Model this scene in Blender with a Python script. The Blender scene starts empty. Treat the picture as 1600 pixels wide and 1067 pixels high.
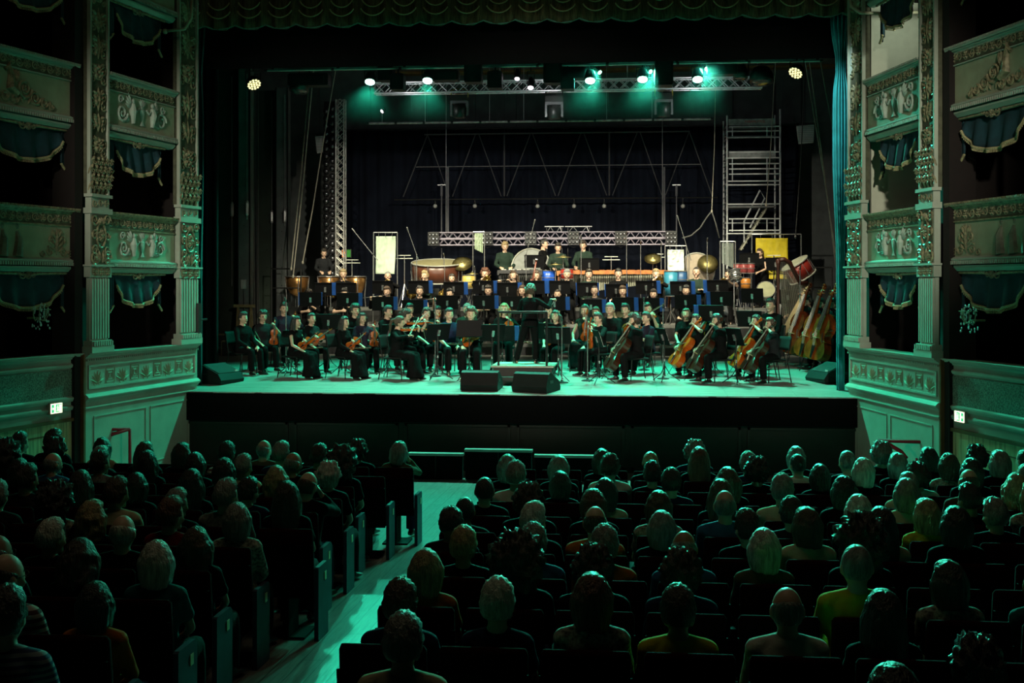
import bpy, math, random
from math import sin, cos, pi, sqrt, radians, exp
from mathutils import Vector as V, Matrix as M, noise
random.seed(7)
SC = bpy.context.scene
COL = SC.collection
# ---------------------------------------------------------------- camera
CAMLOC = V((1.85, -21.0, 1.95)); YAW = radians(5.5); FPX = 1860.0; HY = 444.0
cam = bpy.data.cameras.new('camera'); cam.sensor_width = 36; cam.lens = 36 * FPX / 1600
cam.shift_y = -(533.5 - HY) / 1600; cam.clip_end = 200
camo = bpy.data.objects.new('camera', cam); COL.objects.link(camo)
camo.location = CAMLOC; camo.rotation_euler = (pi / 2, 0, YAW); SC.camera = camo
# ---------------------------------------------------------------- world, exposure
w = bpy.data.worlds.new('night'); SC.world = w; w.use_nodes = True
w.node_tree.nodes['Background'].inputs[0].default_value = (.5, .75, .68, 1)
w.node_tree.nodes['Background'].inputs[1].default_value = 0.0005
vs = SC.view_settings; vs.view_transform = 'Standard'; vs.look = 'None'; vs.gamma = 1; vs.use_curve_mapping = False
vs.exposure = 0.0
SC.cycles.max_bounces = 5; SC.cycles.diffuse_bounces = 1; SC.cycles.glossy_bounces = 2
SC.cycles.transmission_bounces = 2; SC.cycles.sample_clamp_indirect = 3
# ---------------------------------------------------------------- the lamps of the house and added fill lights
def lamp(name, kind, loc, target, energy, color, size=.3, angle=60, blend=.5):
    l = bpy.data.lights.new(name, kind); l.energy = energy; l.color = color
    if kind == 'AREA': l.shape = 'DISK'; l.size = size
    else: l.shadow_soft_size = size
    if kind == 'SPOT': l.spot_size = radians(angle); l.spot_blend = blend
    o = bpy.data.objects.new(name, l); COL.objects.link(o); o.location = loc
    o.rotation_euler = (V(target) - V(loc)).to_track_quat('-Z', 'Y').to_euler()
    return o
GREEN = (.03, 1.0, .58)
# five green back lights hang from the stage bar and throw forward over the apron into the house
GREEN_PX = [(578, 128), (668, 126), (922, 126), (1004, 124), (1090, 124)]
GREEN_X = [-3.69, -2.43, 1.08, 2.19, 3.34]
for i, x in enumerate(GREEN_X):
    lamp('green_backlight', 'SPOT', (x, 4.33, 6.23), (x * .95, .6, 0), 2000, GREEN, .1, 88, .55)
# the three small slit lamps throw further out over the stalls
for x, z, tx in ((1.22, 6.50, -3.7), (2.31, 6.49, .5), (3.51, 6.54, 3.6)):
    lamp('stalls_backlight', 'SPOT', (x, 4.78, z), (tx, -11, -.4), 9500, (.07, 1, .64), .06, 50, .7)
# white wash from the fixtures over the stage onto the rear of the orchestra and the apron
for x in (-4.4, -1.5, 1.6, 4.2):
    lamp('stage_wash', 'SPOT', (x, 5.3, 6.15), (x * .95, 9.0, 1.5), 2100, (1, .95, .66), .2, 70, .8)
for x in (-2.6, .4, 3.2):
    lamp('apron_wash', 'SPOT', (x, 4.15, 6.1), (x + .3, 1.2, 0), 700, (.85, 1, .95), .15, 46, .9)
# front-of-house spots in the upper boxes behind the camera
for x, tx in ((-5.5, -3.4), (-5.3, 2.6), (5.9, 3.6), (5.7, -2.4)):
    lamp('gallery_spot', 'SPOT', (x, -17, 6.6), (tx, 8.0, 1.5), 5400, (1, .93, .72), .2, 25, .75)
# unseen spot added out of frame to brighten the right house curtain
lamp('curtain_fill', 'SPOT', (4.75, -1.0, 7.0), (5.68, .86, 4.9), 420, (.75, 1, .95), .08, 36, .9)
# unseen fill spots added at both sides to brighten the opposite walls
for s_ in (-1, 1):
    lamp('wall_fill', 'SPOT', (s_ * 6.9, -9.5, 2.9), (-s_ * 6.0, -1.2, 1.25), 560, (1, .95, .70), .5, 29, 1.)
# unseen fill spots added below the grid to brighten truss and lintel
for x in (-3.4, 0, 3.4):
    lamp('grid_fill', 'SPOT', (x, 6.0, 5.9), (x, 7.7, 6.9), 26, (.95, 1, .95), .1, 150, .6)
# large area fill added under the ceiling to lift walls and audience backs
lamp('ceiling_fill', 'AREA', (0, -11, 11.5), (0, -6, 0), 85, (1, .88, .52), 8)
# ================================================================ helpers
FW = V((-sin(YAW), cos(YAW), 0)); RT = V((cos(YAW), sin(YAW), 0)); UP = V((0, 0, 1))
def at(px, py, y):
    "point of the photographed ray at world depth y"
    d = FW * FPX + RT * (px - 800) + UP * (HY - py)
    return CAMLOC + d * ((y - CAMLOC.y) / d.y)
def onz(px, py, z):
    d = FW * FPX + RT * (px - 800) + UP * (HY - py)
    return CAMLOC + d * ((z - CAMLOC.z) / d.z)
def axial(p): return (p - CAMLOC).dot(FW)

_mats = {}
def mat(name, col, rough=.6, metal=0., var=.25, scale=8., bump=.0, bscale=40., emit=None, es=0., stretch=None, col2=None, spec=None):
    if name in _mats: return _mats[name]
    m = bpy.data.materials.new(name); m.use_nodes = True; nt = m.node_tree; b = nt.nodes['Principled BSDF']
    tc = nt.nodes.new('ShaderNodeTexCoord'); mp = nt.nodes.new('ShaderNodeMapping')
    nt.links.new(tc.outputs['Object'], mp.inputs[0])
    if stretch: mp.inputs['Scale'].default_value = stretch
    n = nt.nodes.new('ShaderNodeTexNoise'); n.inputs['Scale'].default_value = scale; n.inputs['Detail'].default_value = 4
    nt.links.new(mp.outputs[0], n.inputs['Vector'])
    r = nt.nodes.new('ShaderNodeValToRGB'); nt.links.new(n.outputs['Fac'], r.inputs[0])
    c = V(col); d = V(col2) if col2 else c * (1 - var)
    r.color_ramp.elements[0].position = .35; r.color_ramp.elements[1].position = .65
    r.color_ramp.elements[0].color = (*d, 1); r.color_ramp.elements[1].color = (*c, 1)
    nt.links.new(r.outputs[0], b.inputs['Base Color'])
    b.inputs['Roughness'].default_value = rough; b.inputs['Metallic'].default_value = metal
    if spec is not None: b.inputs['Specular IOR Level'].default_value = spec
    if bump:
        n2 = nt.nodes.new('ShaderNodeTexNoise'); n2.inputs['Scale'].default_value = bscale; n2.inputs['Detail'].default_value = 3
        nt.links.new(mp.outputs[0], n2.inputs['Vector'])
        bp = nt.nodes.new('ShaderNodeBump'); bp.inputs['Strength'].default_value = bump; bp.inputs['Distance'].default_value = .02
        nt.links.new(n2.outputs['Fac'], bp.inputs['Height']); nt.links.new(bp.outputs[0], b.inputs['Normal'])
    if emit:
        b.inputs['Emission Color'].default_value = (*emit, 1); b.inputs['Emission Strength'].default_value = es
    _mats[name] = m; return m

def planks(name, col, col2, along='x', w=.12, ln=2.2, rough=.45):
    "boards: brick texture in object space with grain"
    m = bpy.data.materials.new(name); m.use_nodes = True; nt = m.node_tree; b = nt.nodes['Principled BSDF']
    tc = nt.nodes.new('ShaderNodeTexCoord'); mp = nt.nodes.new('ShaderNodeMapping'); nt.links.new(tc.outputs['Object'], mp.inputs[0])
    if along == 'y': mp.inputs['Rotation'].default_value = (0, 0, pi / 2)
    if along == 'v': mp.inputs['Rotation'].default_value = (0, pi / 2, pi / 2)
    br = nt.nodes.new('ShaderNodeTexBrick'); nt.links.new(mp.outputs[0], br.inputs[0])
    br.inputs['Color1'].default_value = (*col, 1); br.inputs['Color2'].default_value = (*col2, 1)
    br.inputs['Mortar'].default_value = (*(V(col) * .15), 1); br.inputs['Scale'].default_value = 1
    br.inputs['Mortar Size'].default_value = .004; br.inputs['Brick Width'].default_value = ln; br.inputs['Row Height'].default_value = w
    n = nt.nodes.new('ShaderNodeTexNoise'); n.inputs['Scale'].default_value = 3; n.inputs['Detail'].default_value = 6
    mp2 = nt.nodes.new('ShaderNodeMapping'); mp2.inputs['Scale'].default_value = (1.2, 14, 14); nt.links.new(mp.outputs[0], mp2.inputs[0]); nt.links.new(mp2.outputs[0], n.inputs['Vector'])
    mx = nt.nodes.new('ShaderNodeMix'); mx.data_type = 'RGBA'; mx.blend_type = 'MULTIPLY'; mx.inputs[0].default_value = .75
    cr = nt.nodes.new('ShaderNodeValToRGB'); cr.color_ramp.elements[0].color = (.3, .3, .3, 1); cr.color_ramp.elements[0].position = .3; cr.color_ramp.elements[1].position = .7
    nt.links.new(n.outputs['Fac'], cr.inputs[0]); nt.links.new(br.outputs['Color'], mx.inputs[6]); nt.links.new(cr.outputs[0], mx.inputs[7])
    nt.links.new(mx.outputs[2], b.inputs['Base Color']); b.inputs['Roughness'].default_value = rough
    bp = nt.nodes.new('ShaderNodeBump'); bp.inputs['Strength'].default_value = .35; bp.inputs['Distance'].default_value = .01
    nt.links.new(mx.outputs[2], bp.inputs['Height']); nt.links.new(bp.outputs[0], b.inputs['Normal'])
    _mats[name] = m; return m

class MB:
    "collects solids into one mesh"
    def __init__(s): s.v = []; s.f = []; s.mi = []; s.m = 0
    def add(s, vs, fs, T=None):
        k = len(s.v)
        s.v += [T @ V(p) for p in vs] if T is not None else [V(p) for p in vs]
        s.f += [tuple(i + k for i in f) for f in fs]; s.mi += [s.m] * len(fs); return s
    def box(s, c, d, T=None, taper=1.):
        x, y, z = d[0] / 2, d[1] / 2, d[2] / 2; c = V(c); t = taper
        vs = [c + V(p) for p in ((-x, -y, -z), (x, -y, -z), (x, y, -z), (-x, y, -z), (-x * t, -y * t, z), (x * t, -y * t, z), (x * t, y * t, z), (-x * t, y * t, z))]
        return s.add(vs, [(3, 2, 1, 0), (4, 5, 6, 7), (0, 1, 5, 4), (1, 2, 6, 5), (2, 3, 7, 6), (3, 0, 4, 7)], T)
    def bar(s, a, b, r, n=6, r2=None, T=None):
        a = V(a); b = V(b); return s.tube([a, b], [r, r if r2 is None else r2], n, T)
    def tube(s, pts, r, n=8, T=None, flat=None, closed=False):
        pts = [V(p) for p in pts]; N = len(pts)
        if not isinstance(r, (list, tuple)): r = [r] * N
        vs = []; fs = []; prev = None
        for i, p in enumerate(pts):
            if closed: t = pts[(i + 1) % N] - pts[i - 1]
            else: t = pts[min(i + 1, N - 1)] - pts[max(i - 1, 0)]
            if t.length < 1e-9: t = V((0, 0, 1))
            t.normalize()
            u = prev if prev is not None else (V((0, 0, 1)) if abs(t.z) < .9 else V((0, 1, 0)))
            u = u - t * u.dot(t)
            if u.length < 1e-6: u = t.orthogonal()
            u.normalize(); prev = u; q = t.cross(u)
            for k in range(n):
                a = 2 * pi * k / n; vs.append(p + u * (cos(a) * r[i] * (flat or 1)) + q * (sin(a) * r[i]))
        for i in range(N if closed else N - 1):
            j = (i + 1) % N
            for k in range(n):
                k2 = (k + 1) % n; fs.append((i * n + k, i * n + k2, j * n + k2, j * n + k))
        if not closed: fs.append(tuple(range(n - 1, -1, -1))); fs.append(tuple((N - 1) * n + k for k in range(n)))
        return s.add(vs, fs, T)
    def loft(s, secs, n=16, T=None, e=2.):
        "secs: (center, right, fwd, rx, ry)"
        vs = []; fs = []
        for c, r, f, rx, ry in secs:
            c = V(c); r = V(r); f = V(f)
            for k in range(n):
                a = 2 * pi * k / n; ca, sa = cos(a), sin(a)
                ca = math.copysign(abs(ca) ** (2 / e), ca); sa = math.copysign(abs(sa) ** (2 / e), sa)
                vs.append(c + r * (ca * rx) + f * (sa * ry))
        L = len(secs)
        for i in range(L - 1):
            for k in range(n):
                k2 = (k + 1) % n; fs.append((i * n + k, i * n + k2, (i + 1) * n + k2, (i + 1) * n + k))
        fs.append(tuple(range(n - 1, -1, -1))); fs.append(tuple((L - 1) * n + k for k in range(n)))
        return s.add(vs, fs, T)
    def lathe(s, prof, n=20, T=None):
        vs = []; fs = []; L = len(prof)
        for r, z in prof:
            for k in range(n):
                a = 2 * pi * k / n; vs.append((r * cos(a), r * sin(a), z))
        for i in range(L - 1):
            for k in range(n):
                k2 = (k + 1) % n; fs.append((i * n + k, i * n + k2, (i + 1) * n + k2, (i + 1) * n + k))
        fs.append(tuple(range(n - 1, -1, -1))); fs.append(tuple((L - 1) * n + k for k in range(n)))
        return s.add(vs, fs, T)
    def ball(s, c, r, n=12, T=None, fn=None):
        c = V(c); r = V(r) if not isinstance(r, (int, float)) else V((r, r, r)); vs = []; fs = []; L = n // 2 + 1
        for i in range(1, L - 1):
            th = pi * i / (L - 1)
            for k in range(n):
                a = 2 * pi * k / n; d = V((sin(th) * cos(a), sin(th) * sin(a), cos(th)))
                vs.append(c + (fn(d) if fn else V((d.x * r.x, d.y * r.y, d.z * r.z))))
        top = len(vs); d = V((0, 0, 1)); vs.append(c + (fn(d) if fn else V((0, 0, r.z))))
        d = V((0, 0, -1)); vs.append(c + (fn(d) if fn else V((0, 0, -r.z))))
        R = L - 2
        for i in range(R - 1):
            for k in range(n):
                k2 = (k + 1) % n; fs.append((i * n + k, (i + 1) * n + k, (i + 1) * n + k2, i * n + k2))
        for k in range(n):
            k2 = (k + 1) % n; fs.append((top, k, k2)); fs.append((top + 1, (R - 1) * n + k2, (R - 1) * n + k))
        return s.add(vs, fs, T)
    def prism(s, poly, d, T=None):
        "poly in xz, thickness d along y"
        n = len(poly); vs = [(x, -d / 2, z) for x, z in poly] + [(x, d / 2, z) for x, z in poly]
        fs = [tuple(range(n)), tuple(range(2 * n - 1, n - 1, -1))] + [(i, i + n, (i + 1) % n + n, (i + 1) % n) for i in range(n)]
        return s.add(vs, fs, T)
    def grid(s, fn, nu, nv, T=None, th=0.):
        "open sheet from fn(u,v); th gives it a back"
        vs = [V(fn(i / nu, j / nv)) for j in range(nv + 1) for i in range(nu + 1)]
        fs = [(j * (nu + 1) + i, j * (nu + 1) + i + 1, (j + 1) * (nu + 1) + i + 1, (j + 1) * (nu + 1) + i) for j in range(nv) for i in range(nu)]
        return s.add(vs, fs, T)
    def mesh(s, name, mats, smooth=False):
        me = bpy.data.meshes.new(name); me.from_pydata([tuple(p) for p in s.v], [], s.f)
        for m in (mats if isinstance(mats, (list, tuple)) else [mats]): me.materials.append(m)
        if any(s.mi): me.polygons.foreach_set('material_index', s.mi)
        if smooth: me.polygons.foreach_set('use_smooth', [True] * len(me.polygons))
        me.update(); return me

def put(name, me, parent=None, loc=None, T=None, mats=None):
    o = bpy.data.objects.new(name, me); COL.objects.link(o)
    if parent is not None: o.parent = parent
    if loc is not None: o.location = loc
    if T is not None: o.matrix_basis = T
    if mats:
        for i, m in enumerate(mats):
            if m is not None: o.material_slots[i].link = 'OBJECT'; o.material_slots[i].material = m
    return o
def tag(o, label, cat, group=None):
    o['label'] = label; o['category'] = cat
    if group: o['group'] = group
    return o
def thing(name, label, cat, loc=(0, 0, 0), rz=0., group=None, s=1., T=None):
    o = bpy.data.objects.new(name, None); COL.objects.link(o); o.empty_display_size = .1
    if T is not None: o.matrix_basis = T
    else: o.location = loc; o.rotation_euler = (0, 0, rz); o.scale = (s, s, s)
    return tag(o, label, cat, group)
def struct(name, me, loc=None, T=None):
    o = put(name, me, None, loc, T); o['kind'] = 'structure'; return o
def TR(loc=(0, 0, 0), rz=0., rx=0., ry=0., s=1.):
    return M.Translation(V(loc)) @ M.Rotation(rz, 4, 'Z') @ M.Rotation(ry, 4, 'Y') @ M.Rotation(rx, 4, 'X') @ M.Scale(s, 4)
def frame_T(o, x, y, z):
    m = M((V(x).to_4d(), V(y).to_4d(), V(z).to_4d(), V(o).to_4d())).transposed()
    for i in range(4): m[3][i] = 0.
    m[3][3] = 1.; return m
ORD = ['zeroth', 'first', 'second', 'third', 'fourth', 'fifth', 'sixth', 'seventh', 'eighth', 'ninth', 'tenth', 'eleventh', 'twelfth', 'thirteenth', 'fourteenth', 'fifteenth', 'sixteenth', 'seventeenth', 'eighteenth', 'nineteenth', 'twentieth', 'twenty-first', 'twenty-second', 'twenty-third', 'twenty-fourth']
_cache = {}
def cached(key, fn):
    if key not in _cache: _cache[key] = fn()
    return _cache[key]
def remesh(mb, name, mats, voxel, smooth=2, disp=None):
    "fuse the collected solids into one continuous surface"
    me = mb.mesh('tmp', []); o = bpy.data.objects.new('tmp', me); COL.objects.link(o)
    r = o.modifiers.new('r', 'REMESH'); r.mode = 'VOXEL'; r.voxel_size = voxel
    if smooth: q = o.modifiers.new('s', 'SMOOTH'); q.factor = .5; q.iterations = smooth
    dg = bpy.context.evaluated_depsgraph_get(); dg.update()
    ne = bpy.data.meshes.new_from_object(o.evaluated_get(dg)); ne.name = name
    bpy.data.objects.remove(o); bpy.data.meshes.remove(me)
    ne.materials.clear()
    for m in mats: ne.materials.append(m)
    if disp:
        for v in ne.vertices: v.co = disp(v.co)
    ne.polygons.foreach_set('use_smooth', [True] * len(ne.polygons)); ne.update()
    return ne
# ================================================================ people
SKIN = mat('skin', (.60, .39, .28), .5, var=.12, scale=20)
SKIN2 = mat('skin_tan', (.38, .21, .13), .5, var=.12, scale=20)
EYE = mat('eye', (.03, .02, .02), .2); LIP = mat('lip', (.36, .13, .11), .5); BROW = mat('brow', (.03, .02, .015), .8)
def hairmat(n, c):
    return mat('hair_' + n, c, .42, spec=.9, var=.55, scale=26, bump=.9, bscale=70, stretch=(1.6, 1.6, .35))
HM = {k: hairmat(k, c) for k, c in dict(black=(.012, .010, .009), dark=(.030, .019, .012), brown=(.085, .045, .022), auburn=(.16, .05, .02),
      blond=(.46, .33, .16), grey=(.30, .30, .29), white=(.74, .72, .66)).items()}
def cloth(n, c, **k): return mat('cloth_' + n, c, .85, var=.2, scale=9, bump=.25, bscale=30, spec=.10, **k)
CM = {k: cloth(k, c) for k, c in dict(black=(.0045, .0045, .005), charcoal=(.018, .019, .022), navy=(.015, .022, .06), white=(.62, .62, .56), cream=(.55, .48, .33),
      olive=(.10, .10, .06), yellow=(.55, .50, .04), orange=(.50, .13, .02), red=(.20, .012, .02), blue=(.04, .10, .22), teal=(.02, .12, .13), grey=(.11, .12, .13), purple=(.028, .024, .045), brown=(.09, .05, .03), green=(.020, .036, .027)).items()}
def striped(n, c1, c2, sc):
    m = mat('cloth_' + n, c1, .85, var=0.)
    nt = m.node_tree; b = nt.nodes['Principled BSDF']; wv = nt.nodes.new('ShaderNodeTexWave'); wv.bands_direction = 'Z'; wv.inputs['Scale'].default_value = sc
    tc = nt.nodes.new('ShaderNodeTexCoord'); nt.links.new(tc.outputs['Object'], wv.inputs[0])
    r = nt.nodes.new('ShaderNodeValToRGB'); r.color_ramp.interpolation = 'CONSTANT'; r.color_ramp.elements[1].position = .5
    r.color_ramp.elements[0].color = (*c1, 1); r.color_ramp.elements[1].color = (*c2, 1)
    nt.links.new(wv.outputs['Fac'], r.inputs[0]); nt.links.new(r.outputs[0], b.inputs['Base Color']); CM[n] = m
striped('striped', (.5, .45, .42), (.09, .03, .04), 7); striped('navystripe', (.03, .05, .14), (.25, .3, .35), 9)
def patterned(n, c1, c2, sc):
    m = mat('cloth_' + n, c1, .85, var=0., scale=sc, col2=c2); CM[n] = m
patterned('floral', (.5, .5, .42), (.06, .07, .06), 38); patterned('plaid', (.22, .22, .2), (.07, .07, .08), 30)
SHOE = mat('shoe_leather', (.012, .011, .010), .3)

def head_fn(d):
    z = max(0., -d.z)
    x = d.x * .077 * (1 - .26 * z ** 1.5); y = d.y * .098; 
    if d.y < 0: y *= 1 - .42 * z
    else: y += .010 * z
    return V((x, y, d.z * .117))
def sstep(a, b, x):
    t = min(1., max(0., (x - a) / (b - a))); return t * t * (3 - 2 * t)
def hair_mesh(style, mkey='dark'):
    me = None
    def cap(t, amp, fr, hl=.56, low=-.42, seed=0., n=50, top=True):
        mb = MB()
        def fn(d):
            face = sstep(.15, .45, d.y) * (1 - sstep(hl - .1, hl + .12, d.z))
            side = (1 - sstep(low - .15, low + .05, d.z)) 
            ear = (1 - sstep(-.12, .08, d.z)) * sstep(-.35, .0, d.y)
            m = (1 - face) * (1 - side) * (1 - ear)
            if not top:
                crown = sstep(.22, .42, d.z + d.y * .35); m *= 1 - crown
            q = V((d.x + seed, d.y, d.z)) * fr
            nz = noise.noise(q) + .5 * noise.noise(q * 2.1) + .55 * noise.noise(V((q.x * 5, q.y * 5, q.z * 1.6)))
            tt = t + amp * nz
            if style in ('short', 'quiff'): tt += .012 * sstep(.3, 1, d.z) * (1 + d.y)
            return head_fn(d) + d * (tt * m - .014 * (1 - m))
        mb.ball((0, 0, 0), 1, n, None, fn); return mb
    if style == 'buzz': mb = cap(.006, .001, 9)
    elif style == 'short': mb = cap(.017, .009, 7)
    elif style == 'quiff': mb = cap(.020, .012, 6, seed=3.)
    elif style == 'bald': mb = cap(.005, .002, 9, low=-.5, top=False)
    elif style == 'curly': mb = cap(.040, .030, 5.5, low=-.55, seed=2., n=52)
    elif style == 'big_curly': mb = cap(.075, .050, 5, low=-.8, seed=5., n=54)
    else:
        mb = cap(.022, .006, 5, hl=.60, low=-.6)
        if style in ('bob', 'wavy', 'long'):
            dz = {'bob': -.135, 'wavy': -.19, 'long': -.36}[style]; N = 11
            for i in range(N):
                a = radians(-108 + 216 * i / (N - 1)); x, y = sin(a), -cos(a)
                side = abs(i - (N - 1) / 2) / ((N - 1) / 2)
                zb = dz * (1 - .18 * side) + random.uniform(-.012, .012)
                wob = .012 if style == 'wavy' else .004
                pts = [V((x * .070, y * .078 - .006, .05))]; rr = [.022]
                for k in range(1, 6):
                    u = k / 5; z = .05 + (zb - .05) * u
                    bx = .083 + (.020 if style == 'wavy' else .008) * sin(u * pi * .8) - (.02 * u if style == 'bob' else 0); by = .088 + .012 * u
                    pts.append(V((x * bx + random.uniform(-wob, wob), y * by - .006 - (.02 * u if style == 'long' else 0) + random.uniform(-wob, wob), z))); rr.append(.029 * (1 - .25 * u * u))
                mb.tube(pts, rr, 8)
        elif style == 'ponytail':
            mb.ball((0, -.115, .03), .03, 10)
            mb.tube([(0, -.12, .03), (0, -.16, .0), (.01, -.165, -.09), (.01, -.15, -.2), (0, -.14, -.28)], [.025, .034, .032, .026, .010], 8)
        elif style == 'bun':
            mb.ball((0, -.115, .055), .042, 12)
        sd = len(style)
        return remesh(mb, 'hair', [HM[mkey]], .010, 2, lambda c: c + c.normalized() * (.006 * noise.noise(V((c.x * 60, c.y * 60, c.z * 14)))))
    return mb.mesh('hair', [HM[mkey]], True)

def ortho(a, n):
    r = a - n * a.dot(n); return r.normalized() if r.length > 1e-5 else n.orthogonal().normalized()
class Pose:
    def __init__(s, drop=0., big=1., sit=True, lean=.04, twist=0., hd=(0, 0, 0), Rh=None, Lh=None, Rp=None, Lp=None, knees=None, ankles=None, toes=None, fem=False, curl=.5, Rn=None, Ln=None, lat=0., Rd=None, Ld=None):
        s.sit, s.fem, s.curl = sit, fem, curl
        s.pel = V((0, 0, .53 if sit else .95)); L = lean
        sp = V((lat, sin(L), cos(L))).normalized(); s.sp = sp
        r = V((cos(twist), sin(twist), 0)); s.r = ortho(r, sp); s.f = sp.cross(s.r)
        s.sw = .156 if fem else .174
        s.nb = s.pel + sp * .525
        hy, hp, hr = hd; up = (sp + V((0, 0, 1))).normalized()
        base = s.nb + up * .085
        s.head = M.Translation(base) @ M.Rotation(twist + hy, 4, 'Z') @ M.Rotation(hr, 4, 'Y') @ M.Rotation(hp - .15 * L, 4, 'X') @ M.Translation((0, .018, .088 - drop)) @ M.Scale(big, 4)
        s.sh = [s.pel + sp * .452 + s.r * (k * s.sw) for k in (1, -1)]
        if sit:
            s.hip = [s.pel + V((k * .09, .02, -.01)) for k in (1, -1)]
            s.knee = [V(p) for p in (knees or ((.13, .43, .50), (-.13, .43, .50)))]
            s.ank = [V(p) for p in (ankles or ((.13, .44, .09), (-.13, .46, .09)))]
        else:
            s.hip = [s.pel + V((k * .09, 0, -.03)) for k in (1, -1)]
            s.knee = [V(p) for p in (knees or ((.10, .02, .50), (-.10, .02, .50)))]
            s.ank = [V(p) for p in (ankles or ((.11, -.02, .09), (-.11, -.02, .09)))]
        s.toe = [V(p).normalized() for p in (toes or ((.25, 1, 0), (-.25, 1, 0)))]
        s.arm = []
        dflt = (V((.13, .34, .62)), V((-.13, .34, .62))) if sit else (V((.24, .06, .86)), V((-.24, .06, .86)))
        for i, (h, p) in enumerate(((Rh, Rp), (Lh, Lp))):
            k = 1 if i == 0 else -1; S = s.sh[i]; T = V(h) if h else dflt[i]; P = V(p) if p else V((k * .8, -.5, -.7))
            l1, l2 = .285, .255; d = T - S; n = d.length
            if n > l1 + l2 - .006: T = S + d * ((l1 + l2 - .006) / n); d = T - S; n = d.length
            u = d / n; a = (l1 * l1 - l2 * l2 + n * n) / (2 * n); hh = sqrt(max(0, l1 * l1 - a * a)); E = S + u * a + ortho(P, u) * hh
            fd = (T - E).normalized(); hdv = (Rd if i == 0 else Ld); hdir = V(hdv).normalized() if hdv else fd
            nn = (Rn if i == 0 else Ln); nn = V(nn) if nn else V((0, 0, -1)); s.arm.append((S, E, T, hdir, ortho(nn, hdir)))
    def torso(s, mb, inf=0., lo=.09, neck=True):
        p, u, r, f = s.pel, s.sp, s.r, s.f
        fm = s.fem; X = [(-lo, .150, .105), (0, .172 if fm else .166, .122), (.09, .150 if fm else .152, .112), (.17, .128 if fm else .148, .102), (.27, .140 if fm else .160, .112), (.36, .150 if fm else .172, .120), (.43, .150 if fm else .172, .104), (.485, .115 if fm else .130, .076), (.52, .066, .062)]
        if neck: X.append((.56, .056, .058))
        mb.loft([(p + u * h + f * (.012 * sin(h * 6)), r, f, a + inf * (1.7 if h < .12 else 1), b + inf * (1.7 if h < .12 else 1)) for h, a, b in X], 20, None, 2.2)
        if fm and s.sit is not None:
            for k in (1, -1): mb.ball(p + u * .345 + f * (.085) + r * (k * .068), .062 + inf, 12)
        for k in (0, 1):
            mb.ball(s.sh[k] - u * .008, .053 + inf, 12)
            mb.bar(s.sh[k] + u * .010, p + u * .505, .038 + inf, 10)
    def arms(s, mb, inf=0., to=1., r0=1.):
        for S, E, T, hd, n in s.arm:
            q = .86 if s.fem else 1.
            if to >= .5:
                mb.tube([S, S.lerp(E, .35), E], [.050 * q + inf, .046 * q + inf, .038 * q + inf], 10); 
                e = E.lerp(T, (to - .5) * 2)
                if to > .5: mb.ball(E, .038 * q + inf, 10); mb.tube([E, E.lerp(T, .3) if to > .66 else e, e], [.038 * q + inf, .039 * q + inf, (.027 if to > .9 else .036) * q + inf], 10)
            else: mb.tube([S, S.lerp(E, to * 2)], [.050 * q + inf, .046 * q + inf + .006], 10)
    def hands(s, mb):
        for i, (S, E, T, d, n) in enumerate(s.arm):
            w = n.cross(d) * (1 if i == 0 else -1) * -1; c = s.curl
            mb.bar(T - d * .04, T + d * .015, .027, 8)
            mb.loft([(T + d * x, w, n, a, b) for x, a, b in ((-.005, .028, .020), (.03, .038, .018), (.085, .041, .014), (.092, .036, .010))], 10, None, 2.6)
            for o, ln in ((.031, .070), (.0105, .080), (-.0105, .075), (-.031, .058)):
                p = T + d * .085 + w * o; pts = [p - d * .01]; dd = d
                for kk in range(3):
                    a = c * (1.0 if kk else .6); dd = (dd * cos(a) + (n - dd * n.dot(dd)).normalized() * sin(a)).normalized(); p = p + dd * ln * (.42, .32, .26)[kk]; pts.append(p)
                mb.tube(pts, [.0105, .010, .009, .0075], 7)
            td = (d * .75 + w * .75 + n * .25).normalized(); b = T + d * .022 + w * .026
            mb.tube([b, b + td * .04, b + td * .055 + (d * .8 + n * .35).normalized() * .022], [.014, .0115, .009], 7)
    def legs(s, mb, inf=0., to=1.):
        q = 1.05 if s.fem else 1.
        for k in (0, 1):
            H, K, A = s.hip[k], s.knee[k], s.ank[k]
            mb.ball(H, .085 * q + inf, 12); mb.tube([H, H.lerp(K, .4), K], [.086 * q + inf, .078 * q + inf, .056 + inf], 12); mb.ball(K, .056 + inf, 10)
            e = K.lerp(A, to); mb.tube([K, K.lerp(A, .3), e], [.055 + inf, .057 + inf, .037 + inf + (.012 if inf else 0)], 12)
    def feet(s, mb, inf=0., which=(0, 1)):
        for k in which:
            A = s.ank[k]; t = s.toe[k]; h = V((0, 0, 1)).cross(t)
            bz = A.z - .09 if A.z > .0 else 0
            g = V((A.x, A.y, bz))
            mb.loft([(g + t * -.065 + V((0, 0, .034)), h, V((0, 0, 1)), .020, .020), (g + t * -.045 + V((0, 0, .036)), h, V((0, 0, 1)), .033 + inf, .034), (g + t * .02 + V((0, 0, .038)), h, V((0, 0, 1)), .037 + inf, .036), (g + t * .11 + V((0, 0, .027)), h, V((0, 0, 1)), .044 + inf, .025), (g + t * .165 + V((0, 0, .020)), h, V((0, 0, 1)), .034 + inf, .018), (g + t * .19 + V((0, 0, .017)), h, V((0, 0, 1)), .012, .010)], 12, None, 2.3)
            mb.bar(g + V((0, 0, .04)), A + V((0, 0, .03)), .036 + inf * .6, 8)
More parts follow.
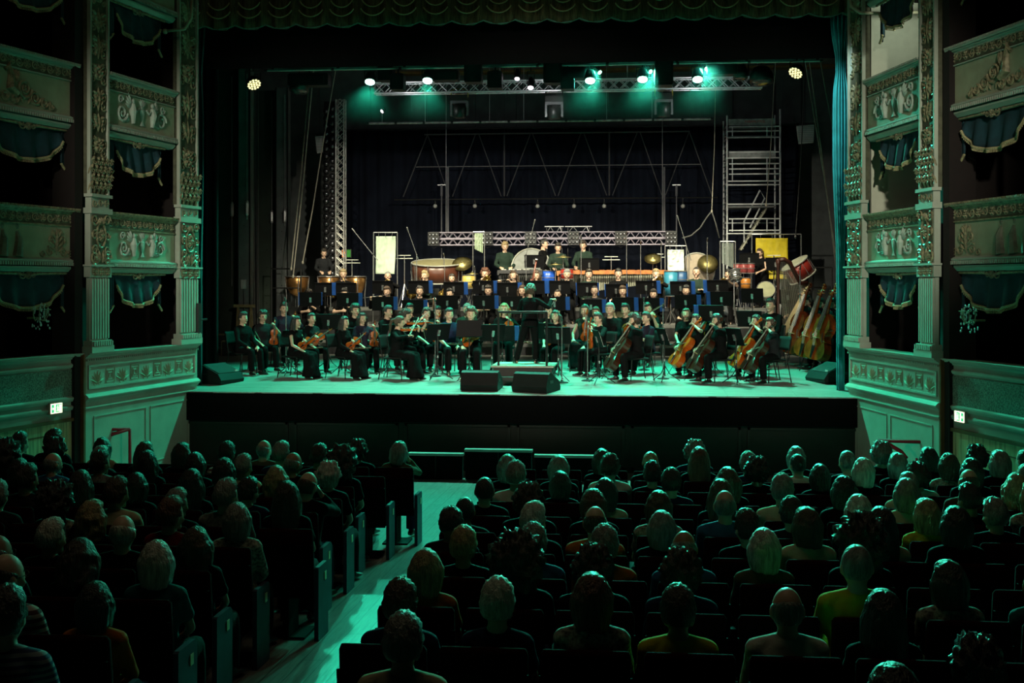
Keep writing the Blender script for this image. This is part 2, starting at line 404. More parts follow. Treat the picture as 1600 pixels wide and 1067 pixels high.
    def headsolid(s, mb):
        T = s.head
        mb.ball((0, 0, 0), 1, 26, T, head_fn)
        mb.tube([(0, .090, .018), (0, .104, -.006), (0, .112, -.026)], [.008, .011, .014], 8, T)
        for k in (1, -1): mb.ball((k * .079, -.010, -.008), (.011, .021, .031), 10, T); mb.ball((k * .030, .083, .003), .013, 8, T); mb.ball((k * .036, .074, -.035), (.024, .018, .022), 8, T)
        mb.ball((0, .089, -.060), (.024, .012, .011), 8, T); mb.ball((0, .080, -.096), (.027, .020, .020), 8, T)
        b = T @ V((0, -.02, -.07)); mb.tube([s.nb - s.sp * .04, s.nb.lerp(b, .5), b], [.060 if not s.fem else .052, .055 if not s.fem else .046, .056 if not s.fem else .047], 12)
    def body(s, vox=.010):
        mb = MB(); s.torso(mb); s.arms(mb); s.hands(mb); s.legs(mb); s.feet(mb); s.headsolid(mb)
        me = remesh(mb, 'body', [SKIN, EYE, LIP, BROW], vox, 1); I = s.head.inverted()
        for p in me.polygons:
            c = I @ p.center
            if c.y > .05 and abs(c.z) < .12:
                ax = abs(c.x)
                if ((ax - .031) / .0125) ** 2 + ((c.z - .003) / .0052) ** 2 < 1: p.material_index = 1
                elif (c.x / .026) ** 2 + ((c.z + .060) / .009) ** 2 < 1 and c.y > .08: p.material_index = 2
                elif abs(ax - .032) < .018 and abs(c.z - .027 + .15 * abs(ax - .03)) < .0032: p.material_index = 3
        return me
    def top(s, kind, vox=.014):
        mb = MB(); s.torso(mb, .015, .05 if s.sit else .14, False)
        if kind != 'bare': s.arms(mb, .013, {'long': .99, 'short': .36, 'mid': .68}[kind])
        return remesh(mb, 'top', [CM['black']], vox, 2, lambda c: c + V((noise.noise(c * 14), noise.noise(c * 14 + V((9, 0, 0))), 0)) * .006)
    def bottom(s, kind, vox=.016):
        mb = MB(); p, u, r, f = s.pel, s.sp, s.r, s.f
        mb.loft([(p + u * h, r, f, a, b) for h, a, b in ((-.11, .12, .10), (-.08, .165, .122), (0, .176, .132), (.07, .160, .120))], 18, None, 2.2)
        if kind == 'trousers': s.legs(mb, .018)
        else:
            s.legs(mb, .03, .8); K = (s.knee[0] + s.knee[1]) / 2; A = (s.ank[0] + s.ank[1]) / 2; X = V((1, 0, 0)); Y = V((0, 1, 0))
            mb.loft([(s.pel + V((0, .05, -.02)), X, V((0, 0, 1)), .17, .10), (K + V((0, -.02, 0)), X, V((0, 0, 1)), .20, .085)], 16)
            mb.loft([(K + V((0, 0, .03)), X, Y, .19, .075), (K * .5 + A * .5, X, Y, .21, .12), (A + V((0, .01, -.04)), X, Y, .25, .19)], 22)
        return remesh(mb, 'bottom', [CM['black']], vox, 2, lambda c: c + V((noise.noise(V((c.x * 16, c.y * 16, c.z * 3))), noise.noise(V((c.x * 16 + 7, c.y * 16, c.z * 3))), 0)) * .010)
    def shoe(s, k):
        mb = MB(); s.feet(mb, .006, (k,)); return remesh(mb, 'shoe', [SHOE], .011, 1)
POSES = {}
def pose(name, fem=False):
    k = (name, fem)
    if k not in _cache: _cache[k] = Pose(fem=fem, drop=.036 if name.startswith('aud') else .010, big=1.15 if name.startswith('aud') else 1.05, **POSES[name])
    return _cache[k]
# seated
POSES['lap'] = dict(Rh=(.14, .33, .60), Lh=(-.12, .35, .60), hd=(0, -.05, 0))
POSES['lap_cross'] = dict(Rh=(.03, .27, .62), Lh=(-.04, .29, .61), hd=(-.1, -.1, .05), ankles=((.02, .52, .09), (-.04, .60, .09)))
POSES['violin_rest'] = dict(Rh=(.17, .32, .61), Lh=(-.15, .33, .99), Ln=(1, .2, 0), Ld=(.3, .5, .6), curl=.75, hd=(-.08, -.12, 0))
POSES['violin_lap'] = dict(Rh=(.15, .33, .61), Lh=(-.02, .28, .80), Ln=(1, 0, -.3), curl=.75, hd=(.05, -.06, 0))
POSES['violin_play'] = dict(lean=.10, Rh=(.17, .36, .93), Lh=(-.24, .43, 1.02), Lp=(-.3, 0, -1), Ln=(.6, -.6, .5), Rp=(1, 0, -.3), Ld=(.2, .3, .9), curl=.8, hd=(.35, -.20, .25))
POSES['cello'] = dict(lean=.06, Rh=(.30, .34, .66), Lh=(-.13, .18, 1.10), Lp=(-1, .2, -.3), Ln=(.5, .8, -.2), Ld=(.6, .35, .5), curl=.8, hd=(-.1, -.12, 0), knees=((.24, .40, .50), (-.24, .40, .50)), ankles=((.24, .36, .09), (-.26, .38, .09)))
POSES['wind'] = dict(lean=.05, Rh=(.05, .30, .78), Lh=(-.05, .25, .92), Rp=(1, -.3, -.6), Lp=(-1, -.3, -.6), Rn=(-1, .3, 0), Ln=(1, .3, 0), curl=.8, hd=(0, -.12, 0))
POSES['flute'] = dict(lean=.05, Rh=(.40, .20, 1.03), Lh=(.10, .28, 1.05), Rp=(.6, -.4, -.8), Lp=(-.6, .3, -1), curl=.9, hd=(-.3, -.1, .1))
POSES['brass'] = dict(lean=.04, Rh=(.05, .34, 1.08), Lh=(-.05, .30, 1.07), Rp=(1, -.2, -.6), Lp=(-1, -.2, -.6), Rn=(-1, 0, 0), Ln=(1, 0, 0), curl=.95, hd=(0, 0, 0))
POSES['horn'] = dict(lean=.04, Rh=(.20, .18, .74), Lh=(-.02, .27, .86), curl=.8, hd=(.05, -.1, 0))
POSES['arms_folded'] = dict(lean=-.02, Rh=(-.08, .22, .80), Lh=(.08, .24, .76), Rp=(1, .1, -.7), Lp=(-1, .1, -.7), hd=(.05, -.02, 0))
# standing
POSES['stand_perc'] = dict(sit=False, lean=.10, Rh=(.15, .36, 1.06), Lh=(-.15, .36, 1.06), Rn=(-.4, 0, -1), Ln=(.4, 0, -1), curl=.9, hd=(0, -.28, 0))
POSES['stand_still'] = dict(sit=False, Rh=(.06, .22, .94), Lh=(-.06, .23, .92), hd=(0, -.05, 0))
POSES['bass'] = dict(sit=False, lean=.22, Rh=(.36, .36, .98), Lh=(-.10, .30, 1.52), Lp=(-1, .2, -.4), Ln=(.6, .6, 0), Ld=(.4, .4, .8), curl=.8, hd=(.1, -.15, 0))
POSES['conduct'] = dict(sit=False, lean=.14, twist=-.10, Rh=(.47, .26, 1.43), Lh=(-.06, .40, 1.25), Rp=(.3, -.6, -1), Lp=(-1, -.2, -.6), Rd=(.8, .5, .12), curl=.9, hd=(-.10, -.12, 0), knees=((.12, .06, .50), (-.20, -.02, .50)), ankles=((.13, .03, .09), (-.31, -.02, .09)), toes=((.3, 1, 0), (-.45, 1, 0)))
# the audience
POSES['aud'] = dict(lean=-.05, Rh=(.10, .30, .62), Lh=(-.10, .30, .62))
POSES['aud_right'] = dict(lean=-.04, hd=(-.42, 0, .03), Rh=(.10, .30, .62), Lh=(-.06, .30, .62))
POSES['aud_left'] = dict(lean=-.04, hd=(.38, 0, -.03), Rh=(.06, .30, .62), Lh=(-.10, .30, .62))
POSES['aud_tilt'] = dict(lean=-.05, lat=-.06, hd=(-.12, -.05, -.16), Rh=(.08, .30, .62), Lh=(-.10, .30, .62))
POSES['aud_chin'] = dict(lean=.02, lat=.05, hd=(-.25, -.05, .12), Rh=(.15, .15, 1.08), Rp=(.6, .5, -1), Rd=(-.5, 0, .8), Rn=(-.5, -.3, 0), Lh=(-.06, .28, .64))
POSES['aud_down'] = dict(lean=.06, hd=(.1, -.38, -.05), Rh=(.05, .28, .66), Lh=(-.05, .28, .66))

GLASS = mat('spectacle_frame', (.01, .01, .01), .3)
def glasses_mesh():
    mb = MB()
    for k in (1, -1):
        mb.tube([(k * .033 + .021 * cos(a), .100, .003 + .017 * sin(a)) for a in [2 * pi * i / 12 for i in range(12)]], .0022, 5, closed=True)
        mb.bar((k * .054, .099, .006), (k * .082, .0, .004), .0020, 5)
    mb.bar((-.012, .102, .006), (.012, .102, .006), .0020, 5)
    return mb.mesh('glasses', [GLASS])
def person(label, loc, rz, ps, hair=('short', 'dark'), top=('long', 'black'), bot=('trousers', 'black'), s=1., fem=False, skin=None, specs=False, group=None, vox=.010, legs=True):
    P = pose(ps, fem); root = thing('person', label, 'person', loc, rz, group, s)
    aud = ps.startswith('aud'); vx = .014 if aud else vox
    put('body', cached(('body', ps, fem), lambda: P.body(vx)), root, mats=[skin or SKIN])
    if hair: put('hair', cached(('hair', hair[0]), lambda: hair_mesh(hair[0])), root, T=P.head, mats=[HM[hair[1]]])
    put('dress_top' if bot[0] == 'skirt' else 'shirt', cached(('top', ps, fem, top[0]), lambda: P.top(top[0], .018 if aud else .014)), root, mats=[CM[top[1]]])
    if legs:
        put('skirt' if bot[0] == 'skirt' else 'trousers', cached(('bot', ps, fem, bot[0]), lambda: P.bottom(bot[0], .024 if aud else .016)), root, mats=[CM[bot[1]]])
        for k in (0, 1): put('shoe', cached(('shoe', ps, fem, k), lambda: P.shoe(k)), root)
    if specs: put('glasses', cached('glasses', glasses_mesh), root, T=P.head)
    return root
def wT(root): return root.matrix_basis.copy() if root.parent is None else root.matrix_world.copy()
# ================================================================ the house: floor, walls, boxes
STUCCO = mat('stucco', (.34, .39, .33), .7, var=.15, scale=3, bump=.15, bscale=60)
GROUND = mat('panel_paint', (.32, .35, .24), .7, var=.2, scale=4, bump=.1, bscale=50)
GILT = mat('gilded_stucco', (.30, .28, .17), .38, var=.6, scale=18, bump=.3, bscale=60)
FIGURE = mat('relief_paint', (.40, .50, .44), .7, var=.25, scale=9)
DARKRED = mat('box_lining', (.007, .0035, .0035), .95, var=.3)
VELVET = mat('blue_velvet', (.006, .045, .065), .9, var=.4, scale=6)
FRINGE = mat('gold_fringe', (.40, .37, .20), .7, var=.5, scale=60)
BROWN = mat('brown_wood', (.16, .06, .02), .5, var=.3)
WOODPANEL = mat('veined_wood_panel', (.66, .54, .30), .5, var=.6, scale=3, stretch=(7, 7, .5), bump=.1, bscale=5)
CARVEBED = mat('carving_bed', (.085, .09, .055), .8, var=.4, scale=12)
MARBLE = mat('carved_band', (.20, .26, .21), .8, var=.75, scale=46)
REDRAIL = mat('red_velvet_rail', (.42, .015, .03), .7, var=.3)
BLACK = mat('black_paint', (.010, .010, .011), .6, var=.2)
DEAD = mat('black_cloth', (.0035, .0035, .004), .95, var=.2, spec=.1)
PIT = mat('dark_panel', (.011, .014, .010), .6, var=.3)
HOUSEFLOOR = planks('house_floor', (.26, .26, .25), (.20, .20, .20), 'y', .16, 1.6, .28)
def fz(y): return -1.32 + .035 * (-1.5 - y)

mb = MB(); mb.add([(-9.5, -23, fz(-23)), (9.5, -23, fz(-23)), (9.5, .02, fz(.02)), (-9.5, .02, fz(.02)), (-9.5, -23, fz(-23) - .3), (9.5, -23, fz(-23) - .3), (9.5, .02, fz(.02) - .3), (-9.5, .02, fz(.02) - .3)],
                  [(0, 1, 2, 3), (7, 6, 5, 4), (0, 4, 5, 1), (1, 5, 6, 2), (2, 6, 7, 3), (3, 7, 4, 0)])
struct('floor', mb.mesh('floor', [HOUSEFLOOR]))
struct('ceiling', MB().box((0, -5, 12.2), (26, 40, .3)).mesh('ceiling', [mat('ceiling_paint', (.06, .05, .04), .9)]))
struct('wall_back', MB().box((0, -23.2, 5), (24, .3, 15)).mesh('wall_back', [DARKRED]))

# --- ornament
def spiral(mb, c, r, turns, sgn, th, T, start=0.):
    pts = []; rr = []
    n = int(10 * turns) + 4
    for i in range(n + 1):
        u = i / n; a = start + sgn * 2 * pi * turns * u; q = r * (1 - u) ** .8 + .004
        pts.append((c[0] + q * cos(a), 0, c[1] + q * sin(a))); rr.append(th * (1 - .5 * u))
    mb.tube(pts, rr, 5, T)
def leaf(mb, p, ang, ln, wd, T, th=.02):
    d = V((cos(ang), 0, sin(ang))); q = V((-sin(ang), 0, cos(ang))); p = V((p[0], 0, p[1])); n = 5; vs = []; 
    for i in range(n + 1):
        u = i / n; hw = wd * sin(pi * (u * .9 + .08)) ; lift = th * sin(pi * u) 
        vs += [p + d * (ln * u) - q * hw, p + d * (ln * u) + V((0, lift, 0)), p + d * (ln * u) + q * hw]
    fs = []
    for i in range(n):
        k = i * 3; fs += [(k, k + 1, k + 4, k + 3), (k + 1, k + 2, k + 5, k + 4)]
    mb.add(vs, fs, T)
def rosette(mb, c, r, T, petals=8):
    for k in range(petals):
        a = 2 * pi * k / petals; leaf(mb, (c[0] + .2 * r * cos(a), c[1] + .2 * r * sin(a)), a, r * .8, r * .28, T, r * .3)
    mb.ball((c[0], r * .12, c[1]), (r * .25, r * .2, r * .25), 8, T)
    mb.tube([(c[0] + r * cos(2 * pi * i / 16), 0, c[1] + r * sin(2 * pi * i / 16)) for i in range(16)], r * .09, 5, T, closed=True)
def candelabra(mb, u0, u1, z0, z1, T):
    "dense vertical arabesque"
    w = u1 - u0; c = (u0 + u1) / 2; z = z0; k = 0; rng = random.Random(int(z0 * 100) + 3)
    while z < z1 - .1:
        h = min(w * rng.choice((.75, .95, .6)), z1 - z); m = z + h / 2; r = min(w, h) * .24
        if k % 3 == 0: rosette(mb, (c, m), r * 1.2, T)
        else: leaf(mb, (c, z), pi / 2, h * .95, w * .13, T, .035)
        for s in (-1, 1):
            spiral(mb, (c + s * w * .29, m + h * .10), r * .9, 1.7, s, .020, T, rng.random() * 6)
            spiral(mb, (c + s * w * .30, m - h * .30), r * .6, 1.3, -s, .017, T, rng.random() * 6)
            for q in range(3): leaf(mb, (c + s * w * .10, m - h * .3 + q * h * .22), pi / 2 - s * (.5 + q * .35), w * .30, w * .075, T, .035)
        z += h; k += 1
def scroll_band(mb, u0, u1, z0, z1, T):
    h = z1 - z0; n = max(1, int((u1 - u0) / (h * 1.05))); p = (u1 - u0) / n
    for i in range(n):
        c = (u0 + (i + .5) * p, (z0 + z1) / 2)
        if i % 2: rosette(mb, c, h * .44, T, 6)
        else: spiral(mb, c, h * .44, 1.6, 1 if i % 4 else -1, h * .10, T)
        for s in (-1, 1): leaf(mb, (c[0] + s * p * .15, c[1] - s * h * .3), s * .5 + (pi if s < 0 else 0), p * .45, h * .10, T, h * .12)
def dentils(mb, u0, u1, z, h, d, T, step=.05):
    n = int((u1 - u0) / step)
    for i in range(n): mb.box((u0 + (i + .5) * (u1 - u0) / n, d / 2, z), ((u1 - u0) / n * .55, d, h), T)
def moulding(mb, u0, u1, z, prof, T):
    "prof: list of (dz, depth) extruded along u"
    k = len(prof); vs = [(u0, d, z + q) for q, d in prof] + [(u1, d, z + q) for q, d in prof]
    fs = [(i, i + 1, i + 1 + k, i + k) for i in range(k - 1)] + [tuple(range(k - 1, -1, -1)), tuple(range(k, 2 * k))]
    mb.add(vs, fs, T)
CORN = [(-.06, -.02), (-.06, .02), (-.035, .03), (-.02, .06), (.0, .065), (.0, .09), (.025, .10), (.03, .10), (.03, -.02)]
def fluted(mb, u0, u1, z0, z1, T, n=7):
    w = (u1 - u0) / n; mb.box(((u0 + u1) / 2, .02, (z0 + z1) / 2), (u1 - u0, .06, z1 - z0), T)
    for i in range(n):
        c = u0 + (i + .5) * w; mb.box((c, .065, (z0 + z1) / 2), (w * .5, .04, z1 - z0 - .05), T, 1.)
        mb.ball((c, .05, z1 - .03), (w * .25, .035, .03), 8, T)
def winged_pair(mb, c, h, T):
    "two confronted winged figures and a vase in low relief"
    for s in (-1, 1):
        x = c[0] + s * h * .55
        mb.ball((x, .01, c[1] + h * .30), (h * .07, .03, h * .085), 10, T)
        mb.tube([(x, .01, c[1] + h * .22), (x + s * h * .03, .015, c[1]), (x - s * h * .02, .01, c[1] - h * .38)], [h * .07, h * .13, h * .06], 8, T)
        for q in range(4): leaf(mb, (x + s * h * .07, c[1] + h * .1), pi / 2 - s * (.35 + q * .32), h * (.48 - q * .05), h * .06, T, .03)
        mb.tube([(x - s * h * .05, .01, c[1] + h * .12), (x - s * h * .22, .015, c[1] + h * .02), (x - s * h * .34, .01, c[1] + h * .12)], h * .035, 6, T)
        spiral(mb, (x + s * h * .55, c[1] - h * .12), h * .26, 1.8, s, h * .05, T); spiral(mb, (x + s * h * .62, c[1] + h * .27), h * .13, 1.5, -s, h * .03, T)
        for q in range(3): leaf(mb, (x + s * h * .15, c[1] - h * .3), pi / 2 - s * (.9 + q * .4), h * .3, h * .05, T, .02)
    mb.lathe([(h * .02, -h * .4), (h * .14, -h * .4), (h * .05, -h * .25), (h * .13, -h * .05), (h * .15, h * .1), (h * .07, h * .14), (h * .1, h * .2)], 12, T @ M.Translation((c[0], .0, c[1])) @ M.Diagonal((1, .25, 1, 1)))
    for q in range(5): leaf(mb, (c[0], c[1] + h * .16), pi / 2 + (q - 2) * .35, h * .3, h * .045, T, .02)
def spray(mb, c, h, T):
    leaf(mb, (c[0], c[1] - h * .4), pi / 2, h * .8, h * .06, T, .03)
    for s in (-1, 1):
        for q, (dx, dz, r) in enumerate(((.12, .22, .09), (.2, .0, .12), (.3, -.3, .14), (.55, -.36, .09))):
            spiral(mb, (c[0] + s * h * dx, c[1] + h * dz), h * r, 1.5, s * (-1) ** q, h * .028, T, q)
            leaf(mb, (c[0] + s * h * .05, c[1] - h * .3 + q * h * .12), pi / 2 - s * (1.2 - q * .25), h * .3, h * .05, T, .025)
def griffin(mb, c, h, T, s):
    "gilded scrolling griffin frieze"
    x = c[0]; pts = [(x + s * h * .95, 0, c[1] + h * .30), (x + s * h * .85, 0, c[1] + h * .42), (x + s * h * .76, 0, c[1] + h * .2), (x + s * h * .78, 0, c[1] - .05), (x + s * h * .55, 0, c[1] - h * .2)]
    mb.tube(pts, [.03, .05, .05, .08, .06], 8, T)
    for q in range(4): leaf(mb, (x + s * h * .62, c[1] - h * .02), pi / 2 + s * (.1 + q * .25) - s * .5, h * .42, h * .06, T, .04)
    for dx, dz, r in ((.30, -.05, .24), (-.05, -.22, .17), (-.36, -.30, .12), (.62, -.34, .1), (.95, -.3, .11), (1.25, -.25, .13), (-.6, -.36, .08)):
        spiral(mb, (x + s * h * dx, c[1] + h * dz), h * r, 1.9, s, h * .04, T); rosette(mb, (x + s * h * dx, c[1] + h * dz), h * r * .4, T, 6)
    for q in range(9): leaf(mb, (x + s * h * (.7 - q * .17), c[1] - h * .42), pi / 2 + .5 * (-1) ** q, h * .22, h * .04, T, .02)

SIDES = {'left': ((-6.60, -3.06), (-6.05, .34), (-7.75, -7.35)), 'right': ((6.41, -3.06), (5.73, .34), (7.72, -7.35))}
trimn = [0]
for side, (P0, P1, PA) in SIDES.items():
    sg = 1 if side == 'left' else -1
    d = V((P1[0] - P0[0], P1[1] - P0[1], 0)); LB = d.length; d.normalize(); n = V((d.y, -d.x, 0)) * sg
    TB = frame_T((P0[0], P0[1], 0), d, n, UP)                # u towards the stage, n into the house
    q = V((P0[0] - n.x * .10 - PA[0], P0[1] - n.y * .10 - PA[1], 0)); LA = q.length; q.normalize(); nA = V((q.y, -q.x, 0)) * sg
    TA = frame_T((PA[0], PA[1], 0), q, nA, UP)
    # --- lower wall beside the stage
    mb = MB(); mb.box((LB / 2, -.2, -.35), (LB, .4, 2.4), TB)
    mb.box((LB / 2, -.2, 5.2), (LB, .05, .1), TB)
    # lowest plain field with two incised frames
    for a, b in ((.22, 1.72), (1.86, 3.1)):
        for e in ((a, a + .014), (b - .014, b)): mb.box(((e[0] + e[1]) / 2, .004, -.62), (.018, .016, .95), TB)
        for z in (-.15, -1.1): mb.box(((a + b) / 2, .004, z), (b - a, .016, .018), TB)
    struct('wall_' + side, mb.mesh('wall_' + side, [STUCCO]))
    mb = MB()
    moulding(mb, -.02, LB, .84, CORN, TB); dentils(mb, 0, LB, .755, .03, .035, TB, .06)
    moulding(mb, -.02, LB, .17, [(-.09, -.02), (-.08, .02), (-.05, .03), (-.02, .07), (.0, .075), (.03, .05), (.05, .02), (.05, -.02)], TB)
    moulding(mb, -.02, LB, .0, [(-.03, -.02), (-.02, .02), (.0, .03), (.02, .02), (.02, -.02)], TB)
    for z in (.31, .66): mb.box((LB / 2, .012, z), (LB - .16, .03, .03), TB)
    for u in (.08, LB - .10): mb.box((u, .012, .485), (.04, .03, .38), TB)
    trimn[0] += 1; struct('trim_%d' % trimn[0], mb.mesh('trim', [STUCCO]))
    mb = MB()
    for i in range(9):
        u = .32 + i * (LB - .62) / 8
        if i % 2 == 0:
            for k in range(7): leaf(mb, (u, .37), pi * (.12 + .76 * k / 6), .21, .022, TB, .02)
            for s in (-1, 1): spiral(mb, (u + s * .06, .38), .045, 1.4, s, .008, TB)
        else:
            for r in (.12, .075, .035):
                mb.tube([(u - r, 0, .485 - r), (u + r, 0, .485 - r), (u + r, 0, .485 + r), (u - r, 0, .485 + r)], .011, 5, TB, closed=True)
    trimn[0] += 1; struct('trim_%d' % trimn[0], mb.mesh('meander', [GROUND]))
    # --- the auditorium wall further out
    mb = MB(); mb.box((LA / 2, -.2, -.1), (LA, .4, 1.9), TA); mb.m = 1; mb.box((LA / 2, -.2, -1.1), (LA + .02, .42, 1.9), TA)
    mb.m = 2; mb.box((LA / 2, .005, .42), (LA, .02, .42), TA)
    mb.m = 3; mb.box((LA / 2, .02, -.15), (LA, .06, .05), TA); mb.box((LA - .75, .012, -.72), (.016, .01, .75), TA); mb.box((LA - 1.25, .012, -.345), (1.0, .01, .016), TA)
    trimn[0] += 1; struct('wall_auditorium_' + side, mb.mesh('wall', [STUCCO, WOODPANEL, MARBLE, BROWN]))
    mb = MB()
    moulding(mb, 0, LA, .84, CORN, TA)
    for z, s in ((.68, .7), (.17, 1.), (.03, .8)): moulding(mb, 0, LA, z, [(-.05 * s, -.01), (-.04 * s, .03 * s), (0, .05 * s), (.02, .05 * s), (.04, .015), (.04, -.01)], TA)
    trimn[0] += 1; struct('trim_%d' % trimn[0], mb.mesh('trim', [STUCCO]))
    mb = MB(); mb.box((-.03, -.06, -.3), (.05, .14, 2.3), TB); trimn[0] += 1; struct('trim_%d' % trimn[0], mb.mesh('jamb', [BROWN]))
    # --- shell of the boxes: back, floors, partitions
    mb = MB(); mb.box((LB / 2, -1.75, 5), (LB + .3, .1, 14), TB); mb.box((LA / 2, -1.75, 5), (LA + .6, .1, 14), TA)
    for z in (.62, 2.34, 4.60, 6.86): mb.box((LB / 2, -.95, z), (LB, 1.6, .1), TB); mb.box((LA / 2, -.95, z), (LA, 1.6, .1), TA)
    mb.box((0.25, -1.0, 5), (.3, 1.6, 14), TB); mb.box((LB - .2, -1.0, 5), (.4, 1.6, 14), TB); mb.box((LA * .35, -1.0, 5), (.2, 1.6, 14), TA)
    mb.box((-.10, -.25, 5), (.20, .4, 14), TB)
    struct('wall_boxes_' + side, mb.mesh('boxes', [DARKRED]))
    # --- pilasters
    for nm, u0, u1 in (('outer', .02, .56), ('inner', 2.70, 3.38)):
        c = (u0 + u1) / 2; w_ = u1 - u0
        where = ('beside the outer box on the %s wall' if nm == 'outer' else 'at the %s edge of the proscenium') % side
        t = thing('pilaster', 'tall carved pilaster with fluted lower shaft ' + where, 'pilaster', (0, 0, 0), 0, 'carved pilasters beside the stage', T=TB @ M.Translation((c, 0, .87)))
        I = M.Identity(4); h = w_ / 2
        mb = MB(); mb.box((0, .03, .05), (w_ + .06, .20, .10)); mb.box((0, .03, .145), (w_, .16, .09)); dentils(mb, -h, h, .14, .07, .14, I, .06)
        put('base', mb.mesh('base', [STUCCO]), t)
        mb = MB(); fluted(mb, -h + .02, h - .02, .19, 1.19, I); put('fluted_shaft', mb.mesh('shaft', [STUCCO]), t)
        mb = MB(); mb.box((0, .03, 1.28), (w_ + .03, .12, .18)); mb.box((0, .05, 1.375), (w_ + .08, .16, .03)); put('capital', mb.mesh('capital', [STUCCO]), t)
        T2 = M.Translation((0, .09, 0)); mb = MB()
        for k in (-1, 0, 1): rosette(mb, (k * w_ * .32, 1.28), w_ * .14, T2)
        for k in (-.5, .5): leaf(mb, (k * w_ * .32, 1.21), pi / 2, .14, .02, T2)
        put('rosettes', mb.mesh('rosettes', [GILT]), t)
        mb = MB(); mb.box((0, .02, 1.79), (w_ - .02, .10, .82)); mb.box((0, .035, 2.24), (w_ + .03, .15, .09)); mb.box((0, .02, 2.37), (w_ - .06, .11, .18)); mb.box((0, .04, 2.48), (w_ + .02, .15, .05)); 
        for s in (-1, 1): mb.box((s * (h - .03), .04, 4.9), (.04, .06, 4.8))
        put('pier', mb.mesh('pier', [STUCCO]), t)
        mb = MB(); mb.box((0, -.02, 4.9), (w_ - .04, .10, 4.8)); mb.box((0, .035, 1.79), (w_ - .08, .10, .76)); put('carving_bed', mb.mesh('bed', [CARVEBED]), t)
        T3 = M.Translation((0, .088, 0)); mb = MB()
        rosette(mb, (0, 1.86), w_ * .18, T3, 10); mb.tube([(w_ * .22 * cos(a), 0, 1.86 + .2 * sin(a)) for a in [2 * pi * i / 20 for i in range(20)]], .02, 6, T3, closed=True)
        for k in range(5): leaf(mb, (0, 2.02), pi * (.2 + .15 * k), .13, .03, T3, .04)
        for s in (-1, 1):
            for zz, r, g in ((1.5, .10, 1), (1.62, .07, -1), (2.1, .08, 1), (1.86, .07, -1), (1.44, .05, 1)): spiral(mb, (s * w_ * .31, zz), r * 1.1, 1.6, s * g, .020, T3)
            for k in range(3): leaf(mb, (s * .02, 1.42), pi / 2 - s * (.2 + k * .4), .22, .03, T3, .03)
        for k in (-1, 0, 1): spiral(mb, (k * w_ * .3, 2.36), .06, 1.5, k or 1, .012, M.Translation((0, .08, 0)))
        put('carved_block', mb.mesh('carved', [GILT]), t)
        mb = MB(); T4 = M.Translation((0, .04, 0))
        for row in range(4):
            for k in range(-2, 3): 
                ux = k * w_ * .21 + (row % 2) * w_ * .08; z0 = 2.52 + row * .13
                mb.tube([(ux, .02, z0), (ux, .06, z0 + .12), (ux + k * .012, .10, z0 + .17), (ux + k * .02, .12, z0 + .14)], [.035, .045, .03, .008], 6, None, .6)
                spiral(mb, (ux, z0 + .1), .035, 1.2, 1 if k > 0 else -1, .008, M.Translation((0, .10, 0)))
        put('acanthus', mb.mesh('acanthus', [GILT]), t)
        mb = MB(); candelabra(mb, -h + .05, h - .05, 3.08, 6.6, T4); put('carved_shaft', mb.mesh('arabesque', [GILT]), t)
    # --- parapets and swags
    for tier, (zb, zt) in enumerate(((2.24, 3.10), (4.46, 5.36), (6.72, 7.6))):
        tn = ('lowest', 'middle', 'top')[tier]
        for bay, T, u0, u1 in (('stage', TB, .58, 2.68), ('outer', TA, LA * .36 + .12, LA - .06), ('far', TA, .1, LA * .34)):
            if bay == 'far' and tier != 0: u0 = u0 + .0
            if tier == 2 and bay == 'far': continue
            c = (u0 + u1) / 2; hw = (u1 - u0) / 2; H = zt - zb
            vis = 'nearest the stage' if bay == 'stage' else ('next from the stage' if bay == 'outer' else 'at the frame edge')
            Tp = T @ M.Translation((c, -.03, zb)); I = M.Identity(4)
            t = thing('box_parapet', 'ornate %s balcony front, %s wall, %s' % (tn, side, vis), 'balcony', T=Tp, group='box fronts on the side walls')
            mb = MB(); mb.box((0, -.03, H / 2), (2 * hw, .08, H)); put('panel', mb.mesh('panel', [GROUND]), t)
            mb = MB(); moulding(mb, -hw, hw, H - .03, CORN, I); dentils(mb, -hw, hw, H + .01, .03, .11, I, .035); mb.box((0, .02, H - .25), (2 * hw, .03, .02))
            put('top_rail', mb.mesh('rail', [GILT if tier < 1 else STUCCO]), t)
            mb = MB(); moulding(mb, -hw, hw, .06, [(-.07, -.05), (-.06, .03), (-.03, .05), (0, .07), (.02, .07), (.04, .03), (.05, .0), (.05, -.05)], I); dentils(mb, -hw, hw, .02, .05, .08, I, .05)
            moulding(mb, -hw, hw, -.05, [(-.06, -.1), (-.05, -.02), (0, .03), (.03, .03), (.03, -.05)], I)
            put('lower_moulding', mb.mesh('mould', [STUCCO]), t)
            mb = MB(); T2 = M.Translation((0, .02, 0)); scroll_band(mb, -hw + .03, hw - .03, H - .22, H - .07, T2); put('frieze', mb.mesh('frieze', [GILT]), t); put('frieze_bed', MB().box((0, .012, H - .145), (2 * hw - .02, .02, .17)).mesh('fb', [CARVEBED]), t)
            mb = MB(); cz = .13 + (H - .38) / 2
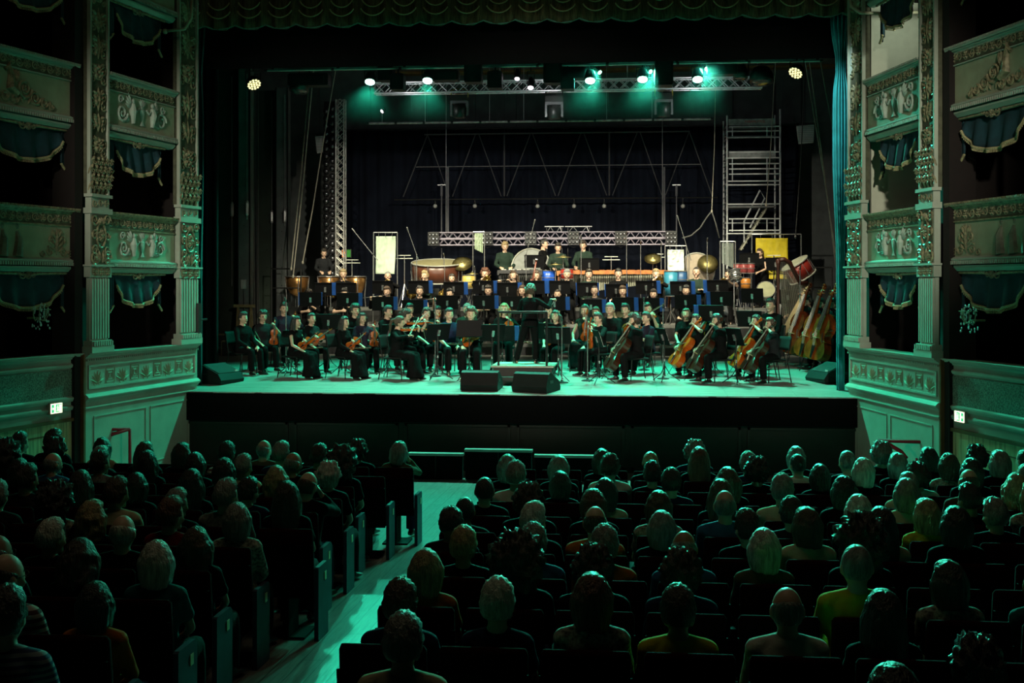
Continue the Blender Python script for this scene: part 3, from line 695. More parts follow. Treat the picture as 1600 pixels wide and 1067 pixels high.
            if bay == 'stage': winged_pair(mb, (0, cz), (H - .38) * 1.05, T2); put('winged_relief', mb.mesh('relief', [FIGURE]), t)
            elif tier == 0:
                spray(mb, (hw - .45, cz), .55, T2); put('gilt_spray', mb.mesh('spray', [GILT]), t); mb = MB()
                for k, x in enumerate((-.25, .05, -.55)):
                    mb.tube([(x, 0, cz - .25), (x + .03, .01, cz), (x, 0, cz + .12)], [.10, .07, .04], 8, M.Translation((0, -.01, 0))); mb.ball((x, .0, cz + .19), (.045, .02, .055), 8)
                put('painted_figures', mb.mesh('figures', [mat('faded_figures', (.22, .24, .18), .8, var=.5)]), t)
            else: griffin(mb, (hw - .95, cz + .02), .62, T2, -1); put('gilt_griffin', mb.mesh('griffin', [GILT]), t)
            if bay == 'far': continue
            # swag curtain hung under this parapet
            sw = min(hw * .62, .75); cx = 0 if bay == 'stage' else hw - 1.0
            t = thing('swag_curtain', 'blue velvet swag, gold fringe, under %s balcony of %s wall, %s' % (tn, side, vis), 'curtain', T=T @ M.Translation((c + cx, -.14, zb - .12)), group='velvet swags in the boxes')
            dep = .50
            def cl(a, b): 
                x = (a * 2 - 1) * sw; low = -.16 - (dep - .16) * (1 - (a * 2 - 1) ** 2) ** .6
                return (x, .03 * sin(a * 26) * (.3 + b) + .05 * b, low * b)
            mb = MB(); mb.grid(cl, 40, 10)
            for s in (-1, 1):
                mb.grid(lambda a, b: (s * (sw + .03 + .12 * a), .03 * sin(a * 12), -(.5 + .12 * a) * b), 8, 6)
            me = mb.mesh('velvet', [VELVET], True); o = put('cloth', me, t); o.modifiers.new('s', 'SOLIDIFY').thickness = .012
            mb = MB(); pts = [cl(i / 40, 1) for i in range(41)]
            mb.tube([(x, y + .01, z - .02) for x, y, z in pts], .020, 6)
            for i in range(0, 81):
                x, y, z = cl(i / 80, 1); mb.bar((x, y + .01, z - .02), (x, y + .01, z - .075), .008, 4)
            for s in (-1, 1): mb.tube([(s * (sw + .03), .02, -.52), (s * (sw + .15), .02, -.64)], .02, 6)
            put('fringe', mb.mesh('fringe', [FRINGE]), t)
            mb = MB(); mb.tube([(-sw - .2, .05, 0), (-sw * .3, .06, -.01), (0, .07, -.04), (sw * .3, .06, -.01), (sw + .2, .05, 0)], .022, 6)
            for k in (-1, 1): spiral(mb, (k * .12, -.02), .07, 1.5, k, .014, M.Translation((0, .07, 0))); leaf(mb, (k * .18, 0), 0 if k > 0 else pi, .16, .03, M.Translation((0, .07, 0)))
            rosette(mb, (0, -.03), .06, M.Translation((0, .08, 0))); put('pelmet', mb.mesh('pelmet', [GILT]), t)
    # --- exit sign
    LIT = mat('exit_panel', (.9, .95, .8), .5, emit=(1, .90, .62), es=2.2); EXG = mat('exit_green', (.02, .35, .12), .5, emit=(.05, .8, .30), es=.8)
    uE = LA - (.62 if side == 'left' else .48)
    t = thing('exit_sign', 'small lit exit sign on the %s wall above the wood panelling' % side, 'sign', T=TA @ M.Translation((uE, .045, .065)), group='exit signs')
    put('housing', MB().box((0, 0, 0), (.27, .06, .17)).mesh('h', [mat('sign_casing', (.5, .48, .42), .5)]), t)
    put('lit_panel', MB().box((0, .033, 0), (.245, .008, .145)).mesh('p', [LIT]), t)
    mb = MB(); mb.box((.045, .039, 0), (.13, .004, .12)); mb.box((-.085, .039, 0), (.05, .004, .12)); put('green_field', mb.mesh('g', [EXG]), t)
    mb = MB(); mb.box((.075, .042, 0), (.045, .004, .10)); mb.ball((.02, .042, .035), (.012, .003, .012), 8); mb.tube([(.02, .042, .02), (.015, .042, -.01), (.0, .042, -.045)], .006, 5); mb.tube([(.015, .042, -.01), (.035, .042, -.02), (.03, .042, -.045)], .006, 5); mb.tube([(0, .042, .012), (.02, .042, .015), (.038, .042, .0)], .005, 5)
    mb.prism([(-.105, 0), (-.085, .02), (-.085, .007), (-.065, .007), (-.065, -.007), (-.085, -.007), (-.085, -.02)], .004, M.Translation((0, .042, 0)))
    put('pictogram', mb.mesh('pic', [LIT]), t)
    # crystal sconce on the outer box
    t = thing('crystal_sconce', 'small crystal wall sconce in front of the dark %s box' % side, 'sconce', T=TA @ M.Translation((LA - 1.15 if side == 'left' else LA - 1.0, .18, 1.55)), group='crystal sconces')
    GL = mat('crystal', (.55, .6, .6), .1, var=.4, scale=30); mb = MB()
    for k in range(5):
        a = pi * k / 4; x = .14 * cos(a); y = .05 + .10 * sin(a); mb.tube([(0, 0, -.1), (x * .6, y * .7, -.14), (x, y, -.05), (x, y, .02)], .008, 5); mb.lathe([(.03, .02), (.035, .03), (.012, .035)], 8, M.Translation((x, y, 0)))
    mb.bar((0, -.18, -.1), (0, .02, -.1), .015); put('arms', mb.mesh('arms', [GILT]), t); mb = MB()
    rg = random.Random(5)
    for k in range(60): 
        a = rg.random() * 2 * pi; r = rg.random() * .17; mb.ball((r * cos(a), .06 + r * .6 * sin(a), rg.uniform(-.26, .12)), (.011, .011, .02), 6)
    put('crystals', mb.mesh('crystals', [GL]), t)
# pale lit wall seen inside the upper box on the right, with the lamp that lights it
d = V((5.73 - 6.41, 3.4, 0)); LB = d.length; d.normalize(); n = V((-d.y, d.x, 0)); TB = frame_T((6.41, -3.06, 0), d, n, UP)
mb = MB(); mb.box((2.93, -.92, 5.72), (.06, 1.5, 2.1), TB); mb.box((2.93, -.92, 3.45), (.06, 1.5, 2.1), TB); mb.m = 1; mb.box((2.6, -1.66, 5.72), (.6, .06, 2.1), TB)
struct('wall_box_panel', mb.mesh('pale_wall', [mat('pale_plaster', (.52, .56, .46), .8, var=.08), mat('yellow_jamb', (.36, .32, .12), .7)]))
lamp('box_lamp', 'POINT', TB @ V((1.7, -.5, 6.35)), (0, 0, 0), 26, (.92, 1, .78), .1)
# railings by the stage stairs
for side, pts, x2 in (('left', [(124, 668), (203, 670)], None), ('right', [(1478, 686), (1372, 688)], None)):
    y = -2.2 if side == 'left' else -2.2
    a, b = at(*pts[0], y - .35), at(*pts[1], y)
    t = thing('handrail', 'red velvet handrail of the stairs at the %s end of the stage' % side, 'handrail', (b.x, b.y, fz(b.y)), 0, 'red stair rails')
    zt = b.z - fz(b.y); s = 1 if side == 'left' else -1; mb = MB()
    mb.tube([V((a.x - b.x, a.y - b.y, zt + .02)), V((0, 0, zt))], .028, 8)
    if side == 'left': mb.tube([(0, 0, zt), (-.25, -.15, zt - .08), (-.50, -.3, zt - .2), (-.56, -.38, zt - .32), (-.42, -.4, zt - .38), (-.2, -.35, zt - .36)], .028, 8)
    else: mb.tube([(0, 0, zt), (.16, -.1, zt - .06), (.30, -.2, zt - .14), (.36, -.26, zt - .22), (.28, -.3, zt - .28), (.05, -.3, zt - .26)], .032, 8)
    put('rail', mb.mesh('rail', [REDRAIL], True), t)
    mb = MB(); mb.bar((0, 0, 0), (0, 0, zt), .028, 8); put('post', mb.mesh('post', [REDRAIL], True), t)
    mb = MB(); mb.bar((-s * .5, -.32, 0), (-s * .5, -.32, zt - .22), .02, 8); mb.bar((s * (-.82 if s > 0 else -1.0), -.35, 0), (s * (-.82 if s > 0 else -1.0), -.35, zt), .02, 8) if False else None
    put('newel', mb.mesh('newel', [REDRAIL], True), t)

# brass-coloured lamp arms reaching over the proscenium corners
for lb, pts, y in (('pale curved lamp arm at the top right corner of the proscenium', ((1327, -8), (1330, 10), (1344, 20), (1375, 21), (1440, 19)), -.6), ('dark curved lamp arm at the top left corner of the proscenium', ((300, -8), (299, 28), (289, 45), (258, 49)), -.6)):
    P_ = [at(a, b, y) for a, b in pts]; t = thing('bracket_lamp', lb, 'lamp', P_[0], 0, 'proscenium lamp arms'); put('tube', MB().tube([p - P_[0] for p in P_], .028, 8).mesh('tube', [mat('arm_paint', (.34, .34, .24), .4)], True), t)
    put('flange', MB().ball(P_[-1] - P_[0], (.05, .05, .05), 10).mesh('fl', [mat('arm_paint', (.34, .34, .24))], True), t)
# ================================================================ the stage
STAGEWOOD = planks('stage_boards', (.46, .47, .44), (.36, .38, .35), 'x', .11, 2.4, .42)
LEGCLOTH = mat('black_drape', (.006, .007, .009), .95, var=.3, spec=.15)
BACKCLOTH = mat('navy_backdrop', (.010, .013, .024), .95, var=.4, scale=1.2, spec=.1)
GREYSTEEL = mat('grey_stage_steel', (.13, .145, .15), .7, var=.3, scale=3)
STEEL = mat('galvanised_steel', (.42, .42, .44), .4, .6, var=.2)
ALU = mat('aluminium_truss', (.55, .52, .58), .35, .5, var=.15)
CHROME = mat('chrome_stand', (.55, .55, .56), .25, .8, var=.1)
BLK = mat('black_metal', (.012, .012, .013), .4, var=.2)
ROPE = mat('rope', (.36, .33, .28), .9, var=.3)
TEAL_LIT = mat('lit_teal_curtain', (.03, .46, .52), .85, var=.35, scale=4)  # brightened cloth: the light on the right curtain is put into the colour
TEAL_SHADED = mat('shaded_teal_curtain', (.006, .06, .075), .9, var=.5, scale=4)  # same cloth darkened: the left curtain's shade is put into the colour
XL, XR = -6.1, 5.8
# floor, fascia, pit wall
RAKE = .05; YR = 6.3; GZ = RAKE * YR
mb = MB(); pr = [(-.02, 0), (YR, GZ), (14.02, GZ), (14.02, -.14), (-.02, -.14)]
mb.add([(-12.1, y, z) for y, z in pr] + [(11.9, y, z) for y, z in pr], [(4, 3, 2, 1, 0), (5, 6, 7, 8, 9)] + [(i, (i + 1) % 5, (i + 1) % 5 + 5, i + 5) for i in range(5)])
struct('stage_floor', mb.mesh('stage_floor', [STAGEWOOD]))
mb = MB(); mb.box((-.15, .01, -.265), (12.1, .1, .50)); struct('stage_front', mb.mesh('fascia', [DEAD]))
mb = MB(); mb.box((-.15, .22, -.95), (12.6, .3, .95)); mb.m = 1
for i in range(6):
    c = -5.2 + i * 2.02
    for dx in (-.93, .93): mb.box((c + dx, .06, -.93), (.05, .05, .76))
    for dz in (-.36, .36): mb.box((c, .06, -.93 + dz), (1.9, .05, .04))
struct('wall_pit', mb.mesh('pit_wall', [PIT, mat('pit_moulding', (.018, .020, .016), .6)]))
mb = MB()
rg = random.Random(4); x = -5.6
while x < 5.4:
    l = rg.uniform(.5, 1.6); mb.box((x + l / 2, -.055, -.012), (l, .03, .008)); x += l + rg.uniform(.05, .9)
trimn[0] += 1; struct('trim_%d' % trimn[0], mb.mesh('edge_strip', [mat('edge_metal', (.5, .5, .48), .35, .4)]))
# shell
struct('wall_stage_rear', MB().box((0, 14.1, 5), (26, .2, 12)).mesh('w', [GREYSTEEL]))
for s, nm in ((-1, 'left'), (1, 'right')):
    struct('wall_stage_' + nm, MB().box((s * 11.2, 7.2, 5), (.2, 13.8, 12)).mesh('w', [BLACK]))
    struct('wall_wing_' + nm, MB().box((s * 8.9 - .15, .45, 4), (5.4, .2, 10.6)).mesh('w', [BLACK]))
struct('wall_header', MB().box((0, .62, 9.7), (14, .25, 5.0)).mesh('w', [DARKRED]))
# ceiling of the grid so that no light escapes
struct('ceiling_stage', MB().box((0, 7.2, 11), (24, 13.8, .2)).mesh('c', [BLACK]))

def drape(name, label, x0, x1, y, z0, z1, m, folds, amp, cat='curtain', group=None, shape=None, nz=8, th=.01):
    t = thing(name, label, cat, ((x0 + x1) / 2, y, z0), 0, group); hw = (x1 - x0) / 2; H = z1 - z0
    def fn(a, b):
        sx, oy = shape(a, b) if shape else (1., 0.)
        return ((a * 2 - 1) * hw * sx, amp * sin(a * folds * 2 * pi) * (1 if H > 0 else 1) + .3 * amp * sin(a * folds * 5.3 + b * 3) + oy, b * H)
    mb = MB(); mb.grid(fn, max(24, int(folds * 8)), nz); o = put('cloth', mb.mesh('cloth', [m], True), t); o.modifiers.new('s', 'SOLIDIFY').thickness = th
    mb = MB(); mb.bar((-hw, 0, H + .02), (hw, 0, H + .02), .025, 6); put('batten', mb.mesh('batten', [BLK]), t); return t
# border and valance over the opening
drape('border_curtain', 'wide plain black border curtain across the top of the stage opening', -6.6, 6.3, 1.05, 6.05, 8.2, DEAD, 20, .012)
t = thing('valance', 'gold and green swagged valance along the top of the proscenium', 'valance', (-.15, .42, 6.72)); hw = 6.35
OLDGOLD = mat('old_gold_brocade', (.10, .085, .035), .8, var=.7, scale=16, stretch=(2, 2, .4)); NS = 22
def val(a, b):
    ph = (a * NS) % 1; low = .07 * (1 - 4 * (ph - .5) ** 2)
    return ((a * 2 - 1) * hw, .07 * sin(a * NS * 2 * pi * 2) * (1.2 - b) - .03, -low * (1 - b) + b * 1.2)
mb = MB(); mb.grid(val, NS * 14, 6); o = put('cloth', mb.mesh('v', [OLDGOLD], True), t); o.modifiers.new('s', 'SOLIDIFY').thickness = .02
mb = MB()
for i in range(NS * 4): a0 = i / (NS * 4); p = V(val(a0, 0)); q_ = V(val(a0 + 1 / (NS * 4), 0)); mb.bar(p + V((0, -.02, 0)), q_ + V((0, -.02, 0)), .014, 5)
put('hem_fringe', mb.mesh('hem', [mat('teal_fringe', (.08, .20, .17), .8)]), t)
for i in range(NS):
    mb = MB(); c = -hw + (i + .5) * 2 * hw / NS
    for dz, r in ((.20, .22), (.36, .20)): mb.tube([(c + r * sin(q * pi / 2 / 5) * 1.0, -.11, dz - .13 * cos(q * pi / 2 / 5) ** 1.5 + .05) for q in range(-5, 6)], .013, 5)
    put('swag_cord', mb.mesh('cord', [FRINGE], True), t)
# teal house curtain gathered at each side
def gath(a, b): 
    k = (.34 + .40 * sstep(.30, .62, b)) * (1 - .45 * exp(-((b - .85) / .05) ** 2)) + .25 * sstep(.86, 1, b); return k, 0
drape('house_curtain', 'brightly lit teal house curtain gathered at the right side of the opening', 5.50, 5.86, .86, 0.02, 6.9, TEAL_LIT, 5, .05, group='gathered house curtains', shape=gath, nz=24)
drape('house_curtain', 'shaded teal house curtain gathered at the left side of the opening', -6.30, -6.08, .86, 0.02, 6.9, TEAL_SHADED, 3, .05, group='gathered house curtains', shape=gath, nz=24)
p = at(1319, 512, 1.0)
# black legs further back
for x0, x1, y, lb in ((-7.6, -6.30, 2.2, 'narrow black leg curtain just inside the left proscenium'), (5.95, 7.6, 2.2, 'narrow black leg curtain just inside the right proscenium')):
    drape('leg_curtain', lb, x0, x1, y, .02, 8.0, LEGCLOTH, 7, .05, group='black leg curtains')
drape('backdrop', 'dark navy backdrop curtain filling the rear of the stage', -6.6, 6.6, 12.6, .02, 6.35, BACKCLOTH, 34, .05, 'backdrop')
# lit lintel and back wall beam above the backdrop
mb = MB(); mb.box((1.5, 13.85, 8.6), (13, .3, .75)); mb.m = 1; mb.box((1.5, 13.8, 8.18), (13, .4, .07)); mb.m = 2
for i in range(14): mb.box((-6 + i * 1.05, 13.95, 7.25), (.5 + .3 * (i % 3), .06, 1.3))
struct('trim_90', mb.mesh('lintel', [mat('dusty_lintel', (.24, .23, .19), .9, var=.4, scale=2), mat('ochre_edge', (.30, .17, .05), .7), GREYSTEEL]))
# piers of the left and right stage wall
for px0, px1, y, lb in ((374, 394, 7.0, 'grey steel pier at the far left of the stage, with a socket box'), (433, 452, 10.2, 'grey steel pier left of the rope lines, further back'), (404, 434, 10.6, 'wide dark green steel panel between the left piers'), (336, 374, 7.4, 'dark steel panel against the left wing')):
    a = at(px0, 400, y); b = at(px1, 400, y); t = thing('steel_pier' if px1 - px0 < 25 else 'stage_partition', lb, 'pier' if px1 - px0 < 25 else 'partition', ((a.x + b.x) / 2, y, 0))
    wd = b.x - a.x; mb = MB(); mb.box((0, 0, 3.6), (wd, .25, 7.2))
    put('post' if wd < .4 else 'sheet', mb.mesh('post', [GREYSTEEL if px1 - px0 < 25 else mat('dark_green_steel', (.035, .055, .04), .7, var=.4, scale=2)]), t)
    mb = MB()
    for s in (-1, 1): mb.box((s * (wd / 2 - .012), -.135, 3.6), (.024, .03, 7.2))
    for z in range(1, 15): mb.ball((0, -.13, z * .48), (.014, .012, .014), 6)
    put('flanges', mb.mesh('fl', [BLK]), t)
    if px0 == 374:
        mb = MB(); mb.box((0, -.16, 1.95), (.12, .06, .22)); put('socket_box', mb.mesh('sb', [mat('socket_grey', (.5, .52, .52), .5)]), t)
        mb = MB(); mb.tube([(0, -.16, 1.85), (.02, -.17, 1.2), (-.02, -.2, .4), (.0, -.3, .02)], .012, 6); put('cable', mb.mesh('cb', [BLK]), t)
    mb = MB(); mb.bar((wd * .3, -.2, 1.9 if wd > .4 else 3.5), (wd * .3, -.2, 7), .010, 5); mb.lathe([(.04, 0), (.05, .05), (.05, .3), (.03, .35)], 8, TR((wd * .3, -.2, 3.6)))
    put('counterweight_line', mb.mesh('cw', [STEEL]), t)
a = at(398, 400, 8.0)
t = thing('cable_bundle', 'bundle of dark cables running up beside the left pier', 'cables', (a.x, 8.0, 0)); mb = MB()
for k in range(5): mb.tube([(k * .05 - .1, .02 * k, 0), (k * .05 - .1 + .02 * sin(k * 3), 0, 2.2), (k * .045 - .1, 0, 7.2)], .016, 6)
put('cables', mb.mesh('cables', [mat('grey_cable', (.06, .06, .06), .6)]), t)
# right wing steel pole with a yellow warning plate
a = at(1310, 420, 4.0)
t = thing('warning_pole', 'grey steel pole with a yellow warning plate at the right wing', 'pole', (a.x, 4.0, 0)); mb = MB(); mb.box((0, 0, 1.7), (.10, .10, 3.4)); put('pole', mb.mesh('p', [mat('violet_grey_paint', (.10, .10, .13), .6)]), t)
zc = at(1308, 420, 4).z; mb = MB(); mb.box((-.02, -.055, zc), (.055, .012, .32)); put('yellow_plate', mb.mesh('y', [mat('warning_yellow', (.75, .52, .02), .5)]), t)
mb = MB(); mb.prism([(0, .03), (.02, -.012), (-.02, -.012)], .004, TR((-.02, -.063, zc + .06))); mb.box((-.02, -.063, zc - .06), (.035, .004, .012)); mb.box((-.02, -.063, zc - .09), (.035, .004, .012)); put('warning_mark', mb.mesh('m', [BLK]), t)
mb = MB(); mb.box((-.02, -.055, zc - .26), (.055, .012, .10)); put('white_plate', mb.mesh('y', [mat('plate_white', (.5, .5, .55), .5)]), t)
mb = MB(); mb.lathe([(.03, 0), (.05, .03), (.05, .14), (.03, .2)], 10, TR((0, 0, 3.4))); put('cap', mb.mesh('c', [STEEL]), t)

# ---------------------------------------------------------------- trusses and bars
def truss(name, label, a, b, sz=.29, cross=True, parent_cat='truss', n=None, m=ALU, r=.022, group=None, faces=4):
    a = V(a); b = V(b); t = thing(name, label, parent_cat, a, 0, group); L = (b - a).length; d = (b - a) / L
    y = V((0, 1, 0)) if abs(d.y) < .5 else V((1, 0, 0)); z = d.cross(y).normalized(); y = z.cross(d); T = frame_T((0, 0, 0), d, y, z); h = sz / 2
    mb = MB()
    for sy in (-1, 1):
        for sz_ in (-1, 1): mb.bar((0, sy * h, sz_ * h), (L, sy * h, sz_ * h), r, 8, None, T)
    put('chords', mb.mesh('chords', [m]), t); mb = MB(); n = n or int(L / sz)
    for i in range(n):
        u0, u1 = L * i / n, L * (i + 1) / n; um = (u0 + u1) / 2
        for s in (-1, 1):
            if cross: mb.bar((u0, s * h, -h), (u1, s * h, h), r * .5, 5, None, T); mb.bar((u0, s * h, h), (u1, s * h, -h), r * .5, 5, None, T)
            else: mb.bar((u0, s * h, -h), (um, s * h, h), r * .55, 5, None, T); mb.bar((um, s * h, h), (u1, s * h, -h), r * .55, 5, None, T)
            mb.bar((u0, -h, s * h), (um, h, s * h), r * .5, 5, None, T); mb.bar((um, h, s * h), (u1, -h, s * h), r * .5, 5, None, T)
    put('lacing', mb.mesh('lacing', [m]), t)
    mb = MB()
    for u in (0, L): mb.box((u, 0, 0), (.02, sz + .03, .04), T); mb.box((u, 0, 0), (.02, .04, sz + .03), T)
    put('end_plates', mb.mesh('ends', [m]), t); return t
p = at(586, 134, 7.0); q = at(1190, 125, 7.0)
LT = truss('lighting_truss', 'long aluminium lattice truss hung high across the stage', (p.x, 7, 6.62), (q.x, 7, 6.62), .25, True)
mb = MB()
for u in (.3, 3., 6., 9.): mb.bar((u, 0, .1), (u, 0, 4.26), .012, 5)
put('suspension_wires', mb.mesh('sw', [STEEL]), LT)
def pipe(name, label, a, b, r=.024, m=STEEL, cat='pipe', n=8, hang=()):
    a = V(a); b = V(b); t = thing(name, label, cat, a); put('tube', MB().bar((0, 0, 0), b - a, r, n).mesh('tube', [m]), t); mb = MB()
    L = (b - a)
    for i in range(n + 1): mb.bar(L * (i / n) - L.normalized() * .03, L * (i / n) + L.normalized() * .03, r * 1.25, 8)
    put('couplers', mb.mesh('coup', [BLK]), t)
    if hang:
        mb = MB()
        for f, z in hang: c = L * f; mb.bar(c, c + V((0, 0, z)), .008, 5)
        put('drop_wires', mb.mesh('w', [STEEL]), t)
    return t
for k, (y, z, lb) in enumerate(((3.6, 6.62, 'front steel pipe carrying the yellow honeycomb lamps'), (4.4, 6.62, 'steel lighting pipe that carries the green lamps'), (4.9, 6.74, 'second steel lighting pipe just behind the lamp pipe'))):
    pipe('lighting_pipe', lb, (-6.0, y, z), (5.9, y, z), .025, mat('pale_pipe', (.5, .55, .55), .35, .4), hang=[(.1, 3), (.35, 3), (.6, 3), (.9, 3)])
a = at(575, 193, 9); b = at(1112, 185, 9)
pipe('long_batten', 'pale horizontal batten in front of the backdrop, above the wire frames', a, (b.x, 9, a.z), .028, mat('taped_batten', (.42, .41, .40), .6, var=.5, scale=9), hang=[(.17, 3), (.36, 3), (.46, 3), (.70, 3), (.83, 3)], n=12)
a = at(618, 312, 11.6); b = at(1120, 312, 11.6)
t = pipe('low_batten', 'low dark batten carrying bare bulbs below the wire frames', a, (b.x, 11.6, a.z), .02, BLK)
for i, px in enumerate((680, 742, 840, 897, 944, 1067)):
    c = at(px, 322, 11.6); t = thing('hanging_bulb', 'bare glass bulb hanging under the low batten, %s from left' % ORD[i + 1], 'bulb', (c.x, 11.6, c.z), 0, 'bulbs on the low batten')
    put('globe', MB().ball((0, 0, 0), .06, 12).mesh('globe', [mat('frosted_globe', (.5, .5, .48), .3)], True), t); put('socket', MB().lathe([(.03, .05), (.035, .06), (.03, .13)], 8).bar((0, 0, .1), (0, 0, a.z - c.z), .006, 5).mesh('socket', [BLK]), t)
# triangulated wire frames
zt = at(850, 208, 11.9).z; zb_ = at(850, 306, 11.9).z; zm = at(850, 259, 11.9).z
fm = MB(); WIRE = mat('dark_wire', (.10, .10, .11), .5, .3)
X = lambda px: at(px, 300, 11.9).x
t = thing('wire_frame', 'large hanging frame of dark tubes in zigzag triangles before the backdrop', 'frame', (X(640), 11.9, zb_)); ox = X(640)
mb = MB(); mb.bar((X(663) - ox, 0, zt - zb_), (X(1078) - ox, 0, zt - zb_), .022, 6); put('top_tube', mb.mesh('tt', [WIRE]), t)
mb = MB(); mb.bar((X(650) - ox, 0, zm - zb_), (X(1096) - ox, 0, zm - zb_), .014, 6); put('middle_tube', mb.mesh('mt', [WIRE]), t)
for a_, b_ in (((668, zt), (630, zb_)), ((668, zt), (702, zb_)), ((743, zt), (707, zb_)), ((748, zt), (783, zb_)), ((829, zt), (792, zb_)), ((832, zt), (868, zb_)), ((908, zt), (872, zb_)), ((912, zt), (948, zb_)), ((996, zt), (957, zb_)), ((1000, zt), (1034, zb_)), ((1077, zt), (1040, zb_)), ((1077, zt), (1112, zb_))):
    mb = MB(); mb.bar((X(a_[0]) - ox, 0, a_[1] - zb_), (X(b_[0]) - ox, 0, b_[1] - zb_), .015, 6); put('brace', mb.mesh('br', [WIRE]), t)
mb = MB()
for px in (668, 788, 952, 1076): mb.bar((X(px) - ox, 0, zt - zb_), (X(px) - ox, 0, 10.88 - zb_), .006, 4)
put('suspension_wires', mb.mesh('sw', [WIRE]), t)
for px in (788, 952): mb = MB(); mb.bar((X(px) - ox, 0, 0), (X(px) - ox, 0, zt - zb_), .025, 6); put('upright', mb.mesh('up', [WIRE]), t)
# low silver trusses at the back with blinder lamps
yT = 11.0
for k, (py, lb) in enumerate(((367.5, 'upper aluminium truss of the pair lying behind the percussion'), (378, 'lower aluminium truss of the pair lying behind the percussion'))):
    a = at(672, py, yT); b = at(1052, py - 1, yT); zc = at(860, py, yT).z
    truss('ground_truss', lb, (a.x, yT, zc), (b.x, yT, zc), .16, False, n=26, m=mat('purple_lit_aluminium', (.50, .44, .56), .35, .5), r=.02, group='rear truss pair')  # lilac tint puts the faint purple light into the metal colour
for k, (p0, p1) in enumerate(((851, 881), (883, 925))):
    a = at(p0, 354, 11.3); b = at(p1, 354, 11.3); t = thing('support_truss', ('short' if k else 'shorter') + ' grey truss end rising above the rear truss pair, %s one' % ('right' if k else 'left'), 'truss', (a.x, 11.3, a.z)); mb = MB(); L = b.x - a.x
    mb.bar((0, 0, 0), (L, 0, 0), .018, 6); put('chord', mb.mesh('c', [STEEL]), t); mb = MB()
    for q in range(2): mb.bar((L * (.1 + q * .5), 0, -.18), (L * (.3 + q * .5), 0, 0), .012, 5); mb.bar((L * (.3 + q * .5), 0, 0), (L * (.5 + q * .4), 0, -.18), .012, 5)
    put('lacing', mb.mesh('l', [STEEL]), t); mb = MB()
    for u in (.1, .9): mb.bar((L * u, .04, -a.z), (L * u, .04, 0), .014, 5)
    put('legs', mb.mesh('lg', [BLK]), t)
def blinder(label, px, py, w_=.30):
    c = at(px, py, 10.75); t = thing('blinder_lamp', label, 'stage lamp', (c.x, 10.75, c.z), 0, 'nine-cell blinder lamps on the rear trusses'); h = w_ * .6
    put('casing', MB().box((0, .08, 0), (w_, .14, h * 2)).mesh('cs', [BLK]), t)
    for i in range(3):
        for j in range(3):
            me = cached('blindcell', lambda: MB().lathe([(.015, .02), (.045, -.005), (.047, 0), (.02, .03)], 12, TR((0, 0, 0), 0, pi / 2)).mesh('cell', [mat('lamp_reflector', (.7, .7, .75), .15, .9)], True))
            put('lens', me, t, ((i - 1) * w_ * .32, -.005, (j - 1) * h * .62))
    mb = MB(); mb.tube([(-w_ * .3, .1, -h - .02), (0, .1, -h - .07), (w_ * .3, .1, -h - .02)], .010, 5); put('yoke', mb.mesh('yk', [BLK]), t)
for i, px in enumerate((677, 761, 829, 896, 970, 1049)): blinder('nine-cell blinder lamp on the rear trusses, %s from left' % ORD[i + 1], px, 373 - .3 * i)
for px, lb in ((697, 'left'), (1035, 'right')):
    a = at(px, 362, 11); t = thing('hoist_line', 'dark hoist pole and cable above the %s end of the rear trusses' % lb, 'hoist', (a.x, 11.0, a.z - .1), 0, 'hoists of the rear trusses'); z1 = at(px, 170, 11).z - a.z
    put('cable', MB().bar((0, 0, 0), (0, 0, z1 + 2), .012, 6).mesh('c', [STEEL]), t); put('pole', MB().bar((.05, 0, 0), (.05, 0, at(px, 255, 11).z - a.z), .03, 8).mesh('p', [mat('dark_pole', (.12, .12, .14), .5)]), t)
    mb = MB(); mb.tube([(0, 0, 0), (.03, -.03, -.08), (-.02, -.03, -.12)], .014, 6); put('hook', mb.mesh('h', [STEEL]), t)
# left tower
a = at(515, 420, 10.9); zt = at(515, 158, 10.9).z
t = thing('lamp_tower', 'tall black column of round lamps left of the silver truss tower', 'lamp tower', (a.x, 10.9, 0)); put('column', MB().box((0, .1, zt / 2), (.34, .12, zt)).mesh('c', [BLK]), t)
cell = MB().lathe([(.02, .035), (.05, .02), (.072, -.02), (.078, -.02), (.078, .06), (.03, .09)], 12, TR((0, 0, 0), 0, pi / 2)).mesh('lamp', [mat('dark_reflector', (.16, .16, .18), .25, .85)], True)
i = 0; z = 1.55
while z < zt - .1:
    for s in (-1, 1): put('lamp', cell, t, (s * .085, -.02, z + (.07 if s > 0 else 0)), mats=None)
    z += .205
a = at(532.5, 420, 10.8); truss('tower_truss', 'upright silver lattice truss tower at the left rear', (a.x, 10.8, 0), (a.x, 10.8, at(532, 156, 10.8).z), .22, True, 'truss', m=mat('tower_aluminium', (.60, .58, .56), .4, .5), r=.02)
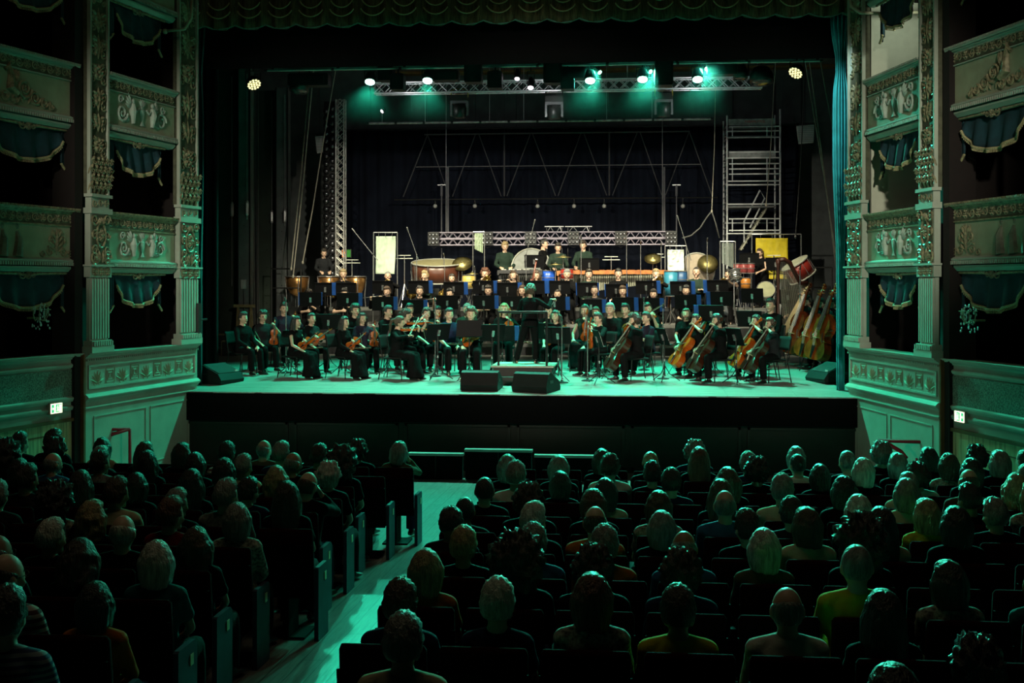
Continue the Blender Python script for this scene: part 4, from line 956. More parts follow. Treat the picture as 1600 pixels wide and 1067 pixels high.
# scaffold tower on the right
def scaffold():
    y0, y1 = 10.9, 12.0; x0 = at(1136, 300, y0).x; x1 = at(1219, 300, y0).x; zt = at(1170, 186, y0).z
    SC_ = mat('scaffold_steel', (.75, .77, .80), .45, .1); t = thing('scaffold_tower', 'tall grey scaffold tower with platforms and a ladder at the right rear', 'scaffold', (x0, y0, 0)); W = x1 - x0; D = y1 - y0
    for x in (0, W):
        for y in (0, D): put('upright', MB().bar((x, y, 0), (x, y, zt + (.25 if x else .1)), .025, 8).mesh('u', [SC_]), t)
    zz = lambda py: at(1170, py, y0).z
    for py in (198, 205, 215, 238, 247, 256, 264, 272, 283, 289, 319, 342, 360, 365):
        put('rail', MB().bar((0 if py % 2 else .05, -.03, zz(py)), (W, -.03, zz(py)), .018, 6).mesh('r', [SC_]), t)
    for py in (205, 247, 283, 345): put('rail', MB().bar((0, D, zz(py)), (W, D, zz(py)), .018, 6).mesh('r', [SC_]), t)
    for py in range(195, 400, 10): put('rung', MB().bar((0, 0, zz(py)), (0, D, zz(py)), .016, 6).mesh('r', [SC_]), t)
    for a_, b_ in ((198, 215), (247, 264), (264, 283), (342, 362)):
        for u in (.1, .75): put('gate_post', MB().bar((W * u, -.03, zz(a_)), (W * u, -.03, zz(b_)), .015, 6).mesh('g', [SC_]), t)
    for py in (191, 241): put('toe_board', MB().box((W * .47, -.02, zz(py)), (W * .88, .03, .17)).mesh('tb', [mat('toe_board_grey', (.34, .35, .36), .6, var=.4)]), t)
    for py in (196, 244, 320): put('platform', MB().box((W * .47, D / 2, zz(py) - .04), (W * .9, D * .8, .05)).mesh('pf', [mat('platform_grey', (.2, .21, .22), .6)]), t)
    mb = MB(); 
    for dy in (.3, .7):
        mb.bar((W * .28, dy, zz(390)), (W * .80, dy, zz(320)), .03, 6)
    put('ladder_stile', mb.mesh('ls', [mat('ladder_alu', (.46, .45, .36), .5, .3)]), t)
    mb = MB()
    for k in range(8): u = k / 7; mb.box((W * (.30 + .48 * u), .5, zz(388 - 66 * u)), (.10, .42, .02))
    put('tread', mb.mesh('tr', [mat('ladder_alu', (.46, .45, .36))]), t)
    mb = MB(); mb.tube([(W * .34, .25, zz(378)), (W * .34, .25, zz(345)), (W * .64, .25, zz(296)), (W * .73, .25, zz(309)), (W * .45, .25, zz(355))], .022, 6); put('ladder_handrail', mb.mesh('lh', [SC_]), t)
    return t, W, zz, x0, y0
t_sc, W_, zz_, xs_, ys_ = scaffold()
# red lettering on the top toe board
cu = bpy.data.curves.new('board_text', 'FONT'); cu.body = 'FARAMUTPOL'; cu.size = .085; cu.shear = .25; cu.align_x = 'CENTER'; cu.align_y = 'CENTER'; cu.extrude = .002
to = bpy.data.objects.new('t', cu); COL.objects.link(to); dg = bpy.context.evaluated_depsgraph_get(); me = bpy.data.meshes.new_from_object(to.evaluated_get(dg)); bpy.data.objects.remove(to)
me.materials.clear(); me.materials.append(mat('sign_red', (.55, .06, .04), .6)); put('lettering', me, t_sc, T=TR((W_ * .52, -.04, zz_(190.5)), 0, pi / 2))
# hung sail-like speakers
for px, py, w_, y, lb, sgn in ((1258, 210, .42, 8.5, 'right', 1), (499, 226, .20, 9.5, 'left', -1)):
    c = at(px, py, y); t = thing('hung_lamp_panel', 'pale ribbed lamp panel hung at the %s side of the stage' % lb, 'stage lamp', (c.x, y, c.z), 0, 'hung ribbed panels')
    mb = MB(); mb.prism([(-w_ / 2, .2), (w_ / 2, .22), (w_ / 2 - .02, -.2), (-w_ / 2 + .06, -.23)], .12); put('casing', mb.mesh('cs', [mat('panel_grey', (.42, .42, .44), .5, var=.2)]), t)
    mb = MB()
    for k in range(9): mb.box((.01, -.066, .17 - k * .043), (w_ * .86, .012, .012))
    put('ribs', mb.mesh('rb', [mat('panel_dark', (.12, .12, .13), .5)]), t)
    mb = MB(); mb.tube([(-w_ / 2, .0, .18), (-w_ / 2, 0, .27), (w_ / 2, 0, .27), (w_ / 2, 0, .1)], .010, 6); mb.bar((0, 0, .27), (0, 0, 10.88 - c.z), .008, 5); put('yoke', mb.mesh('yk', [BLK]), t)
# ropes
for i, (a_, b_, y, lb) in enumerate(((( 489, 118), (458, 432), 8.6, 'leftmost pale rope of the left rigging lines'), ((484, 118), (455, 420), 8.7, 'pale rope close beside the leftmost rigging line'), ((502, 240), (473, 410), 9.2, 'pale rope below the hung panel on the left'), ((1262, 120), (1311, 430), 7.0, 'second pale rope of the right rigging lines'), ((1264, 90), (1308, 432), 7.2, 'thick pale rope of the right rigging lines'), ((1281, 90), (1322, 330), 6.8, 'rightmost pale rope at the right rigging lines'), ((1118, 130), (1112, 330), 9.5, 'vertical pale rope left of the scaffold tower'), ((1209, 140), (1197, 320), 10.0, 'slack pale rope across the scaffold tower'), ((1257, 130), (1243, 370), 7.5, 'thin dark rope behind the right hung panel'))):
    p, q = at(*a_, y), at(*b_, y); t = thing('rope', lb, 'rope', q, 0, 'rigging ropes'); d = p - q; put('line', MB().tube([V((0, 0, 0)), d * .5 + V((.02, 0, -.01)), d, d * ((10.88 - q.z) / d.z)], .016 if i < 6 else .012, 6).mesh('ln', [ROPE if i < 8 else BLK]), t)
    put('knot', MB().ball((0, 0, 0), (.03, .03, .05), 8).mesh('kn', [ROPE if i < 8 else BLK]), t)

# ---------------------------------------------------------------- lamps
GLOW = mat('green_lens', (.6, 1, .85), .3, emit=(.42, 1, .80), es=9)
WARM = mat('yellow_led', (1, .95, .5), .3, emit=(1, .90, .42), es=1.5); PINK = mat('pink_lens', (1, .8, .9), .3, emit=(1, .80, .92), es=4)
CAN = mat('lamp_can', (.015, .017, .016), .4)
def par(label, x, y, z, r, tilt, lens, rz=0., ln=.26, group=None, zpipe=6.62, cells=False):
    t = thing('par_lamp', label, 'stage lamp', (x, y, z), rz, group); R = M.Rotation(tilt, 4, 'X')   # tilt 0 = straight down
    put('can', MB().lathe([(r * .95, 0), (r * 1.06, 0), (r * 1.06, ln * .5), (r * .75, ln), (r * .3, ln + .04)], 18, R).mesh('can', [CAN], True), t)
    if cells:
        mb = MB()
        for k in range(19):
            rr = 0 if k == 0 else (r * .42 if k < 7 else r * .80); a = k * pi / 3 if k < 7 else (k - 7) * pi / 6; mb.ball((rr * cos(a), rr * sin(a), -.004), (r * .17, r * .17, .02), 8)
        me = mb.mesh('lens', [lens], True); me.transform(R); put('lens', me, t)
    else: me = MB().lathe([(r * .93, .004), (r * .9, -.012), (r * .5, -.02), (.01, -.022)], 18).mesh('lens', [lens], True); me.transform(R); put('lens', me, t)
    mb = MB(); h = max(.12, zpipe - z - .05); c = R @ V((0, 0, ln * .45))
    for s in (-1, 1): mb.bar((s * r * 1.12, c.y, c.z), (s * r * 1.12, c.y, c.z + h * .6), .010, 5)
    mb.bar((-r * 1.12, c.y, c.z + h * .6), (r * 1.12, c.y, c.z + h * .6), .010, 5); mb.bar((0, c.y, c.z + h * .6), (0, c.y, max(c.z + h * .75, zpipe - z)), .014, 6); put('yoke', mb.mesh('yk', [BLK]), t); return t
yL = 4.4
for i, (px, py) in enumerate(GREEN_PX):
    c = at(px, py, yL); par('round stage lamp glowing green, %s of five from left' % ORD[i + 1], c.x, yL, c.z, .115, radians(-28), GLOW, 0, .24, 'green back lamps')
for px, py, tl, rz, lb in ((937, 113, -50, .9, 'small lamp with a pale green slit of light, left one'), (1016, 112, -50, .8, 'small lamp with a pale green slit of light, middle one'), (1104, 107, -50, .6, 'small lamp with a pale green slit of light, right one')):
    c = at(px, py, 4.9); par(lb, c.x, 4.9, c.z, .05, radians(tl), GLOW, rz, .2, 'small angled lamps', 6.74)
for px, py, r, lb in ((808, 123, .06, 'small lamp with a faint pink lens'), (829, 137, .07, 'lowest small lamp with a bright pinkish white lens')):
    c = at(px, py, 4.9); par(lb, c.x, 4.9, c.z, r, radians(-30), PINK, 0, .25, 'pink lamps in the middle', 6.74)
c = at(597, 174, 9.0); par('small violet-white lamp standing on the long batten', c.x, 9.0, c.z, .055, radians(-60), PINK, -.9, .1, None, c.z + .05)
put('stalk', MB().bar((0, 0, 0), (0, 0, at(575, 193, 9).z - .01 - c.z), .012, 6).mesh('st', [STEEL]), bpy.data.objects[[o.name for o in COL.objects if o.get('label') == 'small violet-white lamp standing on the long batten'][0]])
lamp('violet_beam', 'SPOT', (c.x + .05, 8.9, c.z - .02), (c.x + 2.0, 11.8, 4.6), 18, (.75, .7, 1), .04, 50, .8)
for px, py, rz, lb in ((397, 132, .75, 'round yellow honeycomb lamp hung at the far left'), (1243, 114, -.75, 'round yellow honeycomb lamp hung at the far right')):
    c = at(px, py, 3.6); par(lb, c.x, 3.6, c.z, .15, radians(-42), WARM, rz, .16, 'yellow honeycomb lamps', 6.62, True)
def box_light(label, px, py, w_, h_, y, rz=0., d_=.35, group='black box lights'):
    y, zp = (4.9, 6.74) if y >= 4.6 else ((4.4, 6.62) if y >= 4.2 else (4.15, 6.62))
    if y == 4.15: y = 4.4
    c = at(px, py, y); t = thing('profile_lamp', label, 'stage lamp', (c.x, y, c.z), rz, group)
    put('housing', MB().box((0, 0, 0), (w_, d_, h_)).mesh('hs', [CAN]), t)
    mb = MB(); 
    for s in (-1, 1): put('side_flap', MB().box((s * (w_ / 2 + .01), -.02, 0), (.012, d_ * .9, h_ * .9)).mesh('fl', [BLK]), t)
    mb = MB(); mb.bar((0, 0, h_ / 2), (0, 0, zp - c.z), .018, 6); mb.box((0, 0, h_ / 2 + .03), (w_ * .5, .05, .02)); put('clamp', mb.mesh('cl', [BLK]), t)
    mb = MB(); mb.box((0, -d_ / 2 - .01, -.01), (w_ * .82, .012, h_ * .72)); put('front_grille', mb.mesh('fg', [mat('lamp_grille', (.02, .02, .022), .5)]), t)
for px, py, w_, h_, y, lb in ((484, 126, .88, .26, 4.6, 'wide black lamp box near the left end of the pipe'), (697, 119, .55, .22, 4.6, 'wide black lamp box right of the second green lamp'), (604, 116, .30, .32, 4.7, 'black lamp box right of the first green lamp'), (899, 115, .60, .24, 4.6, 'wide black lamp box left of the third green lamp'), (1128, 109, .62, .24, 4.6, 'wide black lamp box right of the fifth green lamp'),
                         (622, 129, .26, .34, 4.2, 'black barn-door lamp left of the second green lamp'), (740, 114, .34, .44, 4.1, 'large black lamp in the left middle of the pipe'), (774, 126, .28, .36, 4.2, 'black lamp left of the small pink lamps'), (864, 113, .36, .50, 4.1, 'large black lamp right of the pink lamps'), (1037, 114, .36, .56, 4.1, 'large black lamp between the fourth and fifth green lamps'), (887, 132, .26, .24, 4.3, 'small black lamp under the third wide lamp box')):
    box_light(lb, px, py, w_, h_, y)
def moving_head(label, px, py, y, yellow):
    c = at(px, py, y); t = thing('moving_head', label, 'stage lamp', (c.x, y, c.z), 0, 'moving heads hung under the truss')
    put('head', MB().lathe([(.10, -.26), (.15, -.24), (.16, -.02), (.12, .08)], 14).mesh('hd', [CAN], True), t)
    mb = MB(); 
    for s in (-1, 1): mb.box((s * .19, 0, -.05), (.05, .14, .30))
    mb.box((0, 0, .12), (.42, .16, .06)); put('yoke', mb.mesh('yk', [mat('moving_head_grey', (.13, .13, .14), .35)]), t)
    put('base', MB().box((0, 0, .22), (.40, .26, .14)).mesh('bs', [CAN]), t)
    mb = MB(); mb.tube([(-.2, 0, .24), (-.2, 0, .40), (-.12, 0, .44), (.12, 0, .44), (.2, 0, .40), (.2, 0, .24)], .016, 6); put('handle', mb.mesh('hn', [mat('handle_yellow', (.40, .34, .04), .5) if yellow else BLK]), t)
    mb = MB(); mb.bar((0, 0, .44), (0, 0, 6.5 - c.z), .02, 6); put('drop_bar', mb.mesh('db', [BLK]), t)
for px, py, ye, lb in ((718, 168, True, 'moving head lamp with a yellow handle, left'), (866, 170, False, 'moving head lamp with a black yoke, in the middle'), (1037, 166, True, 'moving head lamp with a yellow handle, right')): moving_head(lb, px, py, 7.0, ye)
for px, py, r, lb in ((1190, 128, .24, 'big round black lamp at the right end of the pipe'), (467, 142, .2, 'round black lamp at the left end of the pipe'), (1157, 122, .15, 'smaller round black lamp at the right end of the pipe')):
    c = at(px, py, 4.9); par(lb, c.x, 4.9, c.z, r, radians(-15), mat('dark_lens', (.03, .06, .06), .08), 0, .3, 'unlit round lamps', 6.74)
# black speaker wedges, podium
def wedge(label, px, py, rz, y, grp='floor monitors'):
    p = onz(px, py, .02); t = thing('stage_monitor', label, 'speaker', (p.x, p.y, RAKE * p.y), rz, grp); W = .68
    T = TR((0, 0, 0)); prof = [(-.30, 0), (.30, 0), (.33, .10), (.22, .32), (.14, .355), (-.24, .19), (-.32, .07)]
    mb = MB(); vs = [(-W / 2, y_, z_) for y_, z_ in prof] + [(W / 2, y_, z_) for y_, z_ in prof]; n = len(prof)
    mb.add(vs, [tuple(range(n - 1, -1, -1)), tuple(range(n, 2 * n))] + [(i, (i + 1) % n, (i + 1) % n + n, i + n) for i in range(n)]); put('cabinet', mb.mesh('cab', [mat('speaker_black', (.008, .008, .008), .6, spec=.2)]), t)
    mb = MB(); q = [V((0, -.235, .205)), V((0, .125, .365))]
    mb.add([(-W * .46, q[0].y, q[0].z), (W * .46, q[0].y, q[0].z), (W * .46, q[1].y, q[1].z), (-W * .46, q[1].y, q[1].z)] + [(-W * .46, q[0].y + .02, q[0].z - .05), (W * .46, q[0].y + .02, q[0].z - .05), (W * .46, q[1].y + .02, q[1].z - .05), (-W * .46, q[1].y + .02, q[1].z - .05)], [(0, 1, 2, 3), (7, 6, 5, 4), (0, 4, 5, 1), (1, 5, 6, 2), (2, 6, 7, 3), (3, 7, 4, 0)])
    put('grille', mb.mesh('gr', [mat('speaker_grille', (.022, .025, .026), .5, spec=.3, bump=.5, bscale=400)]), t)
    mb = MB(); mb.box((W * .36, -.21, .228), (.09, .012, .03), None); put('badge', mb.mesh('bd', [mat('badge_silver', (.5, .5, .5), .4)]), t)
    mb = MB()
    for s in (-1, 1): mb.box((s * (W / 2 + .003), .1, .18), (.008, .14, .05))
    put('side_handle', mb.mesh('sh', [BLK]), t)
wedge('black floor monitor at the left corner of the stage, grille to the house', 343, 601, radians(70), 0)
wedge('black floor monitor left of the podium', 753, 609, radians(177), 0)
wedge('black floor monitor right of the podium, turned slightly', 838, 611, radians(160), 0)
wedge('black floor monitor at the right corner of the stage', 1296, 603, radians(-68), 0)
PODX, PODY = -.12, 2.05
t = thing('podium', 'dark conductor podium with a pale top and a rear rail', 'podium', (PODX, PODY, .07))
put('base', MB().box((0, 0, .15), (1.12, 1.15, .30)).mesh('b', [mat('podium_black', (.02, .018, .016), .6)]), t); put('top', MB().box((0, 0, .315), (1.2, 1.22, .03)).mesh('t', [mat('podium_top', (.42, .40, .33), .6)]), t)
put('step', MB().box((0, -.75, .07), (1.0, .3, .14)).mesh('s', [mat('podium_black', (.02, .018, .016))]), t)
mb = MB(); z = 1.35
for s in (-1, 1): mb.bar((s * .46, -.5, .3), (s * .46, -.5, z), .022, 8)
mb.tube([(-.47, -.5, z), (.47, -.5, z)], .022, 8); put('rail', mb.mesh('r', [BLK]), t)
# risers for the winds and percussion
RISER = planks('riser_boards', (.22, .22, .21), (.17, .17, .16), 'x', .3, 2, .5)
LEV = [(6.3, 7.65, .58, 'lowest orchestra riser under the winds'), (7.65, 9.15, .98, 'middle orchestra riser under the brass'), (9.15, 10.55, 1.35, 'highest orchestra riser under the percussion')]
def lev(y):
    for a, b, z, _ in LEV:
        if a <= y < b: return z
    return max(0., min(GZ, RAKE * y))
for a, b, z, lb in LEV:
    t = thing('orchestra_riser', lb, 'riser', (-.2, (a + b) / 2, 0), 0, 'orchestra risers'); xw = 11.2
    put('deck', MB().box((0, 0, z - .04), (xw, b - a - .01, .08)).mesh('dk', [RISER]), t); mb = MB()
    for i in range(9):
        for s in (-1, 1): mb.box((-xw / 2 + .1 + i * (xw - .2) / 8, s * ((b - a) / 2 - .08), (z - .08 + GZ) / 2), (.06, .06, z - .08 - GZ))
    put('legs', mb.mesh('lg', [STEEL]), t)
    put('skirt', MB().box((0, -(b - a) / 2 + .01, (z - .08 + GZ) / 2), (xw - .02, .012, z - .09 - GZ)).mesh('sk', [BLACK]), t)
# benches against the pit wall
for px0, px1, py, h_, lb in ((637, 724, 708, .46, 'low black barrier below the stage, left of the taller middle barrier'), (725, 832, 702, .52, 'taller black barrier below the middle of the stage'), (834, 931, 711, .46, 'low black barrier below the stage, right of the taller middle barrier')):
    y = -1.25; a = at(px0, py, y); b = at(px1, py, y); t = thing('stage_barrier', lb, 'barrier', ((a.x + b.x) / 2, y + .08, fz(y)), 0, 'barriers below the stage'); zt = a.z - fz(y); W = b.x - a.x
    put('carcass', MB().box((0, 0, (zt - .04) / 2 + .01), (W - .04, .14, zt - .04)).mesh('c', [DEAD]), t); put('top', MB().box((0, 0, zt - .02), (W - .01, .16, .04)).mesh('t', [mat('bench_top', (.30, .31, .30), .35)]), t)
    mb = MB(); mb.bar((0, -.075, zt - .045), (0, -.075, .05), .008, 5); put('seam', mb.mesh('s', [BLACK]), t)
# pale column speaker at the right proscenium, dark one at the left
for px, py, y, w_, h_, lb, m in ((1334, 87, .20, .14, .66, 'pale grey column speaker high on the right proscenium', mat('pale_speaker', (.42, .50, .47), .6)), (308, 500, .25, .12, .62, 'black column speaker beside the left proscenium pilaster', BLK)):
    c = at(px, py, y); t = thing('column_speaker', lb, 'speaker', (c.x, y, c.z)); put('case', MB().box((0, 0, 0), (w_, .16, h_)).mesh('c', [m]), t); put('bracket', MB().bar((0, .08, 0), (0, .5, 0), .02).mesh('b', [BLK]), t); put('front_mesh', MB().box((0, -.083, 0), (w_ * .84, .01, h_ * .94)).mesh('f', [m]), t)

a = at(1112, 330, 9.5); t = thing('hanging_cable', 'thick dark grey cable looping from the rope left of the scaffold tower', 'cable', a)
for pts in (((1112, 330), (1104, 340), (1094, 356), (1080, 368), (1066, 372)), ((1112, 330), (1118, 348), (1124, 372))): put('strand', MB().tube([at(x, y, 9.5) - a for x, y in pts], .02, 6).mesh('s', [mat('grey_cable', (.06, .06, .06))], True), t)
a = at(541, 396, 11.4); t = thing('signal_light', 'small lit orange and green signal lamp right of the truss tower', 'signal lamp', (a.x, 11.4, GZ)); h = a.z - GZ
put('orange_lens', MB().box((-.05, -.03, h), (.11, .04, .20)).mesh('o', [mat('signal_orange', (.8, .3, .1), .4, emit=(1, .28, .06), es=1.2)]), t); put('green_lens', MB().box((.08, -.03, h), (.10, .04, .20)).mesh('g', [mat('signal_green', (.05, .3, .05), .4, emit=(.05, .5, .05), es=.15)]), t)
put('post', MB().bar((0, 0, 0), (0, 0, h), .025, 6).box((.01, .02, h), (.28, .06, .24)).mesh('p', [BLK]), t)

# thin haze hanging around the green lamps
hz = bpy.data.materials.new('stage_haze'); hz.use_nodes = True; nt = hz.node_tree; nt.nodes.clear()
vo = nt.nodes.new('ShaderNodeVolumeScatter'); vo.inputs['Anisotropy'].default_value = .2
tc = nt.nodes.new('ShaderNodeTexCoord'); sx = nt.nodes.new('ShaderNodeSeparateXYZ'); mr = nt.nodes.new('ShaderNodeMapRange'); nt.links.new(tc.outputs['Object'], sx.inputs[0]); nt.links.new(sx.outputs['Z'], mr.inputs['Value'])
mr.interpolation_type = 'SMOOTHSTEP'; mr.inputs['From Min'].default_value = 5.3; mr.inputs['From Max'].default_value = 6.2; mr.inputs['To Max'].default_value = .008; nt.links.new(mr.outputs[0], vo.inputs['Density'])
ou = nt.nodes.new('ShaderNodeOutputMaterial'); nt.links.new(vo.outputs[0], ou.inputs['Volume'])
o = put('stage_haze', MB().box((-.6, 4.5, 5.9), (10.4, 1.4, 1.2)).mesh('haze', [hz])); o['kind'] = 'stuff'; tag(o, 'thin green lit haze around the row of green stage lamps', 'haze')
# ================================================================ instruments and furniture of the orchestra
VARN = mat('orange_varnish', (.56, .095, .010), .22, var=.45, scale=7, stretch=(1, 1, .4)); VARNK = mat('dark_varnish', (.05, .014, .006), .28, var=.4, scale=6); VARNA = mat('amber_varnish', (.36, .065, .010), .25, var=.5, scale=5); VARND = mat('brown_varnish', (.17, .032, .009), .25, var=.5, scale=6)
EBONY = mat('ebony', (.010, .008, .007), .35); PALEW = mat('bridge_maple', (.50, .36, .18), .5); GUT = mat('strings', (.6, .58, .5), .3, .6)
SILVER = mat('silver', (.75, .75, .76), .2, .95, var=.1); BRASS = mat('brass', (.75, .50, .14), .22, .95, var=.15); COPPER = mat('copper', (.72, .36, .13), .28, .9, var=.3)
HIDE = mat('drum_head', (.62, .60, .48), .6, var=.12); ROSEW = mat('rosewood', (.15, .035, .018), .35, var=.4); REDLAC = mat('red_lacquer', (.36, .03, .02), .25); BLUELAC = mat('blue_lacquer', (.02, .10, .55), .3)
OUT = [(0, 0), (.012, .13), (.05, .225), (.11, .275), (.19, .293), (.28, .275), (.35, .235), (.395, .205), (.405, .225), (.43, .19), (.48, .163), (.53, .157), (.58, .166), (.625, .188), (.635, .205), (.66, .196), (.71, .222), (.78, .237), (.86, .228), (.92, .19), (.97, .115), (1., .04)]
def fiddle_meshes(kind):
    L, th, vm = {'violin': (.356, .040, VARN), 'viola': (.41, .045, VARN), 'cello': (.755, .145, VARN), 'dark_cello': (.755, .145, VARNK), 'bass': (1.12, .23, VARND), 'amber_bass': (1.12, .23, VARNA)}[kind]
    big = 'cello' in kind or 'bass' in kind; half = OUT
    if 'bass' in kind: half = [(t, w if t < .66 else w * (1 - .55 * ((t - .66) / .34) ** 1.3)) for t, w in OUT]
    poly = [(w * L, t * L) for t, w in half] + [(-w * L, t * L) for t, w in reversed(half[1:])]; n = len(poly); cz = .45 * L
    mb = MB(); rings = []
    for y, k in ((-th * .5 - L * .018, .25), (-th * .5 - L * .012, .7), (-th * .5, 1.), (th * .5, 1.), (th * .5 + L * .014, .7), (th * .5 + L * .022, .25)):
        rings.append([(x * k, y, cz + (z - cz) * (k if k < 1 else 1)) for x, z in poly])
    vs = [p for r in rings for p in r]; fs = []
    for i in range(5): fs += [(i * n + k, i * n + (k + 1) % n, (i + 1) * n + (k + 1) % n, (i + 1) * n + k) for k in range(n)]
    fs += [tuple(range(n - 1, -1, -1)), tuple(5 * n + k for k in range(n))]; mb.add(vs, fs)
    mb.m = 1
    for s in (-1, 1):
        mb.tube([(s * L * .10, th / 2 + L * .021, L * .58), (s * L * .115, th / 2 + L * .02, L * .52), (s * L * .14, th / 2 + L * .017, L * .44), (s * L * .16, th / 2 + L * .014, L * .39)], L * .010, 5, None, 1)
    if big: mb.bar((0, 0, 0), (0, 0, -L * .30), L * .010, 6)
    body = mb.mesh('body', [vm, EBONY], False)
    mb = MB(); yt = th / 2; N0 = L * .97; N1 = L * 1.36
    mb.loft([((0, yt - L * .02, N0), (1, 0, 0), (0, 1, 0), L * .055, L * .05), ((0, yt + L * .012, N1), (1, 0, 0), (0, 1, 0), L * .034, L * .03)], 8)
    mb.loft([((0, yt + L * .012, N1), (1, 0, 0), (0, 1, 0), L * .04, L * .04), ((0, yt - L * .02, N1 + L * .17), (1, 0, 0), (0, 1, 0), L * .03, L * .03)], 8)
    pts = []
    for i in range(14): a = pi * .3 + i * .62; r = L * .055 * (1 - i / 16); pts.append((0, yt + L * -.02 - L * .01 + r * cos(a), N1 + L * .21 + r * sin(a)))
    mb.tube(pts, [L * .026 * (1 - .4 * i / 13) for i in range(14)], 6)
    for k in range(4): mb.bar(((-1) ** k * L * .10, yt - L * .005, N1 + L * (.05 + .03 * k)), (0, yt, N1 + L * (.05 + .03 * k)), L * .012, 5)
    neck = mb.mesh('neck', [vm], True)
    mb = MB(); mb.loft([((0, yt + L * .075, L * .62), (1, 0, 0), (0, 1, 0), L * .06, L * .018), ((0, yt + L * .045, N1), (1, 0, 0), (0, 1, 0), L * .036, L * .012)], 8); fb = mb.mesh('fingerboard', [EBONY])
    mb = MB(); mb.loft([((0, yt + L * .035, L * .03), (1, 0, 0), (0, 1, 0), L * .025, L * .012), ((0, yt + L * .05, L * .30), (1, 0, 0), (0, 1, 0), L * .055, L * .014)], 8); tp = mb.mesh('tailpiece', [EBONY])
    mb = MB(); mb.box((0, yt + L * .05, L * .46), (L * .12, L * .10, L * .015)); br = mb.mesh('bridge', [PALEW])
    mb = MB()
    for k in range(4): x = (k - 1.5) * L * .024; mb.tube([(x * .6, yt + L * .06, L * .28), (x, yt + L * .105, L * .46), (x * .7, yt + L * .06, N1)], L * .0035, 4)
    return dict(body=body, neck=neck, fingerboard=fb, tailpiece=tp, bridge=br, strings=mb.mesh('strings', [GUT]))
def fiddle(kind, label, T, name=None, group=None):
    ms = cached(('fid', kind), lambda: fiddle_meshes(kind)); nm = name or {'violin': 'violin', 'viola': 'viola', 'cello': 'cello', 'dark_cello': 'cello', 'bass': 'double_bass', 'amber_bass': 'double_bass'}[kind]
    t = thing(nm, label, nm.replace('_', ' '), T=T, group=group)
    for k, me in ms.items(): put(k, me, t)
    return t
def bow(label, T, s=1., group='bows'):
    t = thing('bow', label, 'bow', T=T, group=group)
    put('stick', cached('stick', lambda: MB().tube([(0, 0, 0), (0, -.006, .37), (0, .008, .74)], [.0055, .005, .004], 6).mesh('stick', [mat('bow_wood', (.22, .10, .05), .35)])), t)
    put('bow_hair', cached('bowhair', lambda: MB().box((0, .021, .37), (.009, .0025, .70)).mesh('bh', [mat('horsehair', (.75, .72, .62), .6)])), t)
    put('frog', cached('frog', lambda: MB().box((0, .014, .04), (.012, .02, .045)).mesh('fr', [EBONY])), t); return t
CHAIRBLK = mat('chair_black', (.012, .012, .013), .5); CHAIRPAD = mat('chair_pad', (.012, .013, .013), .9, spec=.15)
def stage_chair(label, loc, rz, hi=.45):
    t = thing('orchestra_chair', label, 'chair', loc, rz, 'orchestra chairs')
    def seat(): mb = MB(); mb.loft([((0, .02, .405), (1, 0, 0), (0, 1, 0), .20, .20), ((0, .02, .425), (1, 0, 0), (0, 1, 0), .215, .215), ((0, .02, .438), (1, 0, 0), (0, 1, 0), .20, .20)], 20, None, 5); return mb.mesh('seat', [CHAIRPAD])
    def back(): mb = MB(); mb.grid(lambda a, b: ((a * 2 - 1) * .205, -.235 - .035 * (1 - (a * 2 - 1) ** 2) - .05 * b, .60 + .26 * b), 10, 4); return mb.mesh('back', [CHAIRPAD], True)
    put('seat', cached('oc_seat', seat), t); o = put('backrest', cached('oc_back', back), t); o.modifiers.new('s', 'SOLIDIFY').thickness = .02
    for s in (-1, 1):
        put('leg', cached(('oc_fl', s), lambda: MB().bar((s * .18, .19, .41), (s * .20, .22, 0), .011, 6).mesh('leg', [CHAIRBLK])), t)
        put('leg', cached(('oc_bl', s), lambda: MB().tube([(s * .20, -.27, 0), (s * .185, -.19, .41), (s * .185, -.26, .82)], .011, 6).mesh('leg', [CHAIRBLK])), t)
    return t
DESK = mat('stand_desk_black', (.005, .005, .006), .6, spec=.15); BLUEF = mat('blue_folder', (.015, .085, .36), .45); PAPER = mat('sheet_paper', (.80, .80, .76), .7, var=.06)
